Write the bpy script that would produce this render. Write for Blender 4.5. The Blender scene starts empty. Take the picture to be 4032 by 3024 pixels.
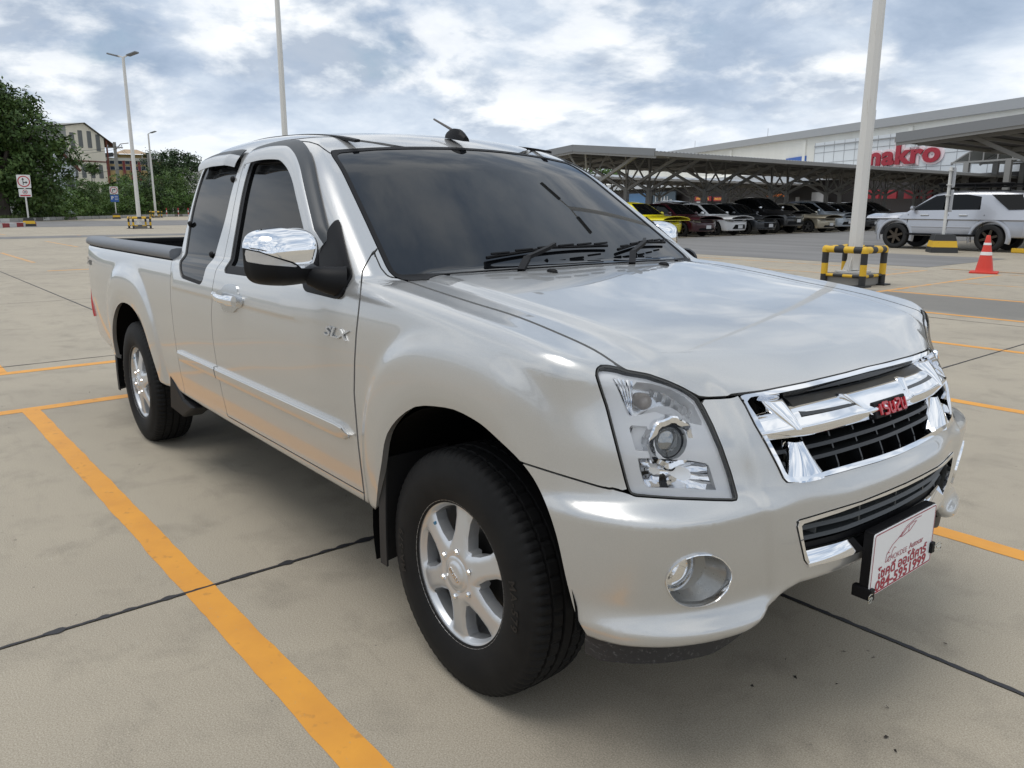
import bpy, bmesh, math, random
import numpy as np
from mathutils import Vector, Matrix
R = math.radians
SC = bpy.context.scene
COL = SC.collection
# ---------------------------------------------------------------- camera
CAM_P = np.array([1.61531894, -1.94629561, 1.30480898])
CAM_YAW, CAM_PITCH, CAM_ROLL, CAM_F = R(140.848651), R(12.7322333), R(0.134941956), 3106.7916
def cam_axes():
    y, p, r = CAM_YAW, CAM_PITCH, CAM_ROLL
    f = np.array([math.cos(p)*math.cos(y), math.cos(p)*math.sin(y), -math.sin(p)])
    rt = np.array([math.sin(y), -math.cos(y), 0.0]); up = np.cross(rt, f)
    r2 = math.cos(r)*rt + math.sin(r)*up; u2 = -math.sin(r)*rt + math.cos(r)*up
    return f, r2, u2
CF, CR, CU = cam_axes()
cam = bpy.data.cameras.new('camera'); cam_o = bpy.data.objects.new('camera', cam); COL.objects.link(cam_o)
cam.sensor_width = 36.0; cam.lens = CAM_F/4032*36.0; cam.clip_end = 5000; cam.clip_start = 0.05
m = Matrix.Identity(4)
for i in range(3):
    m[i][0] = CR[i]; m[i][1] = CU[i]; m[i][2] = -CF[i]; m[i][3] = CAM_P[i]
cam_o.matrix_world = m; SC.camera = cam_o
SC.render.resolution_x, SC.render.resolution_y = 1024, 768
SC.view_settings.view_transform = 'Standard'; SC.view_settings.look = 'None'
SC.view_settings.exposure = 0.30; SC.view_settings.gamma = 1.0
SC.cycles.use_denoising = True
SC.cycles.max_bounces = 8; SC.cycles.transparent_max_bounces = 16
SC.cycles.sample_clamp_indirect = 6.0

# ---------------------------------------------------------------- world (sky with clouds) and sun
SUN_EL, SUN_AZ = R(72), R(250)      # direction the light comes from (azimuth in the xy plane)
wd = bpy.data.worlds.new('World'); SC.world = wd; wd.use_nodes = True
nt = wd.node_tree; nt.nodes.clear()
def wn(t, **k):
    n = nt.nodes.new(t)
    for a, b in k.items(): setattr(n, a, b)
    return n
L = nt.links.new
out = wn('ShaderNodeOutputWorld'); bg = wn('ShaderNodeBackground'); L(bg.outputs[0], out.inputs[0]); bg.inputs[1].default_value = 1.0
sky = wn('ShaderNodeTexSky', sky_type='NISHITA'); sky.sun_disc = False; sky.sun_elevation = SUN_EL
sky.sun_rotation = R(90)-SUN_AZ; sky.air_density = 1.2; sky.dust_density = 1.5; sky.ozone_density = 2.0
skm = wn('ShaderNodeMix', data_type='RGBA', blend_type='MULTIPLY'); skm.inputs[0].default_value = 1
L(sky.outputs[0], skm.inputs[6]); skm.inputs[7].default_value = (0.10, 0.10, 0.10, 1)
tc = wn('ShaderNodeTexCoord'); sep = wn('ShaderNodeSeparateXYZ'); L(tc.outputs['Generated'], sep.inputs[0])
def mth(op, a, b=None, c=None, clamp=False):
    n = wn('ShaderNodeMath', operation=op); n.use_clamp = clamp
    for i, v in enumerate((a, b, c)):
        if v is None: continue
        if isinstance(v, (int, float)): n.inputs[i].default_value = v
        else: L(v, n.inputs[i])
    return n.outputs[0]
zc = mth('MAXIMUM', sep.outputs[2], 0.0)
den = mth('ADD', zc, 0.30)
comb = wn('ShaderNodeCombineXYZ')
L(mth('DIVIDE', sep.outputs[0], den), comb.inputs[0]); L(mth('DIVIDE', sep.outputs[1], den), comb.inputs[1]); L(mth('MULTIPLY', zc, 0.7), comb.inputs[2])
def noise(scale, detail, rough, dist, off, vec):
    mp = wn('ShaderNodeMapping'); mp.inputs['Location'].default_value = off; L(vec, mp.inputs[0])
    n = wn('ShaderNodeTexNoise'); n.inputs['Scale'].default_value = scale; n.inputs['Detail'].default_value = detail
    n.inputs['Roughness'].default_value = rough; n.inputs['Distortion'].default_value = dist; L(mp.outputs[0], n.inputs['Vector'])
    return n.outputs['Fac']
def ramp(fac, pts, interp='EASE'):
    r = wn('ShaderNodeValToRGB'); r.color_ramp.interpolation = interp; L(fac, r.inputs[0])
    e = r.color_ramp.elements
    while len(e) < len(pts): e.new(0.5)
    for q, (p, c) in zip(e, pts): q.position = p; q.color = (c, c, c, 1) if isinstance(c, (int, float)) else (*c, 1)
    return r.outputs[0]
n2 = noise(1.0, 9, 0.56, 0.2, (9.3, 4.2, 2.0), comb.outputs[0])     # broad light and dark of the upper deck
n4 = noise(3.2, 10, 0.60, 0.3, (2.2, 5.9, 1.0), comb.outputs[0])      # its wisps
n1 = noise(1.9, 12, 0.56, 0.15, (3.1, 1.7, 0.4), comb.outputs[0])    # white puffs below it
n1b = noise(1.9, 12, 0.56, 0.15, (3.16, 1.62, 0.33), comb.outputs[0])
deck = mth('ADD', mth('MULTIPLY', n2, 0.65), mth('MULTIPLY', n4, 0.35))
dk = ramp(deck, [(0.36, (0.26, 0.34, 0.46)), (0.45, (0.38, 0.46, 0.58)), (0.53, (0.57, 0.64, 0.73)), (0.64, (0.82, 0.85, 0.89))], 'LINEAR')
mask = ramp(n2, [(0.30, 0.0), (0.40, 1.0)])
fin = wn('ShaderNodeMix', data_type='RGBA'); L(mask, fin.inputs[0]); L(skm.outputs[2], fin.inputs[6]); L(dk, fin.inputs[7])
puff = ramp(n1, [(0.44, 0.0), (0.52, 0.70), (0.62, 1.0)], 'LINEAR')
lit = mth('ADD', mth('MULTIPLY', mth('SUBTRACT', n1, n1b), 4.0), mth('MULTIPLY', n4, 0.9))
pc_ = ramp(lit, [(0.20, (0.42, 0.48, 0.57)), (0.42, (0.63, 0.68, 0.74)), (0.66, (0.85, 0.87, 0.89))], 'LINEAR')
fin2 = wn('ShaderNodeMix', data_type='RGBA'); L(puff, fin2.inputs[0]); L(fin.outputs[2], fin2.inputs[6]); L(pc_, fin2.inputs[7])
hz = ramp(zc, [(0.0, 1.0), (0.16, 0.0)])
hzm = wn('ShaderNodeMix', data_type='RGBA'); L(mth('MULTIPLY', hz, 0.35), hzm.inputs[0]); L(fin2.outputs[2], hzm.inputs[6]); hzm.inputs[7].default_value = (0.62, 0.71, 0.83, 1)
L(hzm.outputs[2], bg.inputs[0])

sun = bpy.data.lights.new('sun', 'SUN'); sun.energy = 1.25; sun.angle = R(36); sun.color = (1.0, 0.965, 0.915)
sun_o = bpy.data.objects.new('sun', sun); COL.objects.link(sun_o)
sd = Vector((math.cos(SUN_EL)*math.cos(SUN_AZ), math.cos(SUN_EL)*math.sin(SUN_AZ), math.sin(SUN_EL)))
sun_o.rotation_euler = sd.to_track_quat('Z', 'Y').to_euler(); sun_o.location = sd*50

# ---------------------------------------------------------------- materials
MATS = {}
def mat(name, color=(0.5, 0.5, 0.5), rough=0.5, metal=0.0, spec=0.5, coat=0.0, coat_rough=0.03, ior=1.5, emit=None, alpha=None, trans=0.0):
    if name in MATS: return MATS[name]
    m = bpy.data.materials.new(name); m.use_nodes = True; b = m.node_tree.nodes['Principled BSDF']
    b.inputs['Base Color'].default_value = (*color, 1); b.inputs['Roughness'].default_value = rough
    b.inputs['Metallic'].default_value = metal; b.inputs['IOR'].default_value = ior
    b.inputs['Specular IOR Level'].default_value = spec
    b.inputs['Coat Weight'].default_value = coat; b.inputs['Coat Roughness'].default_value = coat_rough
    b.inputs['Transmission Weight'].default_value = trans
    if emit: b.inputs['Emission Color'].default_value = (*emit[0], 1); b.inputs['Emission Strength'].default_value = emit[1]
    MATS[name] = m
    return m
class NT:
    """small node helper for a material"""
    def __init__(s, m): s.t = m.node_tree; s.b = s.t.nodes['Principled BSDF']
    def n(s, t, **k):
        x = s.t.nodes.new(t)
        for a, b in k.items(): setattr(x, a, b)
        return x
    def l(s, a, b): s.t.links.new(a, b)
    def coord(s, kind='Object', scale=(1, 1, 1), loc=(0, 0, 0)):
        c = s.n('ShaderNodeTexCoord'); mp = s.n('ShaderNodeMapping'); mp.inputs['Scale'].default_value = scale; mp.inputs['Location'].default_value = loc
        s.l(c.outputs[kind], mp.inputs[0]); return mp.outputs[0]
    def world(s, scale=(1, 1, 1), loc=(0, 0, 0)):
        c = s.n('ShaderNodeNewGeometry'); mp = s.n('ShaderNodeMapping'); mp.inputs['Scale'].default_value = scale; mp.inputs['Location'].default_value = loc
        s.l(c.outputs['Position'], mp.inputs[0]); return mp.outputs[0]
    def noise(s, v, scale, detail=4, rough=0.5, dist=0.0):
        x = s.n('ShaderNodeTexNoise'); x.inputs['Scale'].default_value = scale; x.inputs['Detail'].default_value = detail
        x.inputs['Roughness'].default_value = rough; x.inputs['Distortion'].default_value = dist; s.l(v, x.inputs['Vector']); return x.outputs['Fac']
    def ramp(s, f, pts, interp='LINEAR'):
        r = s.n('ShaderNodeValToRGB'); r.color_ramp.interpolation = interp; s.l(f, r.inputs[0]); e = r.color_ramp.elements
        while len(e) < len(pts): e.new(0.5)
        for q, (p, c) in zip(e, pts): q.position = p; q.color = (c, c, c, 1) if isinstance(c, (int, float)) else (*c, 1)
        return r.outputs[0]
    def mix(s, fac, a, b, mode='MIX'):
        x = s.n('ShaderNodeMix', data_type='RGBA', blend_type=mode)
        for i, v in ((0, fac), (6, a), (7, b)):
            if isinstance(v, (int, float)): x.inputs[i].default_value = v
            elif isinstance(v, tuple): x.inputs[i].default_value = (*v, 1)
            else: s.l(v, x.inputs[i])
        return x.outputs[2]
    def math(s, op, a, b):
        x = s.n('ShaderNodeMath', operation=op)
        for i, v in enumerate((a, b)):
            if isinstance(v, (int, float)): x.inputs[i].default_value = v
            else: s.l(v, x.inputs[i])
        return x.outputs[0]
    def bump(s, h, strength=0.3, dist=0.01):
        x = s.n('ShaderNodeBump'); x.inputs['Strength'].default_value = strength; x.inputs['Distance'].default_value = dist
        s.l(h, x.inputs['Height']); s.l(x.outputs[0], s.b.inputs['Normal'])
    def color(s, c): s.l(c, s.b.inputs['Base Color'])
    def rough(s, c): s.l(c, s.b.inputs['Roughness'])

# ---------------------------------------------------------------- object helpers
def link(o, parent=None):
    COL.objects.link(o)
    if parent is not None: o.parent = parent
    return o
def tag(o, label=None, cat=None, group=None, kind=None):
    if label: o['label'] = label
    if cat: o['category'] = cat
    if group: o['group'] = group
    if kind: o['kind'] = kind
    return o
def empty(name, loc=(0, 0, 0), rz=0.0, parent=None):
    o = bpy.data.objects.new(name, None); o.location = loc; o.rotation_euler = (0, 0, rz); o.empty_display_size = 0.2
    return link(o, parent)
def mesh_obj(name, verts, faces, m, parent=None, smooth=False, normals=None):
    me = bpy.data.meshes.new(name); me.from_pydata([tuple(map(float, v)) for v in verts], [], [tuple(map(int, f)) for f in faces]); me.update()
    if smooth: me.polygons.foreach_set('use_smooth', [True]*len(me.polygons))
    if normals is not None: me.normals_split_custom_set_from_vertices([tuple(map(float, n)) for n in normals])
    if m is not None: me.materials.append(m)
    return link(bpy.data.objects.new(name, me), parent)
class MB:
    """collects simple shapes into one mesh"""
    def __init__(s): s.v = []; s.f = []
    def add(s, verts, faces):
        k = len(s.v); s.v += [tuple(v) for v in verts]; s.f += [tuple(i+k for i in f) for f in faces]; return s
    def box(s, c, size, rz=0.0, M=None):
        x, y, z = size[0]/2, size[1]/2, size[2]/2
        vs = [Vector((a*x, b*y, d*z)) for d in (-1, 1) for b in (-1, 1) for a in (-1, 1)]
        rot = M if M is not None else Matrix.Rotation(rz, 3, 'Z')
        vs = [rot @ v + Vector(c) for v in vs]
        return s.add(vs, [(0, 2, 3, 1), (4, 5, 7, 6), (0, 1, 5, 4), (2, 6, 7, 3), (0, 4, 6, 2), (1, 3, 7, 5)])
    def tube(s, pts, r, n=10, cap=True):
        pts = [Vector(p) for p in pts]; rs = r if isinstance(r, (list, tuple)) else [r]*len(pts)
        rings = []; prev = None
        for i, p in enumerate(pts):
            d = (pts[min(i+1, len(pts)-1)] - pts[max(i-1, 0)]).normalized()
            if prev is None:
                a = d.cross(Vector((0, 0, 1)))
                if a.length < 1e-3: a = d.cross(Vector((1, 0, 0)))
                a.normalize()
            else: a = (prev - d*prev.dot(d)).normalized()
            prev = a; b = d.cross(a)
            rings.append([p + (a*math.cos(2*math.pi*k/n) + b*math.sin(2*math.pi*k/n))*rs[i] for k in range(n)])
        vs = [v for q in rings for v in q]; fs = []
        for i in range(len(pts)-1):
            for k in range(n): fs.append((i*n+k, i*n+(k+1) % n, (i+1)*n+(k+1) % n, (i+1)*n+k))
        if cap: fs += [tuple(range(n-1, -1, -1)), tuple(range((len(pts)-1)*n, len(pts)*n))]
        return s.add(vs, fs)
    def bar(s, a, b, w, h=None, up=(0, 0, 1)):
        a, b = Vector(a), Vector(b); d = (b-a); ln = d.length; d.normalize(); h = h or w
        x = d.cross(Vector(up))
        if x.length < 1e-3: x = d.cross(Vector((1, 0, 0)))
        x.normalize(); y = x.cross(d)
        M = Matrix((x, d, y)).transposed()
        return s.box((a+b)/2, (w, ln, h), M=M)
    def prism(s, poly, n, o, u, v, t):
        """extrude the 2-D polygon (in axes u, v at o) along n by t"""
        o, u, v, n = Vector(o), Vector(u), Vector(v), Vector(n); k = len(poly)
        a = [o + u*p[0] + v*p[1] for p in poly]; b = [q + n*t for q in a]
        return s.add(a+b, [tuple(range(k-1, -1, -1)), tuple(range(k, 2*k))] + [(i, (i+1) % k, k+(i+1) % k, k+i) for i in range(k)])
    def lathe(s, prof, n=32, M=None, close=False):
        """prof: (r, h) pairs revolved about z"""
        vs = []; fs = []; k = len(prof)
        for i in range(n):
            a = 2*math.pi*i/n
            for (r, h) in prof:
                p = Vector((r*math.cos(a), r*math.sin(a), h)); vs.append(M @ p if M is not None else p)
        for i in range(n):
            j = (i+1) % n
            for q in range(k-1 if not close else k): fs.append((i*k+q, j*k+q, j*k+(q+1) % k, i*k+(q+1) % k))
        return s.add(vs, fs)
    def build(s, name, m, parent=None, smooth=False, bevel=0.0, angle=35):
        o = mesh_obj(name, s.v, s.f, m, parent)
        if smooth:
            me = o.data; me.polygons.foreach_set('use_smooth', [True]*len(me.polygons))
            if angle < 180: me.set_sharp_from_angle(angle=R(angle))
        if bevel > 0:
            bv = o.modifiers.new('bevel', 'BEVEL'); bv.width = bevel; bv.segments = 2; bv.limit_method = 'ANGLE'; bv.angle_limit = R(40)
        return o
def copy_tree(o, parent=None):
    c = o.copy(); COL.objects.link(c); c.parent = parent
    for ch in list(o.children): copy_tree(ch, c)
    return c
def text_mesh(body, size, font=None, extrude=0.0, offset=0.0, spacing=1.0, shear=0.0):
    cu = bpy.data.curves.new('text', 'FONT'); cu.body = body; cu.size = size; cu.extrude = extrude; cu.offset = offset; cu.resolution_u = 4
    cu.align_x = 'CENTER'; cu.align_y = 'CENTER'; cu.space_character = spacing; cu.shear = shear
    o = bpy.data.objects.new('text', cu); COL.objects.link(o)
    dg = bpy.context.evaluated_depsgraph_get(); me = bpy.data.meshes.new_from_object(o.evaluated_get(dg))
    vs = [v.co.copy() for v in me.vertices]; fs = [tuple(p.vertices) for p in me.polygons]
    bpy.data.objects.remove(o); bpy.data.curves.remove(cu); bpy.data.meshes.remove(me)
    return vs, fs
# ---------------------------------------------------------------- surface tools
def pchip(xk, yk, x):
    """monotone cubic along axis 0 of yk"""
    xk = np.asarray(xk, float); yk = np.asarray(yk, float); h = np.diff(xk); sh = (-1,)+(1,)*(yk.ndim-1)
    hh = h.reshape(sh); d = np.diff(yk, axis=0)/hh
    m = np.zeros_like(yk)
    if len(xk) > 2:
        w1 = 2*hh[1:]+hh[:-1]; w2 = hh[1:]+2*hh[:-1]
        with np.errstate(all='ignore'):
            hm = (w1+w2)/(w1/d[:-1]+w2/d[1:])
        m[1:-1] = np.where(d[:-1]*d[1:] > 0, hm, 0)
    m[0] = d[0]; m[-1] = d[-1]
    x = np.asarray(x, float); i = np.clip(np.searchsorted(xk, x)-1, 0, len(xk)-2)
    sx = (-1,)+(1,)*(yk.ndim-1)
    t = ((x-xk[i])/h[i]).reshape(sx); H = h[i].reshape(sx)
    t3 = np.clip(t, 0, 1); r = ((1+2*t3)*(1-t3)**2*yk[i] + t3*(1-t3)**2*H*m[i] + t3**2*(3-2*t3)*yk[i+1] + t3**2*(t3-1)*H*m[i+1])
    r = r + np.where(t < 0, t*H*m[i], 0) + np.where(t > 1, (t-1)*H*m[i+1], 0)
    return r
def gauss1(a, sig, axis):
    if sig <= 0: return a
    k = int(3*sig)+1; w = np.exp(-0.5*(np.arange(-k, k+1)/sig)**2); w /= w.sum()
    a = np.moveaxis(a, axis, 0); n = a.shape[0]
    top = 2*a[0]-a[1:k+1][::-1]; bot = 2*a[-1]-a[-k-1:-1][::-1]
    p = np.concatenate([top, a, bot]); o = sum(w[j]*p[j:j+n] for j in range(2*k+1))
    return np.moveaxis(o, 0, axis)
class Tab:
    """smooth 2-D height table sampled densely"""
    def __init__(s, ak, bk, tab, a0, a1, b0, b1, step=0.005, siga=0.01, sigb=0.01, extra=None):
        s.a0, s.b0, s.st = a0, b0, step
        A = np.arange(a0, a1+step/2, step); B = np.arange(b0, b1+step/2, step)
        t = pchip(ak, np.asarray(tab, float), A); t = pchip(bk, t.T, B).T
        if extra is not None: t = t + extra(A[:, None], B[None, :])
        s.t = gauss1(gauss1(t, siga/step, 0), sigb/step, 1)
    def __call__(s, a, b):
        u = np.clip((a-s.a0)/s.st, 0, s.t.shape[0]-1.001); v = np.clip((b-s.b0)/s.st, 0, s.t.shape[1]-1.001)
        i = u.astype(int); j = v.astype(int); fu = u-i; fv = v-j; t = s.t
        return (t[i, j]*(1-fu)*(1-fv) + t[i+1, j]*fu*(1-fv) + t[i, j+1]*(1-fu)*fv + t[i+1, j+1]*fu*fv)
def sstep(a, b, x):
    t = np.clip((x-a)/(b-a), 0, 1); return t*t*(3-2*t)
def rint(a, b, r):
    return np.minimum(-r, np.maximum(a, b)) + np.hypot(np.maximum(r+a, 0), np.maximum(r+b, 0))
def runi(a, b, r):
    return np.maximum(r, np.minimum(a, b)) - np.hypot(np.maximum(r-a, 0), np.maximum(r-b, 0))
def surf(sdf, lo, hi, h):
    """surface nets of sdf, vertices pulled onto the surface; returns V, N, T"""
    ax = [np.arange(lo[i], hi[i]+h, h) for i in range(3)]
    X, Y, Z = np.meshgrid(*ax, indexing='ij'); D = sdf(X, Y, Z); ins = D < 0
    n = [len(a) for a in ax]
    c = np.zeros([k-1 for k in n], int)
    for dx in (0, 1):
        for dy in (0, 1):
            for dz in (0, 1): c += ins[dx:n[0]-1+dx, dy:n[1]-1+dy, dz:n[2]-1+dz]
    act = (c > 0) & (c < 8); idx = -np.ones(act.shape, int); P = np.argwhere(act); idx[act] = np.arange(len(P))
    acc = np.zeros((len(P), 3)); cnt = np.zeros(len(P))
    cor = [(a, b, d) for a in (0, 1) for b in (0, 1) for d in (0, 1)]
    for i in range(8):
        for j in range(i+1, 8):
            if sum(abs(cor[i][k]-cor[j][k]) for k in range(3)) != 1: continue
            a = D[P[:, 0]+cor[i][0], P[:, 1]+cor[i][1], P[:, 2]+cor[i][2]]; b = D[P[:, 0]+cor[j][0], P[:, 1]+cor[j][1], P[:, 2]+cor[j][2]]
            ok = (a < 0) != (b < 0); t = np.where(ok, a/np.where(ok, a-b, 1), 0)
            q = np.array(cor[i])[None] + t[:, None]*(np.array(cor[j])-np.array(cor[i]))[None]
            acc += np.where(ok[:, None], q, 0); cnt += ok
    V = (P + acc/cnt[:, None])*h + np.array(lo)[None]
    F = []
    for k in range(3):
        u, v = (k+1) % 3, (k+2) % 3
        sl0 = [slice(None)]*3; sl1 = [slice(None)]*3; sl0[k] = slice(0, n[k]-1); sl1[k] = slice(1, n[k])
        e0 = ins[tuple(sl0)]; ch = e0 != ins[tuple(sl1)]
        E = np.argwhere(ch); E = E[(E[:, u] > 0) & (E[:, v] > 0) & (E[:, u] < n[u]-1) & (E[:, v] < n[v]-1)]
        def cell(du, dv):
            q = E.copy(); q[:, u] -= du; q[:, v] -= dv; return idx[q[:, 0], q[:, 1], q[:, 2]]
        quad = np.stack([cell(1, 1), cell(0, 1), cell(0, 0), cell(1, 0)], 1)
        fl = ~e0[E[:, 0], E[:, 1], E[:, 2]]; quad[fl] = quad[fl][:, ::-1]; F.append(quad)
    F = np.concatenate(F); F = F[(F >= 0).all(1)]
    for _ in range(4):
        g, d = grad(sdf, V); V = V - np.clip(d/np.maximum((g*g).sum(1), 0.2), -h, h)[:, None]*g
    g, d = grad(sdf, V); N = g/np.linalg.norm(g, axis=1, keepdims=True)
    # split each quad along its flatter diagonal
    a = (N[F[:, 0]]*N[F[:, 2]]).sum(1); b = (N[F[:, 1]]*N[F[:, 3]]).sum(1); s = a >= b
    T = np.concatenate([F[s][:, [0, 1, 2]], F[s][:, [0, 2, 3]], F[~s][:, [0, 1, 3]], F[~s][:, [1, 2, 3]]])
    return V, N, T
def grad(sdf, V, e=0.004):
    d = sdf(V[:, 0], V[:, 1], V[:, 2]); g = np.empty_like(V)
    for k in range(3):
        A = V.copy(); A[:, k] += e; B = V.copy(); B[:, k] -= e
        g[:, k] = (sdf(A[:, 0], A[:, 1], A[:, 2])-sdf(B[:, 0], B[:, 1], B[:, 2]))/(2*e)
    return g, d
def clip(S, s):
    """keep the part of the triangle mesh S=(V,N,T) where s >= 0"""
    V, N, T = S; s = np.where(np.abs(s) < 1e-7, 1e-7, s); ins = s >= 0; c = ins[T].sum(1)
    keep = T[c == 3]; nv = []; new = []
    def rot(Q, m):
        k = np.argmax(m, 1); r = np.arange(len(Q)); return np.stack([Q[r, k], Q[r, (k+1) % 3], Q[r, (k+2) % 3]], 1)
    T1 = T[c == 1]; T1 = rot(T1, ins[T1]) if len(T1) else T1.reshape(0, 3)
    T2 = T[c == 2]; T2 = rot(T2, ~ins[T2]) if len(T2) else T2.reshape(0, 3)
    ed = np.concatenate([T1[:, [0, 1]], T1[:, [0, 2]], T2[:, [0, 1]], T2[:, [0, 2]]])
    key = np.sort(ed, 1); uq, inv = np.unique(key, axis=0, return_inverse=True); inv = inv.ravel()
    if len(uq):
        t = (s[uq[:, 0]]/(s[uq[:, 0]]-s[uq[:, 1]]))[:, None]
        V2 = V[uq[:, 0]]*(1-t)+V[uq[:, 1]]*t; N2 = N[uq[:, 0]]*(1-t)+N[uq[:, 1]]*t; N2 /= np.linalg.norm(N2, axis=1, keepdims=True)
        base = len(V); V = np.concatenate([V, V2]); N = np.concatenate([N, N2]); inv = inv+base
        a, b = len(T1), len(T2)
        e1, e2, e3, e4 = inv[:a], inv[a:2*a], inv[2*a:2*a+b], inv[2*a+b:]
        keep = np.concatenate([keep, np.stack([T1[:, 0], e1, e2], 1), np.stack([e3, T2[:, 1], T2[:, 2]], 1), np.stack([e3, T2[:, 2], e4], 1)])
    us, iv = np.unique(keep, return_inverse=True)
    return V[us], N[us], iv.reshape(-1, 3)
def poly_sd(P, poly):
    """signed distance in 2-D to a closed polygon, positive inside"""
    poly = np.asarray(poly, float); A = poly; B = np.roll(poly, -1, 0); d2 = np.full(len(P), 1e18); odd = np.zeros(len(P), bool)
    for a, b in zip(A, B):
        e = b-a; w = P-a; t = np.clip((w@e)/max(e@e, 1e-18), 0, 1); q = w-t[:, None]*e; d2 = np.minimum(d2, (q*q).sum(1))
        c = (a[1] > P[:, 1]) != (b[1] > P[:, 1])
        with np.errstate(all='ignore'): xi = a[0]+(P[:, 1]-a[1])*e[0]/e[1]
        odd ^= c & (P[:, 0] < xi)
    d = np.sqrt(d2); return np.where(odd, d, -d)
def round_poly(poly, r, n=5):
    """round the corners of a polygon (2-D) with radius-like length r"""
    poly = [np.asarray(p, float) for p in poly]; o = []
    for i, p in enumerate(poly):
        a = poly[i-1]-p; b = poly[(i+1) % len(poly)]-p; la, lb = np.linalg.norm(a), np.linalg.norm(b); k = min(r, la*0.45, lb*0.45)
        s, e = p+a/la*k, p+b/lb*k
        for t in np.linspace(0, 1, n): o.append((1-t)**2*s+2*t*(1-t)*p+t*t*e)
    return np.array(o)
def project(V):
    d = V-CAM_P; z = d@CF
    return np.stack([2016+CAM_F*(d@CR)/z, 1512-CAM_F*(d@CU)/z], 1), z
def img_sd(V, poly):
    """signed distance in metres to an outline measured in the photograph (4032 x 3024 pixels)"""
    q, z = project(V); return poly_sd(q, poly)*z/CAM_F
def mirror(S):
    V, N, T = S; return V*[1, -1, 1], N*[1, -1, 1], T[:, ::-1]
def both(S):
    V, N, T = S; N = N.copy(); c = np.abs(V[:, 1]) < 1e-5; N[c, 1] = 0
    V2, N2, T2 = mirror((V, N, T)); return np.concatenate([V, V2]), np.concatenate([N, N2]), np.concatenate([T, T2+len(V)])
def edges_once(T):
    e = np.concatenate([T[:, [0, 1]], T[:, [1, 2]], T[:, [2, 0]]]); k = np.sort(e, 1)
    uq, ix, ct = np.unique(k, axis=0, return_index=True, return_counts=True); return e[ix[ct == 1]]
def largest(S):
    """the biggest connected piece of a surface"""
    V, N, T = S; lab = np.arange(len(V))
    while True:
        m_ = lab[T].min(1); old = lab.copy(); np.minimum.at(lab, T[:, 0], m_); np.minimum.at(lab, T[:, 1], m_); np.minimum.at(lab, T[:, 2], m_); lab = lab[lab]
        if (lab == old).all(): break
    u_, c_ = np.unique(lab[T[:, 0]], return_counts=True); T = T[lab[T[:, 0]] == u_[c_.argmax()]]; us_, iv = np.unique(T, return_inverse=True); return V[us_], N[us_], iv.reshape(-1, 3)
def offset(S, d):
    V, N, T = S; return V+N*d, N, T
def panel(name, S, m, parent, skirt=0.012, skirt_dir=None, lip=0.0015):
    """mesh object from a clipped surface with its edges turned inwards"""
    V, N, T = S
    if len(T) == 0: print('EMPTY panel', name); return None
    E = edges_once(T); c = (np.abs(V[E]) [:, :, 1] < 1e-4).all(1); E = E[~c]
    VV = [V]; NN = [N]; TT = [T]; k = len(V)
    if skirt > 0 and len(E):
        a, b = E[:, 0], E[:, 1]
        dv = -N if skirt_dir is None else np.tile(np.asarray(skirt_dir, float), (len(V), 1))
        q = np.stack([V[a], V[b], V[b]+dv[b]*skirt, V[a]+dv[a]*skirt], 1).reshape(-1, 3)
        fn = np.cross(V[b]-V[a], dv[a]); fn = -fn/np.maximum(np.linalg.norm(fn, axis=1, keepdims=True), 1e-9)
        tw = np.cross(V[b]-V[a], (V[b]+dv[b]*skirt)-V[a])
        tri = np.arange(len(E)*4).reshape(-1, 4)+k
        TT += [tri[:, [1, 0, 3]], tri[:, [1, 3, 2]]]
        g = np.cross(q.reshape(-1, 4, 3)[:, 0]-q.reshape(-1, 4, 3)[:, 1], q.reshape(-1, 4, 3)[:, 3]-q.reshape(-1, 4, 3)[:, 1]); g /= np.maximum(np.linalg.norm(g, axis=1, keepdims=True), 1e-9)
        VV.append(q); NN.append(np.repeat(g, 4, 0))
    V = np.concatenate(VV); N = np.concatenate(NN); T = np.concatenate(TT)
    me = bpy.data.meshes.new(name); me.vertices.add(len(V)); me.vertices.foreach_set('co', V.astype(np.float32).ravel())
    me.loops.add(len(T)*3); me.loops.foreach_set('vertex_index', T.astype(np.int32).ravel())
    me.polygons.add(len(T)); me.polygons.foreach_set('loop_start', np.arange(0, len(T)*3, 3, dtype=np.int32))
    me.update(calc_edges=True); me.validate()
    me.polygons.foreach_set('use_smooth', np.ones(len(me.polygons), bool))
    if len(me.vertices) == len(N): me.normals_split_custom_set_from_vertices(N.tolist())
    me.materials.append(m)
    return link(bpy.data.objects.new(name, me), parent)
# ================================================================= the pickup truck
# x forward from the front axle, y to its left, z up; the right flank (y < 0) is the one in view
YK = [0, .2, .4, .5, .6, .7, .78, .84, .90]
ZK = [.30, .34, .375, .40, .425, .45, .50, .58, .655, .695, .80, .89, .98, 1.10, 1.2]
NT_ = [[.66, .65, .63, .61, .58, .53, .46, .37, .24],
       [.68, .675, .655, .64, .62, .575, .505, .415, .28],
       [.735, .73, .712, .712, .69, .645, .572, .475, .33],
       [.752, .747, .728, .722, .70, .652, .577, .48, .335],
       [.752, .747, .722, .702, .676, .630, .560, .467, .32],
       [.755, .748, .712, .692, .666, .620, .552, .462, .32],
       [.765, .757, .717, .699, .673, .629, .561, .470, .33],
       [.775, .766, .724, .707, .683, .641, .574, .480, .335],
       [.772, .762, .722, .708, .687, .647, .580, .484, .34],
       [.750, .740, .708, .678, .632, .577, .513, .43, .29],
       [.715, .706, .675, .645, .602, .553, .497, .415, .28],
       [.666, .656, .620, .588, .551, .512, .470, .40, .27],
       [.600, .590, .550, .530, .510, .490, .458, .39, .26],
       [.50, .49, .45, .44, .43, .42, .40, .34, .22], [.42, .41, .37, .36, .35, .34, .32, .26, .14]]
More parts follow.
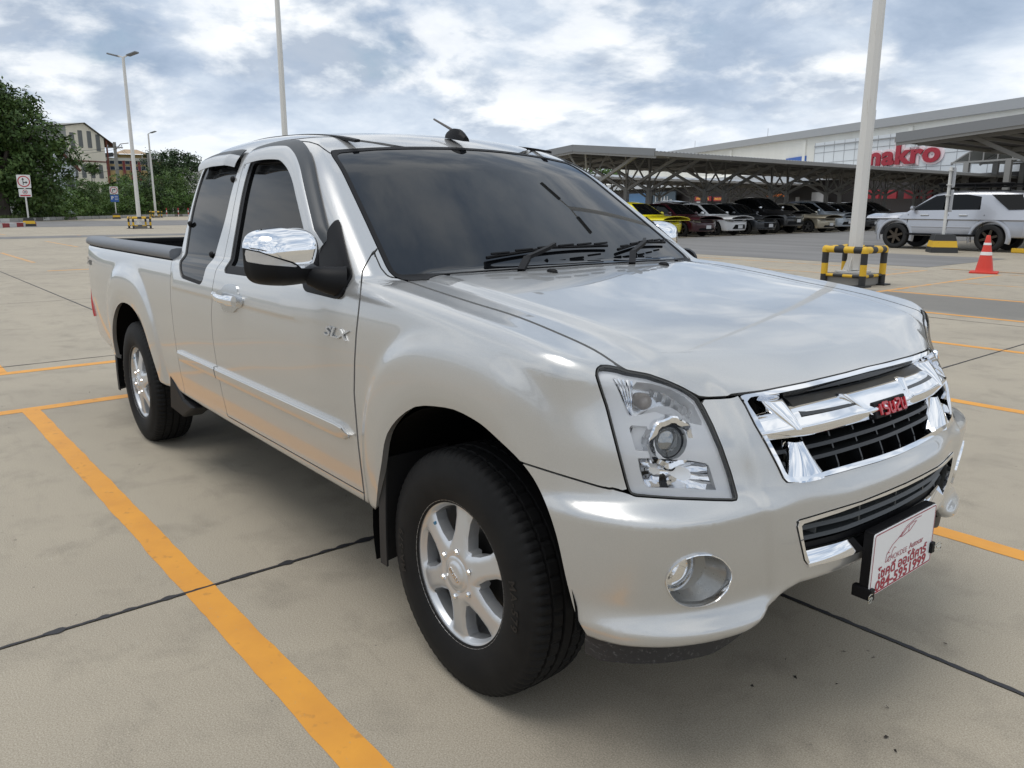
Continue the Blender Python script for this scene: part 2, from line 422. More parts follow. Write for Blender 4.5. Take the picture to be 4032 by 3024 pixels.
def n_extra(Z, Y):
    # the middle of the nose stands a little proud of the corners
    yc = np.interp(Z, [.40, .50, .60, .70, .90], [.44, .462, .485, .50, .515])
    return 0.012*(1-sstep(yc-.012, yc+.012, Y))*sstep(.40, .44, Z)*(1-sstep(.90, .96, Z))
NT_ = [[r_[1], r_[0]]+r_[1:] for r_ in [[q[0]]+[q[1]]+q[2:] for q in NT_]] if False else [[q[1]]+q for q in NT_]
YK = [-.2]+YK
NOSE = Tab(ZK, YK, NT_, .28, 1.25, -.12, 1.0, .004, .0055, .007, n_extra)
HX = [-4.6, -2.6, -1.0, -.6, -.4, -.2, 0, .2, .35, .45, .52, .58, .63, .68, .74, .82]
HC = [1.062, 1.062, 1.10, 1.112, 1.105, 1.088, 1.067, 1.045, 1.022, .999, .976, .951, .926, .895, .84, .75]
HY = [0, .25, .45, .55, .585, .63, .68, .74, .80, .86, .95]
HO = [0, -.002, -.006, -.010, -.012, -.024, -.024, -.024, -.022, -.03, -.05]
def h_tab():
    t = np.array(HC)[:, None]+np.array(HO)[None, :]*np.interp(HX, [-2, -1], [0, 1])[:, None]
    return t
HOOD = Tab(HX, HY, h_tab(), -4.6, .9, 0, 1.0, .005, .028, .009)
WZ_Z = [.25, .34, .39, .415, .44, .47, .55, .65, .75, .85, .95, 1.03, 1.08, 1.15, 1.3]
WZ_W = [.74, .785, .822, .832, .832, .836, .845, .852, .856, .857, .852, .841, .829, .805, .74]
_wz = np.arange(.2, 1.8, .004); _ww = gauss1(pchip(WZ_Z, np.array(WZ_W), _wz), 3, 0)
def sup(x, z, cx, cz, a, b, n=2.5): return ((np.abs((x-cx)/a))**n+(np.maximum(z-cz, 0)/b)**n)**(1/n)
_be = [0, .60, .68, .74, .80, .90, .955, 1.02, 1.06, 3]
_bb = [.004, .006, .012, .019, .021, .018, .0145, .001, 0, 0]
def width(x, z):
    w = np.interp(z, _wz, _ww)
    w = w - .045*np.clip((-3.55-x)/.75, 0, 1)**2
    for cx, a, b in ((.045, .50, .60), (-3.05, .545, .585)):
        e = sup(x, z, cx, .385, a, b)
        bb = np.interp(e, np.linspace(0, 1.2, 241), _bsm)
        w = w + bb*sstep(.30, .45, z)
    return w
_bsm = gauss1(np.interp(np.linspace(0, 1.2, 241), _be, _bb), 3.0, 0)
WC_Z = [.9, 1.02, 1.08, 1.2, 1.35, 1.45, 1.52, 1.6, 1.7]
WC_W = [.85, .825, .806, .768, .716, .672, .630, .565, .47]
_cw = gauss1(pchip(WC_Z, np.array(WC_W), _wz), 5, 0)
RX = [-2.6, -2.35, -2.15, -1.9, -1.6, -1.3, -1.1, -.95, -.8]
RC = [1.55, 1.592, 1.612, 1.622, 1.616, 1.594, 1.566, 1.535, 1.49]
_rx = np.arange(-2.7, -.4, .005); _rz = gauss1(pchip(RX, np.array(RC), _rx), 8, 0)
def ws_x(y, z):
    ye = .706-.321*(z-1.093)
    return -.486-1.445*(z-1.093)+.085*(1-(y/ye)**2)-.10*(z-1.093)*(z-1.504)
def cab_sdf(x, y, z):
    y = np.abs(y)
    side = (y-np.interp(z, _wz, _cw))*.93
    ws = (x-ws_x(y, z))/1.76
    roof = z-(np.interp(x, _rx, _rz)-.075*(y/.6)**2*.55)
    rear = (-2.275-.06*(z-1.1)-x)
    d = rint(side, ws, .045); d = rint(d, roof, .085); d = rint(d, rear, .07)
    return np.maximum(d, .95-z)
def low_sdf(x, y, z):
    y = np.abs(y)
    side = y-width(x, z)
    top = z-HOOD(x, y)
    e = .004
    n0 = NOSE(z, y); ny = (NOSE(z, y+e)-n0)/e; nz = (NOSE(z+e, y)-n0)/e
    front = (x-n0)/np.sqrt(1+np.clip(ny, -1.6, 1.6)**2+np.clip(nz, -1.5, 1.5)**2)
    rear = -4.27+.22*np.clip((y-.45)/.4, 0, 2)**3+.35*np.clip(.62-z, 0, 1)-x
    zb = np.interp(x, [-4.4, -3.5, -2.5, -2.0, -.3, .3, .5, .8], [.52, .40, .40, .385, .378, .34, .345, .35])
    zb = np.where(x > .45, np.maximum(zb, np.interp(y, [0, .36, .42, .46, .50, .54, .60], [.447, .443, .430, .405, .380, .364, .355])), zb)
    bot = zb-z
    r1 = np.interp(x, [-2.6, -2.2, -.5, .2], [.02, .02, .045, .042])
    d = rint(side, top, r1)
    d = rint(d, front, .035); d = rint(d, rear, .03); d = rint(d, bot, .022)
    return d
def truck_sdf(x, y, z): return runi(low_sdf(x, y, z), cab_sdf(x, y, z), np.interp(x, [-1.0, -.62], [.03, .012]))
MASTER = surf(truck_sdf, (-4.45, -.93, .26), (.9, .04, 1.7), .0125)
def _fix(S):
    V, N, T = S; fn = np.cross(V[T[:, 1]]-V[T[:, 0]], V[T[:, 2]]-V[T[:, 0]]); s = (fn*N[T[:, 0]]).sum(1)
    print('winding ok fraction', (s > 0).mean(), 'tris', len(T)); return (V, N, T if (s > 0).mean() > .5 else T[:, ::-1])
MASTER = _fix(MASTER)
MASTER = clip(MASTER, -MASTER[0][:, 1])          # the right half; the left is its mirror
def zpx(reg, s, pts): return [(reg[0]+a/s, reg[1]+b/s) for a, b in pts]
P2 = lambda *p: zpx((300, 450), 1.22889, p)
P1 = lambda *p: zpx((2200, 1200), 1.20742, p)
P5 = lambda *p: zpx((1300, 1450), 1.22889, p)
P7 = lambda *p: zpx((1400, 1000), 2.01091, p)
P8 = lambda *p: zpx((1800, 950), 2.01091, p)
P9 = lambda *p: zpx((780, 480), 2.30417, p)
PH = lambda *p: zpx((2300, 1400), 2.765, p)
PG = lambda *p: zpx((2880, 1350), 2.45778, p)
PL = lambda *p: zpx((3100, 1750), 2.5523, p)
PF = lambda *p: zpx((2250, 1950), 2.212, p)
PW = lambda *p: zpx((1300, 480), 1.84333, p)
def xz(S, poly): return poly_sd(S[0][:, [0, 2]], poly)

# ---- paint and trim
def paint(name, col, flake=.5):
    m = mat(name, col, .28, .62, .5, 1.0, .012, 1.52); n = NT(m)
    v = n.coord('Object'); fl = n.noise(v, 900, 2, .6)
    n.color(n.mix(n.ramp(fl, [(.35, 0.0), (.65, 1.0)]), tuple(c*(1-.14*flake) for c in col), tuple(min(1, c*(1+.12*flake)) for c in col)))
    return m
M_PAINT = paint('silver_paint', (.54, .538, .526))
M_VISOR = mat('visor_silver_plastic', (.46, .47, .48), .35, .25, .5, .5, .06)
M_GREYP = mat('dark_grey_plastic', (.045, .05, .055), .42, spec=.35)
M_BLACK = mat('black_plastic', (.008, .008, .009), .5, spec=.16)
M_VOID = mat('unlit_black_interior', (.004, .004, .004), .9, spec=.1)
M_RUB = mat('black_rubber', (.014, .014, .015), .6)
M_CHROME = mat('chrome', (.86, .87, .89), .035, 1.0)
M_DCHROME = mat('satin_chrome', (.55, .56, .57), .22, 1.0)
M_GLASS = mat('tinted_glass', (.004, .0045, .0055), .015, 0, .5, 0, 0, 1.54); M_GLASS.node_tree.nodes['Principled BSDF'].inputs['Specular Tint'].default_value = (.88, .94, 1, 1)
M_GLASS_S = mat('side_tinted_glass', (.004, .0045, .005), .012, 0, .28, 0, 0, 1.45)
truck = empty('pickup_truck', (0, 0, 0))
tag(truck, 'silver two door extended cab pickup truck with chrome grille and red and white dealer board', 'pickup truck')

def resample(path, n):
    P = np.array(path, float)
    s = np.concatenate([[0], np.cumsum(np.linalg.norm(np.diff(P, axis=0), axis=1))]); q = np.linspace(0, s[-1], n)
    return np.stack([pchip(s, P[:, k], q) for k in range(P.shape[1])], 1)
GAP = .0022
# ---- outlines measured in the photograph
SEAM = [tuple(q) for q in resample(P7((340, 190), (600, 280), (940, 390), (1250, 485), (1600, 625), (1900, 765), (2090, 890)), 24)]
HOODREAR = P7((2212, 72), (1700, 106), (1200, 137), (900, 155), (370, 192))
HLTOP = PH((455, 160), (700, 205), (900, 275), (1060, 345), (1150, 395), (1250, 447), (1340, 458), (1500, 452), (1650, 440))
HOODLIP = PG((0, 500), (300, 465), (700, 385), (1100, 290), (1500, 180), (1870, 60))
HOOD_P = SEAM + HLTOP + HOODLIP + [(3640, 1180), (3200, 1020)] + P8((1880, 150), (1300, 178), (900, 208), (500, 233), (0, 268)) + P7((900, 157))
HL_P = PH((460, 163), (390, 136), (250, 108), (170, 110), (135, 150), (130, 220), (180, 380), (240, 560), (310, 830), (380, 1100), (450, 1370), (490, 1500), (560, 1530), (1000, 1560), (1400, 1575), (1650, 1580), (1668, 1540), (1600, 1290), (1500, 1000), (1400, 760), (1310, 580), (1240, 460), (1150, 395), (1060, 345), (900, 275), (700, 205))
def yz_px(*q):
    return [tuple(v) for v in project(np.array([(float(NOSE(np.array(z), np.array(abs(y)))), y, z) for y, z in q]))[0]]
GR_P = PG((58, 508), (120, 600), (220, 800), (320, 970), (440, 1200), (505, 1340), (540, 1360), (740, 1338)) + yz_px((-.27, .7005), (-.1, .698), (0, .6975), (.1, .698), (.27, .7005)) + PG((1995, 835), (2030, 780), (1960, 400), (1880, 62), (1500, 185), (1100, 297), (700, 392), (300, 472))
IN_P = PL((80, 790), (110, 755), (250, 715)) + yz_px((-.30, .626), (-.2, .629), (-.1, .631), (0, .6315), (.1, .631), (.2, .629)) + PL((1610, 105), (1670, 100), (1640, 430), (1600, 510), (1480, 640)) + yz_px((.2, .4885), (0, .487), (-.2, .4885)) + PL((270, 1222), (205, 1215), (165, 1170))
FOG_P = round_poly(PF((815, 700), (870, 620), (960, 550), (1080, 508), (1200, 503), (1310, 545), (1385, 630), (1400, 720), (1360, 820), (1270, 910), (1150, 965), (1020, 972), (920, 940), (850, 870), (812, 780)), 15, 4)
ARCH_F = P5((200, 900), (232, 560)) + [tuple(q) for q in resample(P5((248, 460), (265, 345), (330, 240), (440, 180), (560, 190), (700, 250), (830, 360), (930, 460), (1000, 560), (1090, 790), (1150, 1050), (1200, 1220), (1250, 1300)), 40)] + P5((1290, 1420), (900, 1700), (500, 1650))
_UNUSED = P5((200, 900), (232, 560), (248, 460), (265, 345), (330, 240), (440, 180), (560, 190), (700, 250), (830, 360), (930, 460), (1000, 560), (1090, 790), (1150, 1050), (1200, 1220), (1250, 1300), (1290, 1420), (900, 1700), (500, 1650))
BSEAM = P5((800, 400), (930, 458), (1100, 512), (1300, 572), (1440, 603)) + PH((250, 1425), (430, 1478), (480, 1495))
DOORCUT_F = P2((1470, 640), (1435, 668), (1400, 730), (1385, 760), (1372, 900), (1355, 1060), (1347, 1200), (1345, 1350), (1355, 1480), (1365, 1600)) + P5((165, 610), (172, 720))
arch_r = [(-3.05+.455*math.copysign(abs(math.cos(t))**.9, math.cos(t)), .345+.437*max(math.sin(t), -.6)) for t in np.linspace(-.9, math.pi+.9, 48)]
# fender = everything in front of the door cut, outside the hood seam, above the bumper seam
FENDER_P = DOORCUT_F[::-1] + PW((320, 948)) + P7((165, 30), (200, 110), (250, 172), (300, 190)) + SEAM + PH((450, 160)) + HL_P[1:12] + BSEAM[::-1] + P5((700, 900), (400, 900))
BUMP_P = BSEAM + HL_P[11:22] + PH((1250, 470), (1340, 470), (1500, 464), (1650, 452)) + PG((0, 515), (60, 505), (300, 472), (700, 392), (1100, 297), (1500, 185), (1880, 62), (2400, 60), (2400, 1700)) + [(4000, 2300), (3700, 2700), (2300, 2900), (1900, 2800), (1950, 2000)]

def front_only(S, x0=-.62): return clip(S, S[0][:, 0]-x0)
FR = front_only(MASTER)
s_ = clip(FR, img_sd(FR[0], HOOD_P)-GAP); s_ = clip(s_, s_[0][:, 2]-.80)
panel('hood', both(s_), M_PAINT, truck, .018)
fe = clip(FR, img_sd(FR[0], FENDER_P)-GAP)
fe = clip(fe, -img_sd(fe[0], ARCH_F)); fe = clip(fe, fe[0][:, 2]-.36)
panel('front_fender', fe, M_PAINT, truck, .022); panel('front_fender', mirror(fe), M_PAINT, truck, .022)
bu = clip(FR, img_sd(FR[0], BUMP_P)-GAP); bu = clip(bu, bu[0][:, 0]-.24)
bu = clip(bu, -img_sd(bu[0], ARCH_F)); bu = clip(bu, -img_sd(bu[0], GR_P)); bu = clip(bu, -img_sd(bu[0], IN_P)); bu = clip(bu, -img_sd(bu[0], FOG_P))
panel('front_bumper', both(bu), M_PAINT, truck, .02)

# ---- flank panels, cut in the side view
DOOR_F = [(-.36, 1.19), (-.405, 1.122), (-.43, 1.037), (-.468, .911), (-.482, .83), (-.488, .75), (-.484, .67), (-.475, .59), (-.452, .437), (-.45, .425)]
DOOR_R = [(-1.68, .425), (-1.69, .52), (-1.70, .64), (-1.71, .76), (-1.705, .85), (-1.68, .95), (-1.655, 1.05), (-1.665, 1.2), (-1.70, 1.36), (-1.735, 1.47), (-1.72, 1.545)]
DOOR_T = [(-1.55, 1.56), (-1.25, 1.56), (-1.13, 1.535), (-1.0, 1.50), (-.70, 1.28), (-.50, 1.14), (-.30, 1.19)]
DOOR_P = [(-.30, 1.0), (-.30, .425)] + DOOR_R + DOOR_T
WIN_D = round_poly([(-1.575, 1.040), (-1.615, 1.25), (-1.68, 1.505), (-1.26, 1.500), (-1.09, 1.435), (-.94, 1.325), (-.735, 1.15), (-.60, 1.055)], .035)
WIN_Q = round_poly([(-2.225, 1.50), (-2.20, 1.25), (-2.15, 1.06), (-2.10, .985), (-1.81, .972), (-1.775, 1.05), (-1.745, 1.25), (-1.785, 1.505)], .05, 6)
BEDGAP = -2.255
MID = clip(clip(MASTER, -.36-MASTER[0][:, 0]), MASTER[0][:, 0]-(-2.7) if False else np.ones(1)) if False else clip(MASTER, -.30-MASTER[0][:, 0])
CABP = clip(MID, MID[0][:, 0]-(BEDGAP+GAP))
side = CABP[1][:, 1] < -.15
# windscreen outline in the front view, as (y, z) on the glass
WS_P = round_poly([(-.70, 1.092), (-.583, 1.490), (-.3, 1.522), (0, 1.532), (.3, 1.522), (.583, 1.490), (.70, 1.092), (0, 1.10)], .03)
def ws_region(S):
    V, N, T = S; a = poly_sd(V[:, [1, 2]], WS_P); return np.minimum(a, (.03-np.abs(V[:, 0]-ws_x(V[:, 1], V[:, 2])))*2)
def cowl_region(S):
    V, N, T = S; return np.minimum(np.minimum(.655-np.abs(V[:, 1]), 1.125-V[:, 2]), np.minimum(np.minimum(V[:, 0]+.62, -.2-V[:, 0]), -img_sd(V, HOOD_P)-.004))
do = clip(CABP, np.where(CABP[1][:, 1] < -.05, xz(CABP, DOOR_P)-GAP, -1)); do = clip(do, np.where(do[0][:, 0] > -.8, -img_sd(do[0], FENDER_P)-GAP, 1)); do_full = do
do = clip(do, -xz(do, WIN_D)); do = clip(do, do[0][:, 2]-.428); do = clip(do, -ws_region(do)-.012)
for s in (do, mirror(do)): panel('door', s, M_PAINT, truck, .02)
ca = clip(CABP, np.where(CABP[1][:, 1] < -.05, -xz(CABP, DOOR_P)-GAP, 1))
ca = clip(ca, np.where(ca[1][:, 1] < -.05, -xz(ca, WIN_Q), 1))
ca = clip(ca, -ws_region(ca))
ca = clip(ca, np.where((ca[0][:, 2] < 1.3) & (ca[0][:, 0] > -.9), -img_sd(ca[0], FENDER_P)-GAP, 1))
ca = clip(ca, np.where((ca[0][:, 2] < 1.3) & (ca[0][:, 0] > -.7), -img_sd(ca[0], HOOD_P)-GAP, 1))
# a slit on the far side of the front door cut belongs to the fender
ca = clip(ca, np.where(ca[0][:, 2] < 1.09, -.46-ca[0][:, 0], 1))
ca = clip(ca, -cowl_region(ca)); cw = clip(FR, cowl_region(FR)); cw = clip(cw, -ws_region(cw)-.012)
panel('cab_shell', both(ca), M_PAINT, truck, .02)
cw = largest(cw)
for cq in (cw, mirror(cw)): panel('cowl', offset(cq, -.004), M_BLACK, truck, .0)
gl = clip(MASTER, ws_region(MASTER)+.010)
panel('windscreen_seal', both(offset(clip(gl, -(ws_region(gl)-.004)), .002)), M_BLACK, truck, .01)
panel('windscreen', both(clip(gl, ws_region(gl)-.004)), M_GLASS, truck, .006)
for S in (1, -1):
    fm = (lambda s: s) if S > 0 else mirror
    w = clip(do_full, xz(do_full, WIN_D)+.004)
    dw = panel('door_window', fm(offset(clip(w, xz(w, WIN_D)-.03), -.012)), M_GLASS_S, truck, .004)
    panel('window_frame', fm(offset(clip(w, .032-xz(w, WIN_D)), -.004)), M_BLACK, dw, .008)
    w = clip(CABP, np.where(CABP[1][:, 1] < -.05, xz(CABP, WIN_Q)+.002, -1))
    qw = panel('quarter_window', fm(offset(clip(w, xz(w, WIN_Q)-.014), -.006)), M_GLASS_S, truck, .004)
    panel('window_seal', fm(offset(clip(w, .015-xz(w, WIN_Q)), -.005)), M_BLACK, qw, .008)
bd = clip(MASTER, BEDGAP-GAP-MASTER[0][:, 0]); bd_all = bd
bd = clip(bd, -xz(bd, arch_r)); bd = clip(bd, .6-bd[1][:, 2]); bd = clip(bd, bd[0][:, 0]+4.262)
bd = clip(bd, -.15-bd[1][:, 1])
for s in (bd, mirror(bd)): panel('bed_side', s, M_PAINT, truck, .022)
# inner shell: keeps the gaps dark
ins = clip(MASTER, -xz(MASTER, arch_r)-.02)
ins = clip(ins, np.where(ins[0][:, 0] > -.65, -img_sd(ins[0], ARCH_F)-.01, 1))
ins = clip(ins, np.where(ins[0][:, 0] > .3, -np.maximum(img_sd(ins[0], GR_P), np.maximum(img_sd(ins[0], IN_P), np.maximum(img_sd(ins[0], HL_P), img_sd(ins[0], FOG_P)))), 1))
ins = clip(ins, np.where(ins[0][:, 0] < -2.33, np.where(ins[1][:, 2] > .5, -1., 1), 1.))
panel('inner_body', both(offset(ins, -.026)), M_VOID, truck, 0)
# ---------------------------------------------------------------- truck parts
def raycast(px, sdf=None):
    """photo pixels -> points on the truck's surface, with normals"""
    sdf = sdf or truck_sdf
    px = np.asarray(px, float); D = CF[None]+(px[:, 0:1]-2016)/CAM_F*CR[None]-(px[:, 1:2]-1512)/CAM_F*CU[None]
    D /= np.linalg.norm(D, axis=1, keepdims=True); t = np.full(len(px), .6)
    for _ in range(160):
        Q = CAM_P[None]+D*t[:, None]; t = t+np.clip(sdf(Q[:, 0], Q[:, 1], Q[:, 2])*.7, -.05, .2)
        t = np.minimum(t, 8)
    Q = CAM_P[None]+D*t[:, None]; g, _ = grad(sdf, Q); return Q, g/np.linalg.norm(g, axis=1, keepdims=True)
def sweep(mb, prof_fn, ts, closed=True, cap=True):
    """prof_fn(t) -> list of 3-D points; loft them"""
    rings = [prof_fn(t) for t in ts]; k = len(rings[0]); vs = [p for r in rings for p in r]; fs = []
    for i in range(len(ts)-1):
        for j in range(k if closed else k-1): fs.append((i*k+j, i*k+(j+1) % k, (i+1)*k+(j+1) % k, (i+1)*k+j))
    if cap and closed: fs += [tuple(range(k-1, -1, -1)), tuple(range((len(ts)-1)*k, len(ts)*k))]
    mb.add(vs, fs); return mb
def mir(v): return [(p[0], -p[1], p[2]) for p in v]
def mbm(mb):
    o = MB(); o.v = mir(mb.v); o.f = [tuple(reversed(f)) for f in mb.f]; return o
def pair(mb, name, m, parent, **k):
    a = mb.build(name, m, parent, **k); b = mbm(mb).build(name, m, parent, **k); return a, b

# ---- bed: rail caps, liner, tailgate
M_RAIL = mat('faded_rail_plastic', (.15, .163, .185), .5)
def rail_prof(x):
    w = float(width(np.array(x), np.array(1.055))); e = max(0, (-4.12-x)/.08); s = 1-.5*e*e
    return [(x, -(w-.006), 1.056), (x, -(w+.004), 1.066), (x, -(w+.003), 1.056+.036*s), (x, -(w-.006), 1.056+.047*s), (x, -(w-.03), 1.056+.052*s), (x, -(w-.095), 1.056+.050*s), (x, -(w-.105), 1.056+.03*s), (x, -(w-.10), 1.03)]
pair(sweep(MB(), rail_prof, list(np.linspace(-2.272, -4.1, 24))+[-4.14, -4.165, -4.18]), 'bed_rail', M_RAIL, truck, smooth=True, angle=50)
lin = MB()
xs = []; x = -2.33
while x > -4.15: xs += [x, x-.07, x-.085, x-.15]; x -= .165
def wall(sy):
    vs = []; fs = []
    for i, x in enumerate(xs):
        d = .0 if i % 4 in (0, 1) else .028
        for z in (.62, 1.03): vs.append((x, sy*(.735-d), z))
    for i in range(len(xs)-1): fs.append((2*i, 2*i+1, 2*i+3, 2*i+2))
    lin.add(vs, fs)
wall(1); wall(-1)
lin.box((-3.24, 0, .61), (1.86, 1.5, .02)); lin.box((-2.305, 0, .83), (.02, 1.5, .44)); lin.box((-4.19, 0, .83), (.02, 1.5, .44))
lin.build('bed_liner', M_BLACK, truck)
tg = MB(); tg.box((-4.235, 0, .83), (.06, 1.44, .43)); tgo = tg.build('tailgate', M_PAINT, truck, bevel=.012)
tg = MB(); tg.box((-4.225, 0, 1.066), (.085, 1.40, .038)); tg.build('tailgate_cap', M_BLACK, tgo, bevel=.01)
rb = MB(); rb.box((-4.33, 0, .50), (.13, 1.5, .12)); rb.build('rear_bumper', M_GREYP, truck, bevel=.02)
M_RED = mat('red_lamp_plastic', (.45, .02, .015), .12, 0, .5, .6)
def tl_reg(S): return poly_sd(S[0][:, [0, 2]], [(-4.4, .60), (-4.03, .60), (-4.09, .75), (-4.13, .93), (-4.4, .95)])
tl = clip(bd_all, tl_reg(bd_all)); tl = clip(tl, -.56-tl[0][:, 1])
for s in (tl, mirror(tl)): panel('tail_light', offset(s, .010), M_RED, truck, .02)

# ---- windows: sun visors over the glass
def cab_y(z): return np.interp(z, _wz, _cw)
VIS_D = [(-1.685, 1.478), (-1.60, 1.492), (-1.45, 1.500), (-1.30, 1.494), (-1.20, 1.468), (-1.10, 1.42), (-1.00, 1.345), (-.90, 1.262), (-.79, 1.165)]
VIS_Q = [(-2.235, 1.462), (-2.15, 1.480), (-2.0, 1.492), (-1.85, 1.492), (-1.80, 1.488)]
def visor(path, w_in, w_out, n):
    P = resample(path, n); d = np.gradient(P, axis=0); d /= np.linalg.norm(d, axis=1, keepdims=True); nr = np.stack([-d[:, 1], d[:, 0]], 1)
    if nr[n//2, 1] < 0: nr = -nr
    def sec(i, prof, sc=1.0):
        o = []
        for a, h in prof:
            q = P[i]+nr[i]*a; y = cab_y(q[1]); o.append((q[0], -(y+h*sc), q[1]+h*sc*.25))
        return o
    pale = [(-w_in, .034), (-w_in*.5, .040), (0, .040), (w_out*.35, .035), (w_out*.4, .031), (0, .035), (-w_in*.5, .035), (-w_in+.001, .030)]
    dark = [(w_out*.33, .034), (w_out*.6, .028), (w_out*.85, .018), (w_out, .006), (w_out*.98, .002), (w_out*.5, .020), (w_out*.3, .029)]
    en = lambda i: min(1, .35+.65*min(i, n-1-i)/2.0)
    return (sweep(MB(), lambda i: sec(i, pale, en(i)), range(n)), sweep(MB(), lambda i: sec(i, dark, en(i)), range(n)), P)
for path, wi, wo, n in ((VIS_D, .032, .05, 34), (VIS_Q, .030, .045, 16)):
    a, b, P = visor(path, wi, wo, n)
    for mm in ((lambda q: q), mbm):
        v = mm(b).build('window_visor', M_GREYP, truck, smooth=True, angle=60)
        mm(a).build('visor_panel', M_VISOR, v, smooth=True, angle=60)

# ---- door mouldings
def mould(x0, x1, tip):
    def prof(x):
        e = 1.0
        z0, z1 = .584, .640
        if tip: k = np.clip((x1-x)/.06, 0, 1); z1 = .612+.028*k**.5; z0 = .612-.028*k**.3 if k < 1 else .584
        P = []
        for z, h in ((z0, -.002), (z0+.004, .010), (z0+.02 if z1-z0 > .03 else (z0+z1)/2, .013), (z1-.012 if z1-z0 > .03 else z1, .0145), (z1-.009, .011), (z1-.006, .013), (z1-.001, .011), (z1, -.002)):
            w = float(width(np.array(x), np.array(z))); P.append((x, -(w+h), z))
        return P
    return sweep(MB(), prof, np.linspace(x0, x1, 26))
pair(mould(-2.205, -1.712, False), 'side_moulding', M_PAINT, truck, smooth=True, angle=40)
pair(mould(-1.700, -.512, True), 'side_moulding', M_PAINT, truck, smooth=True, angle=40)

# ---- sill under the doors
def sill(x):
    pts = []
    for z, h in ((.432, -.012), (.428, .000), (.418, .006), (.402, .004), (.385, -.010), (.372, -.04), (.40, -.10)):
        w = float(width(np.array(x), np.array(max(z, .41)))); pts.append((x, -(w+h), z))
    return pts
# ---- wheels
M_TYRE = mat('tyre_rubber', (.009, .009, .009), .7, spec=.22); _n = NT(M_TYRE); _v = _n.coord('Object')
_n.color(_n.mix(_n.ramp(_n.noise(_v, 9, 5, .6), [(.3, 0.), (.7, 1.)]), (.006, .006, .0065), (.012, .0118, .0115)))
M_ALLOY = mat('silver_alloy', (.60, .61, .62), .36, .7, .5, .3, .12)
TR, TW = .341, .108
def make_wheel():
    NSEG = 240; prof = [(.196, -.092), (.212, -.101), (.235, -.108), (.265, -.110), (.286, -.1065), (.288, -.1055), (.300, -.103), (.302, -.1015), (.316, -.098), (.327, -.092), (.3355, -.082), (.3385, -.070),
        (.3395, -.058), (.333, -.057), (.333, -.050), (.340, -.049), (.341, -.022), (.333, -.021), (.333, -.014), (.3412, -.013), (.3412, .013), (.333, .014), (.333, .021), (.341, .022), (.340, .049), (.333, .050), (.333, .057), (.3395, .058), (.3385, .070), (.3355, .082), (.327, .092), (.316, .098), (.288, .1055), (.265, .110), (.235, .108), (.212, .101), (.196, .092)]
    vs = []; fs = []; k = len(prof)
    lug = {8: .002, 9: .0045, 10: .006, 11: .006, 12: .004, 27: .004, 28: .006, 29: .006, 30: .0045}
    blk = {15: .0045, 16: .0045, 23: .0045, 24: .0045}
    for i in range(NSEG):
        a = 2*math.pi*i/NSEG
        for j, (r, h) in enumerate(prof):
            if j in lug and i % 3 == 0: r -= lug[j]
            if j in blk and (i+1) % 5 == 0: r -= blk[j]
            z = r*math.sin(a)
            vs.append((r*math.cos(a), h, max(z, -.3345)))
    for i in range(NSEG):
        j = (i+1) % NSEG
        for q in range(k-1): fs.append((i*k+q, i*k+q+1, j*k+q+1, j*k+q))
    tyre = MB(); tyre.v = vs; tyre.f = fs
    # alloy face: polar sheet with six windows cut through
    nr, na = 34, 240; rr = np.concatenate([np.linspace(.045, .19, nr-4), [.195, .2005, .2045, .2075]]); aa = np.linspace(0, 2*math.pi, na, endpoint=False)
    RR, AA = np.meshgrid(rr, aa, indexing='ij')
    ph = (AA+math.pi/6) % (math.pi/3)-math.pi/6          # angle from the nearest spoke's middle
    spoke_w = np.interp(RR, [.05, .085, .12, .16, .19], [.055, .038, .030, .031, .041])
    dep = np.interp(RR, [.045, .065, .10, .15, .186, .192, .199, .2045, .2075], [.014, .016, .011, .005, .000, .002, .007, .008, .004])
    lat = RR*np.abs(np.sin(ph))
    dep = dep-.012*np.clip((lat-spoke_w*.45)/(spoke_w*.75), 0, 1)**2*np.clip((RR-.06)/.03, 0, 1)*(RR < .19)
    for q in range(6):      # lug pockets
        an = q*math.pi/3+math.pi/6*0
        d2 = (RR*np.cos(AA)-.057*0-.0)**2
    V = np.stack([RR*np.cos(AA), -.083-dep, RR*np.sin(AA)], -1).reshape(-1, 3)
    I = np.arange(nr*na).reshape(nr, na); J = np.roll(I, -1, 1)
    T = np.concatenate([np.stack([I[:-1], J[:-1], J[1:]], -1).reshape(-1, 3), np.stack([I[:-1], J[1:], I[1:]], -1).reshape(-1, 3)])
    fn = np.cross(V[T[:, 1]]-V[T[:, 0]], V[T[:, 2]]-V[T[:, 0]]); fl = fn[:, 1] > 0; T[fl] = T[fl][:, ::-1]
    N = np.zeros_like(V); fn = np.cross(V[T[:, 1]]-V[T[:, 0]], V[T[:, 2]]-V[T[:, 0]])
    for c in range(3): np.add.at(N, T[:, c], fn)
    N /= np.maximum(np.linalg.norm(N, axis=1, keepdims=True), 1e-12)
    wn_ = np.minimum(np.minimum((lat-spoke_w).ravel(), (RR.ravel()-.090)), .184-RR.ravel())
    S = clip((V, N, T), -wn_)
    return tyre, S
_tyre, _face = make_wheel()
def lathe_y(prof, n=48):
    mb = MB(); k = len(prof)
    for i in range(n):
        a = 2*math.pi*i/n
        for r, h in prof: mb.v.append((r*math.cos(a), h, r*math.sin(a)))
    for i in range(n):
        j = (i+1) % n
        for q in range(k-1): mb.f.append((i*k+q, i*k+q+1, j*k+q+1, j*k+q))
    return mb
M_BRAKE = mat('brake_metal', (.05, .048, .045), .5, .6)
M_BLUE = mat('blue_valve_cap', (.05, .18, .3), .4)
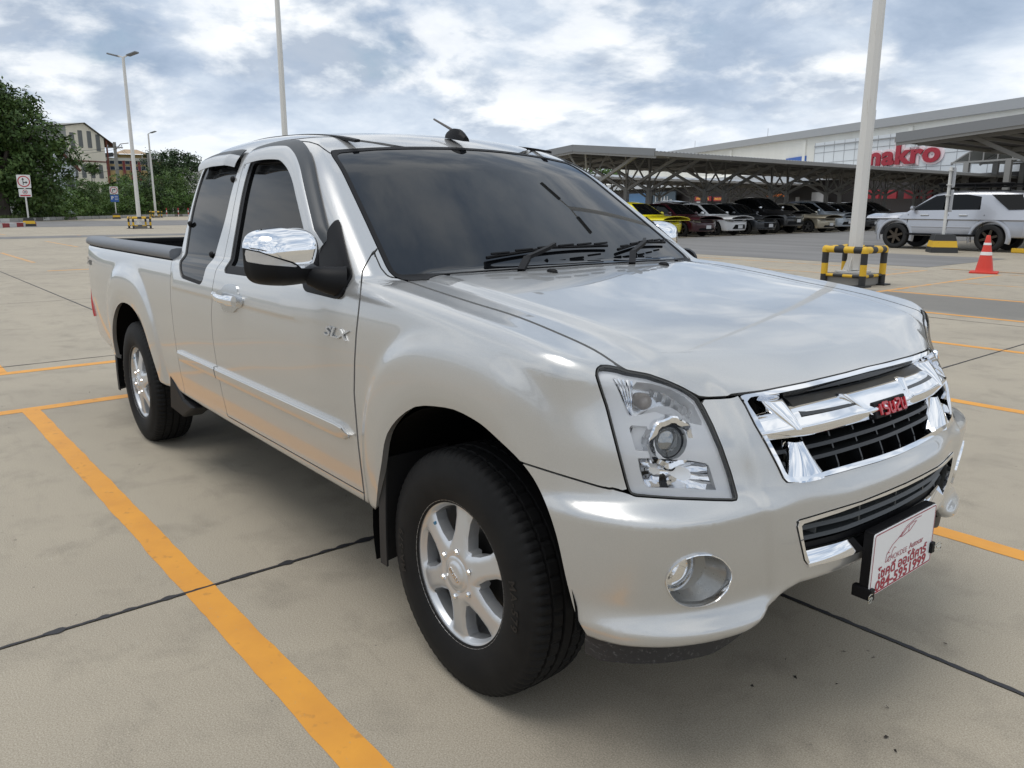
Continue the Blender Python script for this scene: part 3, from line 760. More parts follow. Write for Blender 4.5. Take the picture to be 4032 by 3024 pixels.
def wheel_proto():
    S = _face
    w = panel('wheel', S, M_ALLOY, truck, .034, (0, 1, 0))
    t = _tyre.build('tyre', M_TYRE, w, smooth=True, angle=28)
    lathe_y([(.2075, -.087), (.2085, -.094), (.2065, -.097), (.203, -.096), (.200, -.088), (.196, -.060), (.186, .05), (.186, .09)], 72).build('rim_barrel', M_ALLOY, w, smooth=True, angle=40)
    lathe_y([(.0, -.02), (.13, -.02), (.14, -.01), (.14, .02), (.18, .03), (.18, .06)], 48).build('brake_drum', M_BRAKE, w, smooth=True, angle=40)
    cap = lathe_y([(.0, -.1065), (.026, -.1060), (.034, -.1045), (.037, -.1005), (.041, -.1000), (.050, -.0985), (.056, -.090), (.058, -.075)], 48).build('hub_cap', M_ALLOY, w, smooth=True, angle=50)
    vs, fs = text_mesh('ISUZU', .0165, extrude=.0012, offset=.0006, spacing=1.05)
    mesh_obj('lettering', [(v.x, -.1068-v.z, v.y) for v in vs], fs, M_DCHROME, cap)
    for q in range(6):
        a = q*math.pi/3
        mb = MB(); Mx = Matrix.Translation((.0665*math.cos(a), 0, .0665*math.sin(a))) @ Matrix.Rotation(R(90), 4, 'X')
        mb.lathe([(.0, .106), (.006, .105), (.0085, .101), (.0105, .096), (.0105, .075)], 6, Mx); mb.build('lug_nut', M_CHROME, w, smooth=True, angle=30)
        mb = MB(); mb.lathe([(.0105, .0945), (.0185, .0955), (.0185, .080)], 20, Mx); mb.build('lug_pocket', M_ALLOY, w, smooth=True, angle=40)
    v = MB(); a = R(172); v.tube([(.165*math.cos(a), -.06, .165*math.sin(a)), (.158*math.cos(a), -.088, .158*math.sin(a))], .005, 8); v.build('valve_cap', M_BLUE, w)
    return w
W0 = wheel_proto()
# raised size code on the tyre wall
_tw = [c for c in W0.children if c.name.startswith('tyre')][0]
vs, fs = text_mesh('MA-579', .034, offset=.0008, spacing=1.25)
for a_, nm_ in ((R(38), 'tyre_lettering'), (R(218), 'tyre_lettering')):
    mesh_obj(nm_, [((.262+v.y)*math.cos(a_-v.x/.262), -.1112, (.262+v.y)*math.sin(a_-v.x/.262)) for v in vs], fs, mat('tyre_raised_rubber', (.0135, .0135, .0135), .5, spec=.3), W0)
def place_wheel(o, x, sy, y, rot):
    o.location = (x, sy*y, .335); o.rotation_euler = (0, rot, 0) if sy < 0 else (0, rot, math.pi)
place_wheel(W0, .0, -1, .725, R(34))
for x, sy, y, rr in ((-3.05, -1, .745, R(42)), (0, 1, .725, R(80)), (-3.05, 1, .745, R(20))):
    w = copy_tree(W0, truck); place_wheel(w, x, sy, y, rr)
# ---- wheel housings
def housing(cx, r, y0, y1):
    mb = MB(); n = 30; ang = np.linspace(.10, math.pi+.25, n)
    ring = [(cx+r*math.cos(a), .345+r*math.sin(a)) for a in ang]
    for (x, z) in ring: mb.v += [(x, -y0, z), (x, -y1, z)]
    mb.f = [(2*i, 2*i+1, 2*i+3, 2*i+2) for i in range(n-1)]
    mb.v.append((cx, -y1, .345)); c = len(mb.v)-1
    mb.f += [(2*i+1, c, 2*i+3) for i in range(n-1)]
    return mb
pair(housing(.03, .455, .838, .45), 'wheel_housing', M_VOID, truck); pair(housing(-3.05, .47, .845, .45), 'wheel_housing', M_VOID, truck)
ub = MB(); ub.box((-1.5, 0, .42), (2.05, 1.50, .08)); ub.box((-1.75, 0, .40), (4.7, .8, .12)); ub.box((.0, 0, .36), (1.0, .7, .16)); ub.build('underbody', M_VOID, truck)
ax = MB(); ax.tube([(-3.05, -.66, .335), (-3.05, .66, .335)], .05, 12); ax.build('axle', M_VOID, truck)
# ---- mud flaps
def flap(x, ya, yb, z0, z1, lean, t=.008):
    mb = MB(); n = 8
    def sec(i):
        u = i/(n-1); z = z1+(z0-z1)*u; xx = x-lean*u; yo = yb+.004*math.sin(u*3); c = .035*max(0, (u-.85)/.15)**2
        return [(xx+.03, -yo, z), (xx, -yo, z), (xx, -ya+0, z+c), (xx-t, -ya, z+c), (xx-t, -yo-.006, z), (xx+.03, -yo-.006, z)]
    return sweep(mb, sec, range(n))
pair(flap(-.355, .60, .835, .235, .575, .015), 'mud_flap', M_RUB, truck, smooth=True, angle=40)
pair(flap(-3.53, .60, .835, .20, .56, .03), 'mud_flap', M_RUB, truck, smooth=True, angle=40)
sf = MB(); sf.prism([(-2.46, .48), (-2.28, .385), (-2.12, .37), (-2.30, .29), (-2.50, .30)], (0, 1, 0), (0, -.838, 0), (1, 0, 0), (0, 0, 1), .10)
pair(sf, 'sill_flap', M_BLACK, truck, bevel=.01)
# ---- black under-spoiler below the bumper
def spoil(y):
    x = float(NOSE(np.array(.365), np.array(y)))-.022; k = float(np.interp(y, [.40, .50, .58, .80, .83], [.0, .5, 1, 1, .9]))
    return [(x, -y, .372), (x-.004, -y, .36-.045*k), (x-.05, -y, .358-.045*k), (x-.05, -y, .372)]
M_SCUFF = mat('scuffed_black_plastic', (.02, .02, .022), .55); _n = NT(M_SCUFF); _v = _n.coord('Object', (3, 14, 14))
_n.color(_n.mix(_n.ramp(_n.noise(_v, 9, 8, .7), [(.56, 0.), (.68, 1.)]), (.017, .017, .019), (.10, .10, .10)))
pair(sweep(MB(), spoil, np.linspace(.40, .795, 24)), 'bumper_spoiler', M_SCUFF, truck, smooth=True, angle=40)
# ---------------------------------------------------------------- nose: grille, lamps, intake, board
def region(poly, S=None, off=0.0, shrink=0.0):
    S = FR if S is None else S
    s = clip(S, img_sd(S[0], poly)-shrink); s = clip(s, s[0][:, 0]-.28); return offset(s, off) if off else s
def ring(poly_o, poly_i, off, sh=0.002):
    s = region(poly_o, shrink=sh); s = clip(s, -img_sd(s[0], poly_i)); return offset(s, off)
# --- radiator grille
GR_I = PG((135, 560), (180, 530), (400, 505), (700, 445), (1100, 345), (1500, 238), (1800, 145), (1870, 190), (1990, 700), (1960, 790)) + yz_px((.27, .714), (.1, .712), (0, .7115), (-.1, .712), (-.27, .714)) + PG((740, 1290), (560, 1300), (520, 1270), (450, 1120), (345, 930), (250, 740), (160, 610))
grille = panel('radiator_grille', both(ring(GR_P, round_poly(GR_I, 18), .005)), M_CHROME, truck, .035)
def nose_pt(y, z, out=0.0):
    y_ = abs(y); x = float(NOSE(np.array(z), np.array(y_))); e = .01
    dy = (float(NOSE(np.array(z), np.array(y_+e)))-float(NOSE(np.array(z), np.array(max(y_-e, 0)))))/(2*e if y_ > e else y_+e)
    k = 1/math.sqrt(1+dy*dy); return (x+out*k, y+math.copysign(1, y)*(-dy)*out*k, z)
bk = MB()
sweep(bk, lambda y: [nose_pt(y, .93, -.085), nose_pt(y, .63, -.085), nose_pt(y, .63, -.11), nose_pt(y, .93, -.11)], np.linspace(-.52, .52, 21)); bk.build('grille_back', M_VOID, grille)
M_GRID = mat('grille_black', (.014, .015, .016), .32)
for z in (.760, .733, .880):
    g = MB(); sweep(g, lambda y: [nose_pt(y, z-.004, -.030), nose_pt(y, z+.004, -.032), nose_pt(y, z+.007, -.072), nose_pt(y, z-.007, -.072)], np.linspace(-.47, .47, 25)); g.build('grille_slat', M_GRID, grille, smooth=True, angle=40)
for y in (-.40, -.30, -.20, -.10, 0, .10, .20, .30, .40):
    g = MB(); q0, q1 = nose_pt(y, .66, -.045), nose_pt(y, .90, -.045); g.bar((q0[0]-.015, q0[1], q0[2]), (q1[0]-.015, q1[1], q1[2]), .006, .03); g.build('grille_upright', M_GRID, grille)
# main chrome bar, fuller behind the badge
def bar_z(y): return .824-.006*(abs(y)/.46)**2
def bar(y):
    k = 1-sstep(.30, .46, abs(y))*.25; c = bar_z(y); b = .006*(1-sstep(.10, .16, abs(y)))
    pr = [(-.032, .036), (-.012, .033), (-.004, .022), (.004+b, .005), (.007+b, .000), (.0075+b, -.003), (.006+b, -.007), (-.001, -.020), (-.008, -.028), (-.034, -.032), (-.05, 0)]
    return [nose_pt(y, c+dz*k, dx) for dx, dz in pr]
gb = MB(); sweep(gb, bar, np.linspace(-.462, .462, 61)); gb.build('grille_bar', M_CHROME, grille, smooth=True, angle=45)
gb2 = MB(); sweep(gb2, lambda y: [nose_pt(y, .838, .002), nose_pt(y, .868, -.03), nose_pt(y, .868, -.05), nose_pt(y, .83, -.05)], np.linspace(-.33, .33, 21)); gb2.build('grille_upper_blade', M_GRID, grille, smooth=True, angle=40)
def fin(ya, yb, wa, wb, z0, z1, h0, h1):
    """a chrome fin from (ya, z0) up to (yb, z1)"""
    mb = MB(); n = 18
    def sec(i):
        u = i/(n-1); z = z0+(z1-z0)*u; y0 = ya+(yb-ya)*u; h = h0+(h1-h0)*u**1.3; ww = wb+(wa-wb)*(1-u)**1.35
        return [nose_pt(y0-ww, z, -.05)]+[nose_pt(y0+ww*t_, z, h-.020*abs(t_)**3.5) for t_ in np.linspace(-1, 1, 15)]+[nose_pt(y0+ww, z, -.05)]
    return sweep(mb, sec, range(n))
pair(fin(-.362, -.382, .016, .034, .815, .873, .012, -.004), 'grille_horn', M_CHROME, grille, smooth=True, angle=50)
pair(fin(-.345, -.354, .060, .024, .700, .782, .006, -.010), 'grille_hook', M_CHROME, grille, smooth=True, angle=50)
pair(fin(-.096, -.150, .009, .013, .812, .862, .013, -.004), 'grille_horn', M_CHROME, grille, smooth=True, angle=50)
# badge
M_BADGE = mat('badge_red', (.42, .012, .022), .25, 0, .5, .5)
bz = .818; bx = nose_pt(0, bz)[0]+.012
tilt = Matrix.Rotation(R(-20), 3, 'Y')
def badge_map(v): q = tilt @ Vector((v[2], v[0], v[1])); return (bx+q.x-.35*v[0]**2, q.y, bz+q.z)
bp = MB(); bp.add([badge_map(q) for q in [(sx*.082, sy*.021, z) for z in (-.02, .0) for sx, sy in ((-1, -1), (1, -1), (1, 1), (-1, 1))]], [(0, 1, 2, 3), (4, 7, 6, 5), (0, 4, 5, 1), (1, 5, 6, 2), (2, 6, 7, 3), (3, 7, 4, 0)])
bpo = bp.build('badge_plate', M_BLACK, grille, bevel=.003)
# letters of the badge drawn as heavy strokes: each stroke a bent bar
def stroke(pts, w, t, fm):
    mb = MB()
    P = [np.array(p, float) for p in pts]; n = len(P); L_, R_ = [], []
    for i in range(n):
        d0 = P[i]-P[i-1] if i else P[1]-P[0]; d1 = P[i+1]-P[i] if i < n-1 else d0
        d0 = d0/np.linalg.norm(d0); d1 = d1/np.linalg.norm(d1); d = d0+d1; d /= np.linalg.norm(d); nn = np.array([-d[1], d[0]]); k = 1/max(.5, abs(nn@np.array([-d0[1], d0[0]])))
        L_.append(P[i]+nn*w/2*k); R_.append(P[i]-nn*w/2*k)
    vs = [fm((*q, 0)) for q in L_]+[fm((*q, 0)) for q in R_]+[fm((*(q*.8+P[i]*.2), t)) for i, q in enumerate(L_)]+[fm((*(q*.8+P[i]*.2), t)) for i, q in enumerate(R_)]
    fs = []
    for i in range(n-1):
        fs += [(2*n+i, 2*n+i+1, 3*n+i+1, 3*n+i), (i, i+1, 2*n+i+1, 2*n+i), (3*n+i, 3*n+i+1, n+i+1, n+i)]
    fs += [(0, 2*n, 3*n, n), (n-1, 2*n-1, 4*n-1, 3*n-1)]
    mb.add(vs, fs); return mb
H_ = .0145
lw = .0185
GL = {'I': [[(0, -1), (0, 1)]], 'S': [[(.62, 1), (-.45, 1), (-.62, .75), (-.62, .3), (-.4, .05), (.4, -.05), (.62, -.3), (.62, -.75), (.45, -1), (-.62, -1)]],
      'U': [[(-.62, 1), (-.62, -.7), (-.4, -1), (.4, -1), (.62, -.7), (.62, 1)]], 'Z': [[(-.62, 1), (.45, 1), (.62, .75), (.55, .4), (-.55, -.4), (-.62, -.75), (-.45, -1), (.62, -1)]]}
xp = -.0645
for ch, wd_ in (('I', .007), ('S', .0138), ('U', .0138), ('Z', .0138), ('U', .0138)):
    cx_ = xp+wd_; xp += 2*wd_+.0035
    for st in GL[ch]:
        stroke([(cx_+a*.0160*(1 if ch != 'I' else 0), b*H_*.95) for a, b in st], .0072, .004, lambda v: badge_map((v[0], v[1], v[2]+.0005))).build('letter', M_BADGE, bpo)

# --- lower intake
intake = panel('lower_intake', both(ring(IN_P, PL((135, 800), (250, 765)) + yz_px((-.28, .616), (-.1, .621), (0, .6215), (.1, .621), (.28, .616)) + PL((1580, 160), (1560, 380), (1480, 470)) + yz_px((.30, .4915), (0, .4905), (-.30, .4915)) + PL((255, 1205), (215, 1180), (175, 1050), (150, 930)), .003)), M_CHROME, truck, .03)
bk = MB(); sweep(bk, lambda y: [nose_pt(y, .64, -.09), nose_pt(y, .46, -.09), nose_pt(y, .46, -.12), nose_pt(y, .64, -.12)], np.linspace(-.46, .46, 15)); bk.build('intake_back', M_VOID, intake)
it = MB(); sweep(it, lambda y: [nose_pt(y, .529, -.020), nose_pt(y, .527, -.014), nose_pt(y, .500, .005), nose_pt(y, .493, .006), nose_pt(y, .489, -.004), nose_pt(y, .49, -.03)], np.linspace(-.352, .352, 31)); it.build('intake_chrome_strip', M_CHROME, intake, smooth=True, angle=40)
M_SLAT = mat('intake_grey_slat', (.045, .05, .052), .4)
for z, dp in ((.588, .012), (.556, .020)):
    g = MB(); sweep(g, lambda y: [nose_pt(y, z-.003, -dp), nose_pt(y, z+.005, -dp-.006), nose_pt(y, z+.010, -.06), nose_pt(y, z-.004, -.06)], np.linspace(-.425, .425, 25)); g.build('intake_slat', M_SLAT, intake, smooth=True, angle=40)
for y in (-.33, -.17, 0, .17, .33):
    g = MB(); q0, q1 = nose_pt(y, .565, -.04), nose_pt(y, .645, -.04); g.bar(q0, q1, .006, .04); g.build('intake_upright', M_SLAT, intake)
g = MB(); sweep(g, lambda y: [nose_pt(y, .540, -.03), nose_pt(y, .535, -.09), nose_pt(y, .50, -.09), nose_pt(y, .515, -.022)], np.linspace(-.425, .425, 15)); g.build('intake_tray', M_BLACK, intake)
# --- dealer board (a thing of its own, clipped over the number plate holder)
board = empty('dealer_board', (.797, -.004, .378), 0)
tag(board, 'white dealer board with red lettering clipped in front of the pickup bumper', 'sign board')
bw, bh = .165, .0815; BC = Vector((.006, 0, .082))
def bmap(a, b, c): return (BC.x+c, a, BC.z+b)          # a to the left of the truck, b up, c out
M_WHITE = mat('board_white', (.80, .80, .81), .35, coat=.3); M_TXT = mat('board_red_print', (.34, .008, .035), .4)
k = MB(); rp = round_poly([(-bw, -bh), (bw, -bh), (bw, bh), (-bw, bh)], .008, 4)
k.prism(rp, (1, 0, 0), (BC.x-.003, 0, BC.z), (0, 1, 0), (0, 0, 1), .003); k.build('board_face', M_WHITE, board)
k = MB(); rp2 = round_poly([(-bw+.001, -bh-.002), (bw-.001, -bh-.002), (bw-.001, bh+.003), (-bw+.001, bh+.003)], .006, 4); k.prism(rp2, (1, 0, 0), (BC.x-.027, 0, BC.z), (0, 1, 0), (0, 0, 1), .0235); k.build('board_backing', M_BLACK, board)
ro = round_poly([(-bw+.002, -bh+.002), (bw-.002, -bh+.002), (bw-.002, bh-.002), (-bw+.002, bh-.002)], .008, 4); ri = round_poly([(-bw+.0045, -bh+.0055), (bw-.0045, -bh+.0055), (bw-.0045, bh-.0045), (-bw+.0045, bh-.0045)], .006, 4)
n_ = len(ro); k = MB(); k.add([bmap(a, b, .0006) for a, b in ro]+[bmap(a, b, .0006) for a, b in ri], [(i, (i+1) % n_, n_+(i+1) % n_, n_+i) for i in range(n_)]); k.build('board_border', M_TXT, board)
def btext(body, size, cy, width_t, off, sp=1.0, cx_=0.0, name='lettering'):
    vs, fs = text_mesh(body, size, offset=off, spacing=sp); x0 = min(v.x for v in vs); x1 = max(v.x for v in vs); y0 = min(v.y for v in vs); y1 = max(v.y for v in vs); s = width_t/(x1-x0)
    return mesh_obj(name, [bmap((v.x-(x0+x1)/2)*s+cx_, (v.y-(y0+y1)/2)+cy, .0007) for v in vs], fs, M_TXT, board)
btext('CHOKDEE', .021, -.0035, .104, -.0002, 1.0, -.036)
btext('Autocar', .0225, .000, .078, .0001, 1.0, .066)
btext('โชคดี ออโต้คาร์', .036, -.029, .262, .0011, 1.0, .0)
btext('084-5951999', .037, -.0615, .272, .0012, 1.05, -.002)
def bline(pts, w=.0013): return stroke(pts, w, .0004, lambda v: bmap(v[0], v[1], .0006+v[2])).build('car_drawing', M_TXT, board)
bline([(-.098, -.008), (-.094, .012), (-.070, .030), (-.030, .044), (.000, .062), (.045, .071), (.078, .070)])
bline([(-.034, .042), (-.020, .040), (.020, .046), (.052, .064)])
bline([(-.028, .041), (.004, .057), (.036, .065), (.052, .063)])
bline([(.012, .044), (.014, .060)]); bline([(-.040, .041), (-.028, .046), (-.020, .052)])
bline([(-.094, .012), (-.086, .016), (-.078, .012)]); bline([(-.098, -.008), (-.082, -.006), (-.076, .006)]); bline([(-.070, -.004), (-.066, .014), (-.056, .022), (-.048, .018)])
M_WIRE = mat('clip_wire', (.6, .58, .5), .25, 1.0)
for cy_, cz_ in ((-.158, -.073), (.158, -.040)):
    sg = math.copysign(1, cy_); clp = MB(); o_ = Vector(bmap(cy_, cz_, 0))
    clp.box((o_.x-.017, o_.y+sg*.002, o_.z), (.05, .020, .030)); c_ = clp.build('binder_clip', M_BLACK, board, bevel=.003)
    for zz_ in (-1, 1):
        k = MB(); k.tube([(o_.x+.008, o_.y+sg*.004, o_.z+zz_*.004), (o_.x+.012, o_.y+sg*.022, o_.z+zz_*.011), (o_.x+.013, o_.y+sg*.033, o_.z+zz_*.009), (o_.x+.013, o_.y+sg*.034, o_.z+zz_*.003), (o_.x+.010, o_.y+sg*.014, o_.z+zz_*.001)], .0011, 6)
        k.build('clip_wire', M_WIRE, c_)

# --- fog lamps
def loop3(poly, n, off=0.0):
    P = np.array(poly); s = np.concatenate([[0], np.cumsum(np.linalg.norm(np.diff(np.vstack([P, P[:1]]), axis=0), axis=1))]); Pc = np.vstack([P, P[:1]])
    q = np.linspace(0, s[-1], n, endpoint=False); px = np.stack([np.interp(q, s, Pc[:, 0]), np.interp(q, s, Pc[:, 1])], 1)
    V, N = raycast(px); return V+N*off, N
FV, FN = loop3(FOG_P, 48); fc = FV.mean(0); fn_ = FN.mean(0); fn_ /= np.linalg.norm(fn_)
k = MB()
def fog_ring(u, lift):
    return [tuple(fc+(v-fc)*u+fn_*lift) for v in FV]
loops = [fog_ring(1.0, -.001), fog_ring(.995, .005), fog_ring(.965, .006), fog_ring(.93, .001), fog_ring(.925, -.012)]
n = 48; k.v = [v for l in loops for v in l]; k.f = [(i*n+j, i*n+(j+1) % n, (i+1)*n+(j+1) % n, (i+1)*n+j) for i in range(4) for j in range(n)]
foga, fogb = pair(k, 'fog_lamp', M_CHROME, truck, smooth=True, angle=60)
lc = raycast([PF((965, 705))[0]])[0][0]-fn_*.042; ax_ = np.array([.97, -.15, .05]); ax_ /= np.linalg.norm(ax_)
e1 = np.cross(ax_, [0, 0, 1]); e1 /= np.linalg.norm(e1); e2 = np.cross(e1, ax_)
ang0 = [math.atan2((v-fc)@e2, (v-fc)@e1) for v in FV]
def lamp_loop(r, d): return [tuple(lc+(e1*math.cos(a)+e2*math.sin(a))*r+ax_*d) for a in ang0]
k = MB(); loops = [fog_ring(.925, -.012), [tuple(.5*np.array(a)+.5*np.array(b)-fn_*.01) for a, b in zip(fog_ring(.9, -.03), lamp_loop(.05, .01))], lamp_loop(.048, .0), lamp_loop(.046, -.02)]
k.v = [v for l in loops for v in l]; k.f = [(i*n+j, i*n+(j+1) % n, (i+1)*n+(j+1) % n, (i+1)*n+j) for i in range(3) for j in range(n)]
M_BOWL = mat('dusty_chrome_bowl', (.30, .30, .29), .34, .6); _n = NT(M_BOWL); _n.rough(_n.ramp(_n.noise(_n.coord('Object'), 90, 6, .7), [(.3, .2), (.7, .55)]))
for mm, pr in ((lambda q: q, foga), (mbm, fogb)): mm(k).build('fog_bowl', M_BOWL, pr, smooth=True)
k = MB(); loops = [lamp_loop(.054, .002), lamp_loop(.053, .010), lamp_loop(.047, .011), lamp_loop(.045, .0)]
k.v = [v for l in loops for v in l]; k.f = [(i*n+j, i*n+(j+1) % n, (i+1)*n+(j+1) % n, (i+1)*n+j) for i in range(3) for j in range(n)]
for mm, pr in ((lambda q: q, foga), (mbm, fogb)): mm(k).build('fog_lamp_rim', M_DCHROME, pr, smooth=True, angle=40)
M_LENS = bpy.data.materials.new('clear_lens'); M_LENS.use_nodes = True; MATS['clear_lens'] = M_LENS
_t = M_LENS.node_tree; _t.nodes.clear(); _o = _t.nodes.new('ShaderNodeOutputMaterial'); _mx = _t.nodes.new('ShaderNodeMixShader'); _tr = _t.nodes.new('ShaderNodeBsdfTransparent'); _gl = _t.nodes.new('ShaderNodeBsdfGlossy'); _fr = _t.nodes.new('ShaderNodeFresnel')
_fr.inputs[0].default_value = 1.42; _gl.inputs['Roughness'].default_value = .02; _tr.inputs[0].default_value = (.99, .99, .99, 1)
_t.links.new(_fr.outputs[0], _mx.inputs[0]); _t.links.new(_tr.outputs[0], _mx.inputs[1]); _t.links.new(_gl.outputs[0], _mx.inputs[2]); _t.links.new(_mx.outputs[0], _o.inputs[0])
for mm, pr in ((lambda q: q, foga), (mbm, fogb)):
    k = MB(); loops = [lamp_loop(.046, .004), lamp_loop(.040, .012), lamp_loop(.025, .017), lamp_loop(.008, .019)]
    k.v = [v for l in loops for v in l]; k.f = [(i*n+j, i*n+(j+1) % n, (i+1)*n+(j+1) % n, (i+1)*n+j) for i in range(3) for j in range(n)]+[tuple(range(3*n, 4*n))]
    mm(k).build('fog_lens', M_LENS, pr, smooth=True)
    k = MB(); rl = lambda r, d: [tuple(lc+(e1*math.cos(a)+e2*math.sin(a))*r*(1+.05*(i % 8 < 4))+ax_*(d-.004*(i % 8 < 4))) for i, a in enumerate(ang0)]
    loops = [rl(.043, .0), rl(.034, -.012), rl(.020, -.024), rl(.006, -.026)]
    k.v = [v for l in loops for v in l]; k.f = [(i*n+j, i*n+(j+1) % n, (i+1)*n+(j+1) % n, (i+1)*n+j) for i in range(3) for j in range(n)]+[tuple(range(3*n, 4*n))]
    mm(k).build('fog_reflector', M_CHROME, pr)

# --- headlamps: lens, seal, bezel with pockets, projector
M_BEZEL = mat('headlamp_silver_bezel', (.95, .95, .955), .3, .0, coat=.5); M_SEAL = mat('headlamp_seal', (.035, .035, .033), .5)
M_SATIN = mat('lamp_bright_satin', (.88, .88, .88), .22, .6)
M_AMB = mat('amber_bulb', (.25, .09, .03), .3)
HLs = region(HL_P, shrink=.001)
inset = lambda s, d: clip(s, img_sd(s[0], HL_P)-d)
HUP = PH((600, 268), (760, 285), (950, 345), (1110, 435), (1215, 520), (1300, 690), (1325, 750), (1210, 728), (1050, 690), (800, 600), (535, 655), (505, 490), (535, 360))
HLO = PH((600, 1130), (730, 1125), (1180, 1150), (1375, 1185), (1420, 1320), (1462, 1462), (1180, 1450), (720, 1442), (660, 1380), (620, 1250))
HMID = PH((500, 750), (700, 760), (720, 800), (780, 1000), (740, 1045), (575, 1040), (540, 900))
HSIDE = PH((330, 220), (560, 262), (520, 400), (500, 640), (470, 655), (400, 440))
pc = raycast(PH((965, 930)))[0][0]; pnm = raycast(PH((965, 930)))[1][0]; pax = np.array([.93, -.33, .10]); pax /= np.linalg.norm(pax)
hl_parts = []
bez = inset(HLs, .0048)
for q in (HUP, HLO, HMID): bez = clip(bez, -img_sd(bez[0], q))
circ = [(2300+965/2.765+r_*math.cos(a)*.86, 1400+930/2.765+r_*math.sin(a)*1.0) for r_ in (76,) for a in np.linspace(0, 2*math.pi, 28, endpoint=False)]
bez = clip(bez, -img_sd(bez[0], circ))
pe1 = np.cross(pax, [0, 0, 1]); pe1 /= np.linalg.norm(pe1); pe2 = np.cross(pe1, pax); pc0 = pc-pnm*.0245
def plathe(prof, n=40, notch=0):
    mb = MB(); kk = len(prof)
    for i in range(n):
        a = 2*math.pi*i/n
        for r_, h in prof: mb.v.append(tuple(pc0+(pe1*math.cos(a)+pe2*math.sin(a))*(1.2*r_*(1+(.06 if notch and (i % notch) < notch//2 else 0)))+pax*h))
    for i in range(n):
        j = (i+1) % n
        for q in range(kk-1): mb.f.append((i*kk+q, i*kk+q+1, j*kk+q+1, j*kk+q))
    return mb
for fm, mm in ((lambda s: s, lambda q: q), (mirror, mbm)):
    h = panel('headlight', fm(offset(clip(HLs, .0045-img_sd(HLs[0], HL_P)), .001)), M_SEAL, truck, .03)
    panel('lens', fm(inset(HLs, .0035)), M_LENS, h, .0)
    panel('bezel', fm(offset(bez, -.011)), M_BEZEL, h, .05)
    panel('lamp_bowl', fm(offset(inset(HLs, .006), -.050)), M_SATIN, h, 0)
    # fluted indicator reflector
    for i in range(6):
        a0 = np.array(PH((790+i*88, 330+i*44))[0]); a1 = np.array(PH((870+i*82, 610+i*24))[0]); a2 = np.array(PH((860+i*88, 365+i*44))[0]); a3 = np.array(PH((940+i*76, 632+i*24))[0])
        gridv = []; mb = MB(); nn = 7
        for u in np.linspace(0, 1, nn):
            for v in np.linspace(0, 1, 4):
                p_ = (a0*(1-u)+a1*u)*(1-v)+(a2*(1-u)+a3*u)*v; gridv.append(p_)
        V_, N_ = raycast(gridv)
        for idx, (v_, n_v) in enumerate(zip(V_, N_)):
            u = (idx//4)/(nn-1); v = (idx % 4)/3; mb.v.append(tuple(v_-n_v*(.026+.030*math.sin(math.pi*min(1, u*1.0)*.75)+.010*v)))
        mb.f = [(r_*4+c, r_*4+c+1, (r_+1)*4+c+1, (r_+1)*4+c) for r_ in range(nn-1) for c in range(3)]
        mm(mb).build('reflector_flute', M_SATIN, h, smooth=True)
    for i in range(5):
        a0, a1, a2, a3 = [np.array(PH(q_)[0]) for q_ in ((330+i*48, 225+i*9), (500+i*8, 640+i*2), (372+i*48, 232+i*9), (508+i*8, 642+i*2))]
        V_, N_ = raycast([(a0*(1-u)+a1*u)*(1-v)+(a2*(1-u)+a3*u)*v for u in np.linspace(0, 1, 6) for v in (0, .5, 1)])
        mb = MB(); mb.v = [tuple(v_-n_v*(.010-.003*(idx % 3 == 1)+.002*(idx % 3 == 2))) for idx, (v_, n_v) in enumerate(zip(V_, N_))]; mb.f = [(r_*3+c, r_*3+c+1, (r_+1)*3+c+1, (r_+1)*3+c) for r_ in range(5) for c in range(2)]
        mm(mb).build('side_flute', M_CHROME, h)
    ic = raycast(PH((712, 490)))[0][0]-raycast(PH((712, 490)))[1][0]*.030
    mb = MB(); Mx = Matrix.Translation(Vector(ic)) @ Vector(pax).to_track_quat('Z', 'Y').to_matrix().to_4x4()
    mb.lathe([(.0, .018), (.010, .016), (.016, .010), (.0185, .0), (.0185, -.02)], 20, Mx); mm(mb).build('indicator_bulb', mat('indicator_glass', (.45, .40, .36), .08, 0, .5, .6), h, smooth=True, angle=60)
    mm(plathe([(.062, -.035), (.050, -.018), (.046, -.010)], 40)).build('projector_cone', M_BEZEL, h, smooth=True)
    mm(plathe([(.047, -.012), (.047, .012), (.044, .016), (.035, .015), (.033, .004), (.0325, -.008)], 48, 6)).build('projector_ring', M_CHROME, h, smooth=True, angle=30)
    mm(plathe([(.033, -.006), (.0325, .000), (.030, .001), (.0285, -.002)], 40)).build('projector_seal', M_BLACK, h, smooth=True)
    mm(plathe([(.029, -.002), (.026, .004), (.019, .010), (.010, .0135), (.0005, .0145)], 40)).build('projector_lens', mat('projector_glass', (.30, .31, .31), .06, .7, .8, 1.0, .01, 1.6), h, smooth=True)
    b0 = raycast(PH((1000, 1185)))[0][0]-pnm*.03; mb = MB(); Mx = Matrix.Translation(Vector(b0)) @ Vector(pax).to_track_quat('Z', 'Y').to_matrix().to_4x4()
    mb.lathe([(.0, .010), (.008, .009), (.0125, .004), (.013, -.03)], 18, Mx); mm(mb).build('lamp_bulb', M_BLACK, h, smooth=True, angle=60)
    # rolled reflector of the dipped beam
    gridv = []; nu, nv = 8, 10
    for u in np.linspace(0, 1, nu):
        for v in np.linspace(0, 1, nv):
            a_, b_ = np.array(PH((640, 1135))[0]), np.array(PH((700, 1440))[0]); c_, d_ = np.array(PH((1375, 1190))[0]), np.array(PH((1455, 1460))[0]); gridv.append((a_*(1-u)+b_*u)*(1-v)+(c_*(1-u)+d_*u)*v)
    V_, N_ = raycast(gridv); mb = MB()
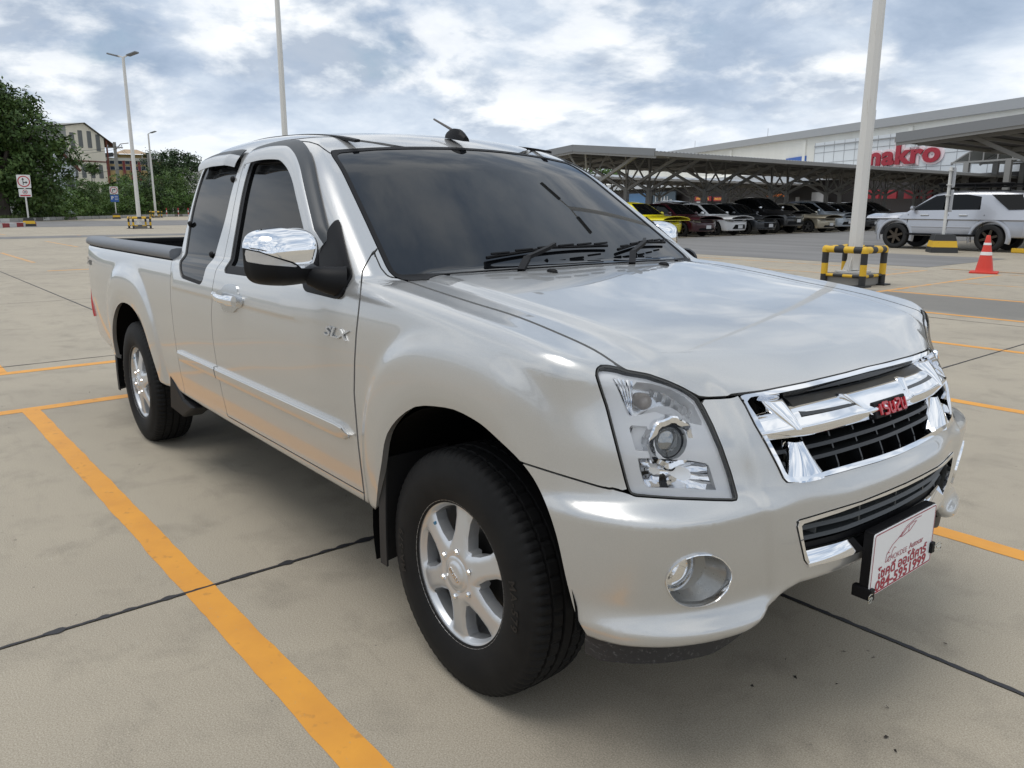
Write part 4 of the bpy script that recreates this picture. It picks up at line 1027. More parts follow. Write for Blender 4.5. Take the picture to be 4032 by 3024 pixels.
    for idx, (v_, n_v) in enumerate(zip(V_, N_)):
        u = (idx//nv)/(nu-1); v = (idx % nv)/(nv-1); mb.v.append(tuple(v_-n_v*(.018+.038*math.sin(math.pi*u)**.7*math.sin(math.pi*(.15+.7*v))+.006*math.sin(v*11))))
    mb.f = [(r_*nv+c, r_*nv+c+1, (r_+1)*nv+c+1, (r_+1)*nv+c) for r_ in range(nu-1) for c in range(nv-1)]
    mm(mb).build('dipped_reflector', M_CHROME, h, smooth=True)
# ---------------------------------------------------------------- mirrors, handles, wipers, aerial, badges
def mir_sdf(x, y, z):
    c, s = math.cos(R(14)), math.sin(R(14)); dx, dy = x+.690, y+.965; u = dx*c-dy*s*-1*-1; u = dx*c+dy*s; v = -dx*s+dy*c; w = z-1.152
    # rounded shell: domed front, flat back
    hw = .112; hh = .087-.010*np.clip(-v/.11, 0, 1)
    a = (np.abs(v)/hw)**4.4+(np.abs(w)/hh)**3.8
    front = u-.075*np.sqrt(np.clip(1.02-a*.85, 0, 2)); back = -.045-u
    side = (a**(1/4.1)-1)*.085
    return rint(rint(side, front*.8, .03), back, .012)
ms = _fix(surf(mir_sdf, (-.85, -1.12, 1.03), (-.55, -.82, 1.26), .006))
MLINE = P9((300, 1130), (430, 1150), (560, 1178), (700, 1225), (860, 1272), (905, 1300), (935, 1330), (1160, 1338), (1400, 1340), (1400, 800), (300, 800))
MIND = P9((425, 1157), (550, 1182), (700, 1232), (850, 1278), (900, 1303), (925, 1322), (600, 1298), (430, 1270), (415, 1200))
M_IND = mat('indicator_clear', (.55, .54, .53), .12, .3, .5, .8, .03)
mirs = []
for fm, mm in ((lambda s: s, lambda q: q), (mirror, mbm)):
    low = clip(ms, -img_sd(ms[0], MLINE)); low = clip(low, -img_sd(low[0], MIND))
    h = panel('door_mirror', fm(low), M_BLACK, truck, .004)
    top = clip(ms, img_sd(ms[0], MLINE)-.001); panel('mirror_cap', fm(offset(clip(top, top[0][:, 0]+.735), .001)), M_CHROME, h, .003)
    panel('mirror_indicator', fm(offset(clip(ms, img_sd(ms[0], MIND)-.001), -.0015)), M_IND, h, .003)
    panel('mirror_back', fm(offset(clip(top, -.735-top[0][:, 0]), .001)), M_BLACK, h, 0)
    # foot and sail on the door
    ft = MB(); ft.tube([(-.655, -.895, 1.095), (-.625, -.865, 1.085), (-.600, -.838, 1.078), (-.590, -.812, 1.075)], [.030, .040, .046, .050], 16); mm(ft).build('mirror_foot', M_BLACK, truck, smooth=True, angle=60)
    sl = clip(CABP, np.where(CABP[1][:, 1] < -.05, xz(CABP, round_poly([(-.765, 1.262), (-.565, 1.10), (-.540, 1.045), (-.575, 1.025), (-.80, 1.030), (-.84, 1.06), (-.80, 1.14)], .02)), -1))
    panel('mirror_sail', fm(offset(sl, .009)), M_BLACK, truck, .02)
    if fm is mirror:      # the left mirror is folded back against the door
        th_ = R(52); pv = Vector((-.60, .835, 0)); h.rotation_euler = (0, 0, th_); h.location = pv-Matrix.Rotation(th_, 3, 'Z') @ pv
    # weather strip knob at the rear of the window sill
    bs = MB(); sweep(bs, lambda x: [(x, -(float(cab_y(1.055))+o_), 1.046+dz) for o_, dz in ((-.006, -.012), (.010, -.010), (.013, .002), (.006, .012), (-.006, .014))], np.linspace(-1.60, -.80, 14)); mm(bs).build('belt_strip', M_BLACK, truck, smooth=True, angle=50)
# door handles
HP = round_poly(zpx((300, 900), 1.84333, ((1060, 445), (1085, 405), (1130, 400), (1170, 412), (1178, 478), (1212, 490), (1216, 540), (1205, 572), (1172, 578), (1150, 612), (1100, 605), (1065, 585), (1060, 545), (1030, 520), (1022, 450))), 8, 3)
hs = clip(MASTER, np.where((MASTER[0][:, 0] < -1.2) & (MASTER[0][:, 0] > -1.72), img_sd(MASTER[0], HP), -1))
def hand_pts(px): return raycast(px)
hv, hn = raycast(zpx((300, 900), 1.84333, ((1028, 478), (1190, 528))))
for fm, mm in ((lambda s: s, lambda q: q), (mirror, mbm)):
    h = panel('door_handle', fm(offset(hs, .005)), M_DCHROME, truck, .008)
    mb = MB(); n = 14; a0, a1 = hv[0]+np.array([.02, 0, 0]), hv[1]
    def hsec(i):
        u = i/(n-1); p_ = a0*(1-u)+a1*u; o_ = .012+.030*math.sin(math.pi*min(max(u, .06), .94))**.5; r_ = .0165*(1+.25*(u > .72))
        return [(p_[0], p_[1]-o_-r_*.55*math.cos(t), p_[2]+r_*math.sin(t)) for t in np.linspace(0, 2*math.pi, 12, endpoint=False)]
    sweep(mb, hsec, range(n)); mm(mb).build('handle_grip', M_CHROME, h, smooth=True, angle=60)
# wipers on the glass
def ws_pt(y, z, out=0.0): return (float(ws_x(np.array(abs(y)), np.array(z)))+out*.55, y, z+out*.82)
def wiper(yp, y0, y1, z0, z1):
    w = MB(); w.tube([ws_pt(y0, z0, .012), ws_pt((y0+y1)/2, (z0+z1)/2+.012, .014), ws_pt(y1, z1, .012)], .006, 6); o = w.build('wiper', M_BLACK, truck)
    b = MB(); nn = 6
    for i in range(nn):
        t0, t1 = i/nn+.02, (i+1)/nn-.02
        b.tube([ws_pt(y0+(y1-y0)*t, z0+(z1-z0)*t, .024+.012*math.sin(math.pi*(i+.5)/nn)) for t in (t0, t1)], .004, 5)
    b.build('wiper_frame', M_BLACK, o)
    ym, zm = (y0+y1)/2, (z0+z1)/2
    a = MB(); P_ = [(float(ws_x(np.array(abs(yp)), np.array(1.09)))+.05, yp, 1.100), ws_pt(yp*.72+ym*.28, 1.105, .040), ws_pt(yp*.25+ym*.75, zm*.6+1.105*.4, .048), ws_pt(ym, zm+.006, .036)]
    for p_, q_, w_ in zip(P_[:-1], P_[1:], (.024, .018, .012)): a.bar(p_, q_, w_, .012)
    a.build('wiper_arm', M_BLACK, o)
wiper(-.30, -.36, .22, 1.128, 1.150)
wiper(.22, .26, .62, 1.135, 1.150)
# washer nozzles, aerial, roof strips
for y in (-.22, .33):
    z_ = float(HOOD(np.array(-.30), np.array(abs(y)))); k = MB(); k.lathe([(.0, .011), (.009, .010), (.014, .006), (.016, .0), (.016, -.004)], 14, Matrix.Translation((-.30, y, z_)) @ Matrix.Diagonal((1.5, .8, 1, 1))); k.build('washer_nozzle', M_BLACK, truck, smooth=True, angle=70)
def roof_z(x, y): return float(np.interp(x, _rx, _rz))-.075*(y/.6)**2*.55
ab = MB(); nn = 8
def asec(i):
    u = i/(nn-1); x = -1.20+.13*u; h = .048*math.sin(math.pi*min(1, .12+.55*u+.0))**.8*(1-.55*u**3); w = .024*(1-.35*abs(2*u-1)**2); z_ = roof_z(x, 0)-.004
    return [(x, -w, z_), (x, -w*.8, z_+h*.55), (x, -w*.35, z_+h), (x, w*.35, z_+h), (x, w*.8, z_+h*.55), (x, w, z_)]
sweep(ab, asec, range(nn)); aer = ab.build('aerial', M_BLACK, truck, smooth=True, angle=50)
k = MB(); k.tube([(-1.165, 0, roof_z(-1.165, 0)+.030), (-1.30, 0, roof_z(-1.2, 0)+.078)], [.006, .0042], 8); k.build('aerial_stub', mat('worn_aerial', (.10, .09, .085), .6), aer)
def strip(y, x0, x1, wd_, m, nm, par, lift=.002):
    s = MB(); sweep(s, lambda x: [(x, y-wd_, roof_z(x, y-wd_)+lift-.01), (x, y-wd_, roof_z(x, y-wd_)+lift), (x, y+wd_, roof_z(x, y+wd_)+lift), (x, y+wd_, roof_z(x, y+wd_)+lift-.01)], np.linspace(x0, x1, 16)); s.build(nm, m, par, smooth=True, angle=40)
for sy in (-1, 1): strip(sy*.475, -2.2, -1.098, .011, M_BLACK, 'roof_moulding', truck)
# quarter window hinges
for x, z in ((-1.79, 1.41), (-1.805, 1.10), (-2.175, 1.22)):
    y = float(cab_y(z)); k = MB(); k.lathe([(0, .012), (.010, .010), (.014, .004), (.014, -.004)], 12, Matrix.Translation((x, -y, z)) @ Matrix.Rotation(R(105), 4, 'X')); pair(k, 'window_hinge', M_BLACK, truck, smooth=True, angle=60)
# raised letters and decals on the flank
def flank_text(body, size, x0, x1, z0, z1, yfun, m, nm, ext=.0, off=.0, shear=.25, out=.001, par=None):
    vs, fs = text_mesh(body, size, extrude=ext, offset=off, shear=shear)
    a0 = min(v.x for v in vs); a1 = max(v.x for v in vs); b0_ = min(v.y for v in vs); b1 = max(v.y for v in vs)
    P_ = []
    for v in vs:
        x = x0+(v.x-a0)/(a1-a0)*(x1-x0); z = z0+(v.y-b0_)/(b1-b0_)*(z1-z0); P_.append((x, -(yfun(x, z)+out+v.z+ext), z))
    return mesh_obj(nm, P_, fs, m, par or truck)
wfun = lambda x, z: float(width(np.array(x), np.array(z)))
flank_text('SLX', .05, -.655, -.490, .908, .940, wfun, M_ALLOY, 'badge_letters', .0025, .0008, .3)
M_DEC = mat('decal_black', (.02, .02, .02), .4)
flank_text('D-max', .05, -4.10, -3.90, .934, .978, wfun, M_DEC, 'decal', 0, .0012, .3)
M_DEC2 = mat('decal_grey', (.10, .10, .11), .4)
vy = lambda x, z: float(cab_y(z))+.0405
flank_text('D-max', .03, -1.545, -1.455, 1.482, 1.502, vy, M_DEC2, 'decal', 0, .0004, .3)
flank_text('D-max', .03, -2.05, -1.965, 1.478, 1.498, vy, M_DEC2, 'decal', 0, .0004, .3)
# roof drip seam
def snap(P_, d=0.0):
    P_ = np.array(P_, float)
    for _ in range(6): g_, dd = grad(truck_sdf, P_); P_ = P_-(dd-d)[:, None]*g_/np.maximum((g_*g_).sum(1), .2)[:, None]
    return [tuple(q) for q in P_]
k = MB(); k.tube(snap([(-1.075, -.60, 1.515), (-1.12, -.605, 1.53), (-1.18, -.60, 1.545), (-1.28, -.59, 1.56), (-1.42, -.58, 1.572)], -.001), .003, 6); pair(k, 'roof_seam', M_BLACK, truck)
# ================================================================= the car park
PSI = 0.0122856
cP, sP = math.cos(PSI), math.sin(PSI)
def LW(X, Y, Z=0.0): return Vector((X*cP-Y*sP, X*sP+Y*cP, Z))
def far_pt(px, py, dist):
    """point seen at a photo pixel, at a horizontal distance"""
    d_ = CF+(px-2016)/CAM_F*CR-(py-1512)/CAM_F*CU; t = dist/math.hypot(d_[0], d_[1]); return CAM_P+d_*t
# ---- ground sheet, concrete slabs, lanes, painted lines
def concrete(name, c0, c1, c2, sc=1.0):
    m = mat(name, c0, .78, spec=.3); n = NT(m); v = n.world()
    big = n.noise(v, .55*sc, 6, .6, .6); mid = n.noise(n.world((1, 1, 1)), 3.2*sc, 8, .65, .3); fine = n.noise(v, 240*sc, 3, .7)
    str_ = n.noise(n.world((.35, 2.2, 1)), 4.0*sc, 7, .65)
    c = n.mix(n.ramp(big, [(.38, 0.), (.64, 1.)]), c0, c1)
    c = n.mix(n.math('MULTIPLY', n.ramp(mid, [(.50, 0.), (.70, 1.)]), .65), c, c2)
    c = n.mix(n.math('MULTIPLY', n.ramp(str_, [(.58, 0.), (.76, 1.)]), .32), c, (c2[0]*.8, c2[1]*.8, c2[2]*.8))
    sp = n.ramp(n.noise(v, 26, 2, .5), [(.745, 0.), (.775, 1.)]); c = n.mix(n.math('MULTIPLY', sp, .55), c, (.10, .09, .08))
    c = n.mix(.9, c, n.mix(n.ramp(fine, [(.30, 0.), (.70, 1.)]), (.20, .19, .18), (.80, .79, .77)), 'SOFT_LIGHT')
    pale = n.ramp(n.noise(n.world((.6, 1.6, 1)), 7, 6, .75), [(.66, 0.), (.74, 1.)]); c = n.mix(n.math('MULTIPLY', pale, .35), c, (.55, .52, .46))
    # a long stretch dulled by tyres, between the far bays
    g = n.n('ShaderNodeNewGeometry'); sx = n.n('ShaderNodeSeparateXYZ'); n.l(g.outputs['Position'], sx.inputs[0])
    wob = n.math('MULTIPLY', n.math('SUBTRACT', n.noise(n.world((.25, .6, 1)), 1.2, 4, .6), .5), 1.6)
    yy = n.math('ADD', sx.outputs[1], wob)
    band = n.math('MULTIPLY', n.ramp(n.math('MULTIPLY', n.math('SUBTRACT', yy, 8.2), .3), [(.0, 0.), (.16, 1.), (.62, 1.), (.80, 0.)]), n.ramp(n.math('MULTIPLY', n.math('ADD', sx.outputs[0], 8.0), .1), [(.0, 0.), (.22, 1.), (.9, 1.)]))
    c = n.mix(n.math('MULTIPLY', band, .80), c, (.15, .147, .14))
    n.color(c); n.bump(n.math('ADD', fine, n.math('MULTIPLY', n.noise(v, 60, 4, .7), .6)), .25, .002)
    return m
M_CON = concrete('concrete', (.385, .342, .272), (.335, .298, .240), (.25, .224, .182))
M_CONF = concrete('concrete_far', (.40, .35, .268), (.36, .315, .245), (.29, .255, .20))
def asph(name, c):
    m = mat(name, c, .85, spec=.25); n = NT(m); v = n.world()
    n.color(n.mix(n.ramp(n.noise(n.world((.15, 1, 1)), 1.1, 6, .6), [(.35, 0.), (.7, 1.)]), c, tuple(q*1.35 for q in c))); n.bump(n.noise(v, 130, 3, .7), .3, .003); return m
M_ASPH = asph('worn_grey_lane', (.17, .165, .16))
M_GRASSY = mat('verge_soil', (.075, .085, .035), .95)
G = mesh_obj('ground', [LW(-900, -900, -.03), LW(900, -900, -.03), LW(900, 900, -.03), LW(-900, 900, -.03)], [(0, 1, 2, 3)], M_CONF); tag(G, kind='structure')
# slabs, each with a rounded arris; the joint between them is a real gap filled with sealant
SX, SY, JX0, JY0 = 4.93, 7.65, -1.04, .345
def slab_mesh():
    g = .006; b = .004; x0, x1, y0, y1 = g, SX-g, g, SY-g
    lo = [(x0, y0), (x1, y0), (x1, y1), (x0, y1)]; hi = [(x0+b, y0+b), (x1-b, y0+b), (x1-b, y1-b), (x0+b, y1-b)]
    vs = [(x, y, -.028) for x, y in lo]+[(x, y, -.003) for x, y in lo]+[(x, y, 0.) for x, y in hi]
    fs = [(8, 9, 10, 11)]+[(i, (i+1) % 4, 4+(i+1) % 4, 4+i) for i in range(4)]+[(4+i, 4+(i+1) % 4, 8+(i+1) % 4, 8+i) for i in range(4)]
    me = bpy.data.meshes.new('concrete_slab'); me.from_pydata(vs, [], fs); me.materials.append(M_CON); me.update(); return me
SLAB = slab_mesh()
for i in range(-11, 3):
    for j in range(-4, 9):
        X, Y = JX0+i*SX, JY0+j*SY
        o = bpy.data.objects.new('concrete_slab', SLAB); o.location = LW(X, Y, 0); o.rotation_euler = (0, 0, PSI); link(o, G)
M_SEALJ = mat('joint_sealant', (.022, .021, .024), .6); rng = random.Random(5)
def joint(ax, pos, a, b, w, blob=0.0, nm='joint_sealant'):
    """a wavy strip of sealant along a slab joint"""
    n = int((b-a)/.018) if b-a < 12 else int((b-a)/.12); vs = []; k = 0.0; tgt = 0
    for i in range(n+1):
        t = a+(b-a)*i/n
        if blob and rng.random() < .06: tgt = rng.random()*blob
        if rng.random() < .25: tgt = 0
        k += (tgt-k)*.45; ww = w*(.8+.4*rng.random())+k; o = (rng.random()-.5)*.003
        for s in (-1, 1):
            p = (pos+o+s*ww, t) if ax == 'x' else (t, pos+o+s*ww)
            vs.append(LW(p[0], p[1], .0022))
    fs = [(2*i, 2*i+1, 2*i+3, 2*i+2) for i in range(n)]
    return mesh_obj(nm, vs, fs, M_SEALJ, G)
joint('x', JX0, -2.6, 2.2, .0058, .020); joint('x', JX0, 2.2, 9, .006, .008)
for t_, l_, w_ in [(-2.30+.13*k+rng.uniform(-.045, .045), rng.uniform(.022, .05), rng.uniform(.009, .017)) for k in range(17)]:
    vs = [LW(JX0+rng.uniform(-.001, .001)+w_*math.sin(a_)*(1+.25*math.sin(3*a_+t_*9)), t_+l_*math.cos(a_), .0034) for a_ in np.linspace(0, 2*math.pi, 16, endpoint=False)]
    if abs(t_+1.185) > .07: mesh_obj('sealant_drip', vs, [tuple(range(16))], M_SEALJ, G)
joint('y', JY0, -1.2, 3.5, .0085, .003); joint('y', JY0, -22, -1.2, .009)
joint('x', JX0-SX, -6, 9, .008); joint('y', JY0+SY, -12, 4, .008)
for k_ in (2, 3, 4): joint('x', JX0-SX*k_, -5, 6, .006)
def sheet(name, poly, z, m, parent=None, kind=None):
    o = mesh_obj(name, [LW(x, y, z) for x, y in poly], [tuple(range(len(poly)))], m, parent)
    if kind: o['kind'] = kind
    return o
sheet('driving_lane', [(-19.6, 20.9), (-6.0, 20.9), (-6.0, 16.25), (-30, 16.25), (-30, 20.9)], .004, M_ASPH, None, 'structure')
sheet('driving_lane', [(-19.8, 20.91), (-11.2, 20.91), (-11.2, 75), (-19.8, 75)], .004, M_ASPH, None, 'structure')
sheet('driving_lane', [(-71, -40), (-53, -40), (-53, 60), (-71, 60)], .004, M_ASPH, None, 'structure')
sheet('driving_lane', [(-37.3, -40), (-34.8, -40), (-34.8, 16), (-37.3, 16)], .004, M_ASPH, None, 'structure')
M_OR = mat('orange_line_paint', (.70, .31, .035), .6); n_ = NT(M_OR); v_ = n_.world()
c_ = n_.mix(n_.ramp(n_.noise(v_, 5, 6, .6), [(.3, 0.), (.7, 1.)]), (.74, .335, .04), (.64, .28, .04))
c_ = n_.mix(n_.math('MULTIPLY', n_.ramp(n_.noise(v_, 17, 3, .5), [(.62, 0.), (.70, 1.)]), .55), c_, (.42, .19, .05))
c_ = n_.mix(n_.math('MULTIPLY', n_.ramp(n_.noise(v_, 45, 6, .8), [(.61, 0.), (.70, 1.)]), .75), c_, (.36, .31, .24))
n_.color(c_); n_.bump(n_.noise(v_, 240, 3, .7), .2, .002)
M_ORF = mat('worn_orange_line_paint', (.60, .33, .12), .7); n_ = NT(M_ORF); v_ = n_.world()
n_.color(n_.mix(n_.ramp(n_.noise(v_, 6, 7, .7), [(.42, 0.), (.6, 1.)]), (.62, .29, .06), (.42, .345, .25)))
def line(x0, y0, x1, y1, w=.1, m=None, z=.0016):
    d = Vector((x1-x0, y1-y0)).normalized(); n = Vector((-d.y, d.x))*w/2; k = max(1, int(math.hypot(x1-x0, y1-y0)/.05)) if math.hypot(x1-x0, y1-y0) < 6 else 40
    vs = []; 
    for i in range(k+1):
        t = i/k; x = x0+(x1-x0)*t; y = y0+(y1-y0)*t; j1, j2 = (rng.random()-.5)*.004, (rng.random()-.5)*.004
        w1 = .03*math.sin(x*9+y*7)+.02*math.sin(x*23+y*31); vs += [LW(x+n.x*(1+j1*18+w1), y+n.y*(1+j1*18+w1), z), LW(x-n.x*(1+j2*18-w1), y-n.y*(1+j2*18-w1), z)]
    o = mesh_obj('bay_line', vs, [(2*i, 2*i+1, 2*i+3, 2*i+2) for i in range(k)], m or M_OR); o['kind'] = 'structure'; return o
for Y in (-1.185, 1.335, 3.77, 6.18, 8.44, 10.64): line(-4.195, Y, JX0-.004, Y); line(JX0+.004, Y, .95, Y)
for X in (-4.25, -5.66):
    line(X, -9, X, 8.6, .11); line(X, 8.6, X, 15.4, .11, M_ORF)
line(-5.72, -1.16, -10.7, -1.16)
for Y in (13.0, 15.5): line(-4.1, Y, .9, Y, .1, M_ORF)
line(-5.6, 16.1, 1.0, 16.1, .09, M_ORF, .0085); line(-20, 13.1, -5.8, 13.1, .09, M_ORF); line(-20, 15.2, -5.8, 15.2, .09, M_ORF)
for X0, X1, Y in ((-24.5, -19.6, 1.33), (-31.8, -26.6, 3.69), (-42, -39.5, 3.5), (-31, -26, .9), (-38, -33, 6.0), (-24.6, -19.6, 3.7)): line(X0, Y, X1, Y, .1, M_ORF)
line(-16.7, 1.1, -16.7, 3.7, .1)
# small dark leaves and stains lying about
M_BIT = mat('dry_leaf', (.03, .024, .018), .8)
bits = MB()
for px in ((731, 976), (965, 928), (1190, 966), (1467, 1090), (1460, 1255), (1510, 1330), (1390, 821), (914, 829), (1782, 745), (1228, 788)):
    d_ = CF+(2432+px[0]/1.3825-2016)/CAM_F*CR-(2000+px[1]/1.3825-1512)/CAM_F*CU; t = -CAM_P[2]/d_[2]; q = CAM_P+d_*t; a = rng.random()*6; l_ = .004+.006*rng.random()
    bits.add([(q[0]+l_*math.cos(a), q[1]+l_*math.sin(a), .004), (q[0]-l_*.35*math.sin(a), q[1]+l_*.35*math.cos(a), .009), (q[0]-l_*math.cos(a), q[1]-l_*math.sin(a), .004), (q[0]+l_*.35*math.sin(a), q[1]-l_*.35*math.cos(a), .003)], [(0, 1, 2, 3)])
for _ in range(60):
    q = LW(rng.uniform(-6, 2), rng.uniform(-3.5, 9)); a = rng.random()*6; l_ = .003+.004*rng.random()
    bits.add([(q[0]+l_*math.cos(a), q[1]+l_*math.sin(a), .004), (q[0]-l_*.4*math.sin(a), q[1]+l_*.4*math.cos(a), .007), (q[0]-l_*math.cos(a), q[1]-l_*math.sin(a), .004), (q[0]+l_*.4*math.sin(a), q[1]-l_*.4*math.cos(a), .003)], [(0, 1, 2, 3)])
o = bits.build('leaf_litter', M_BIT); tag(o, 'tiny dry leaf scraps scattered over the concrete', 'leaf litter', kind='stuff')

# ---- lamp posts with striped guard cages
M_POLE = mat('white_pole_paint', (.62, .61, .58), .5); n_ = NT(M_POLE); v_ = n_.coord('Object', (6, 6, .8))
n_.color(n_.mix(n_.ramp(n_.noise(v_, 3, 7, .7), [(.60, 0.), (.75, 1.)]), (.64, .63, .60), (.46, .43, .38)))
M_YEL = mat('guard_yellow', (.66, .40, .02), .5); M_GBL = mat('guard_black', (.022, .022, .022), .55)
n_ = NT(M_YEL); v_ = n_.coord('Object'); n_.color(n_.mix(n_.ramp(n_.noise(v_, 14, 6, .7), [(.62, 0.), (.72, 1.)]), (.66, .40, .02), (.28, .13, .02)))
M_LAMP = mat('lamp_head_grey', (.16, .17, .18), .5); M_PLATE = mat('weathered_concrete', (.24, .23, .21), .85)
def striped(par, name, a, b, r, n):
    a, b = Vector(a), Vector(b)
    p0 = None
    for i in range(n):
        q0 = a.lerp(b, i/n); q1 = a.lerp(b, (i+1)/n); mb = MB(); mb.tube([q0, q1], r, 12); mb.build(name, (M_YEL, M_GBL)[i % 2], par, smooth=True, angle=50)
def lamp_post(X, Y, H, label, cage=.62, heads=2, w=.20, rz=0.0):
    root = empty('lamp_post', LW(X, Y), PSI+rz); tag(root, label, 'lamp post', 'white lamp posts in the car park')
    mb = MB(); sweep(mb, lambda z: [(c_*(w/2*(1-.35*z/H))*math.cos(R(22.5)+k*R(45))*1.05, s_*(w/2*(1-.35*z/H))*math.sin(R(22.5)+k*R(45))*1.05, z) for k in range(8) for c_, s_ in ((1, 1),)], [.25, H*.5, H]); mb.build('pole', M_POLE, root, smooth=True, angle=30)
    mb = MB(); mb.box((0, 0, .10), (.62, .62, .20)); mb.build('footing', M_PLATE, root, bevel=.02)
    mb = MB(); mb.box((0, 0, .22), (.42, .42, .03)); mb.build('base_plate', M_POLE, root)
    for k in range(4):
        a = k*math.pi/2; mb = MB(); mb.prism([(.09, 0), (.19, 0), (.09, .28)], (-math.sin(a), math.cos(a), 0), (0, 0, .236), (math.cos(a), math.sin(a), 0), (0, 0, 1), .014); mb.build('gusset', M_POLE, root)
    if cage:
        c = cage; hh = .55
        cg = MB(); pts = [(c, c), (-c, c), (-c, -c), (c, -c)]
        for k, (x, y) in enumerate(pts):
            x2, y2 = pts[(k+1) % 4]
            for i in range(3):
                mb = MB(); z0, z1 = hh*i/3, hh*(i+1)/3; mb.tube([(x, y, z0), (x, y, z1)], .055, 14); mb.build('guard_leg', (M_GBL, M_YEL)[i % 2], root, smooth=True, angle=50)
            nb = 4
            for i in range(nb):
                t0, t1 = i/nb, (i+1)/nb; mb = MB(); mb.tube([(x+(x2-x)*t0, y+(y2-y)*t0, hh+.05), (x+(x2-x)*t1, y+(y2-y)*t1, hh+.05)], .058, 14); mb.build('guard_rail', (M_YEL, M_GBL)[i % 2], root, smooth=True, angle=50)
                mb = MB(); mb.tube([(x+(x2-x)*t0, y+(y2-y)*t0, .17), (x+(x2-x)*t1, y+(y2-y)*t1, .17)], .026, 10); mb.build('guard_low_rail', (M_YEL, M_GBL)[i % 2], root, smooth=True, angle=50)
            mb = MB(); mb.lathe([(0, .115), (.03, .110), (.055, .085), (.064, .05), (.06, .0), (.0, -.01)], 14, Matrix.Translation((x, y, hh-.0))); mb.build('guard_corner', M_YEL, root, smooth=True, angle=60)
            mb = MB(); mb.box((x, y, .012), (.22, .22, .024)); mb.build('foot_plate', M_GBL, root)
    for k in range(heads):
        a = k*math.pi+R(35); hd = MB(); d = Vector((math.cos(a), math.sin(a), 0)); s_ = Vector((-d.y, d.x, 0)); o_ = Vector((0, 0, H))
        hd.bar(o_, o_+d*.35+Vector((0, 0, .12)), .06); h = hd.build('lamp_arm', M_POLE, root)
        mb = MB(); Mx = Matrix((d, s_, Vector((0, 0, 1)))).transposed() @ Matrix.Rotation(R(-14), 3, 'Y'); mb.box(o_+d*.62+Vector((0, 0, .16)), (.62, .32, .09), M=Mx); mb.build('lamp_head', M_LAMP, root, bevel=.03)
    return root
lamp_post(-5.10, 11.21, 10.6, 'tall white lamp post in a striped guard cage near the red traffic cone', .34, 2, .22)
lamp_post(-26.2, 10.65, 10.6, 'tall white lamp post rising behind the pickup cab', .52, 2, .22)
lamp_post(-46.6, 10.95, far_pt(487, 228, 50)[2], 'white twin head lamp post in a striped guard cage left of the pickup bed', .45, 2, .22)
lamp_post(-86.8, 23.4, far_pt(578, 527, 92)[2], 'far white lamp post in a guard cage before the bushes', .45, 1, .22)
# the same posts stand on the photographer's side and show in the glass
lamp_post(-14.0, -14.0, 8.6, 'white twin head lamp post standing on the photographer side of the lot', .0, 2, .2, .6)
# ---- sign posts on striped concrete feet
M_SWH = mat('sign_white', (.72, .72, .71), .5); M_SRED = mat('sign_red', (.45, .03, .04), .5); M_SBLU = mat('sign_blue', (.03, .11, .38), .5); M_SBK = mat('sign_black', (.02, .02, .02), .5); M_SBACK = mat('sign_back_aluminium', (.42, .43, .45), .45, .4)
def sign_base(root, s=.36):
    prof = [(s, 0.), (s*.93, .16), (s*.84, .34), (s*.72, .52)]
    for i in range(3):
        (a, z0), (b, z1) = prof[i], prof[i+1]; mb = MB()
        mb.add([(sx*a, sy*a, z0) for sx, sy in ((-1, -1), (1, -1), (1, 1), (-1, 1))]+[(sx*b, sy*b, z1) for sx, sy in ((-1, -1), (1, -1), (1, 1), (-1, 1))], [(0, 1, 5, 4), (1, 2, 6, 5), (2, 3, 7, 6), (3, 0, 4, 7), (4, 5, 6, 7), (3, 2, 1, 0)])
        mb.build('foot_block', (M_GBL, M_YEL, M_GBL)[i], root)
def disc(r, n=40, c=(0, 0)): return [(c[0]+r*math.cos(2*math.pi*i/n), c[1]+r*math.sin(2*math.pi*i/n)) for i in range(n)]
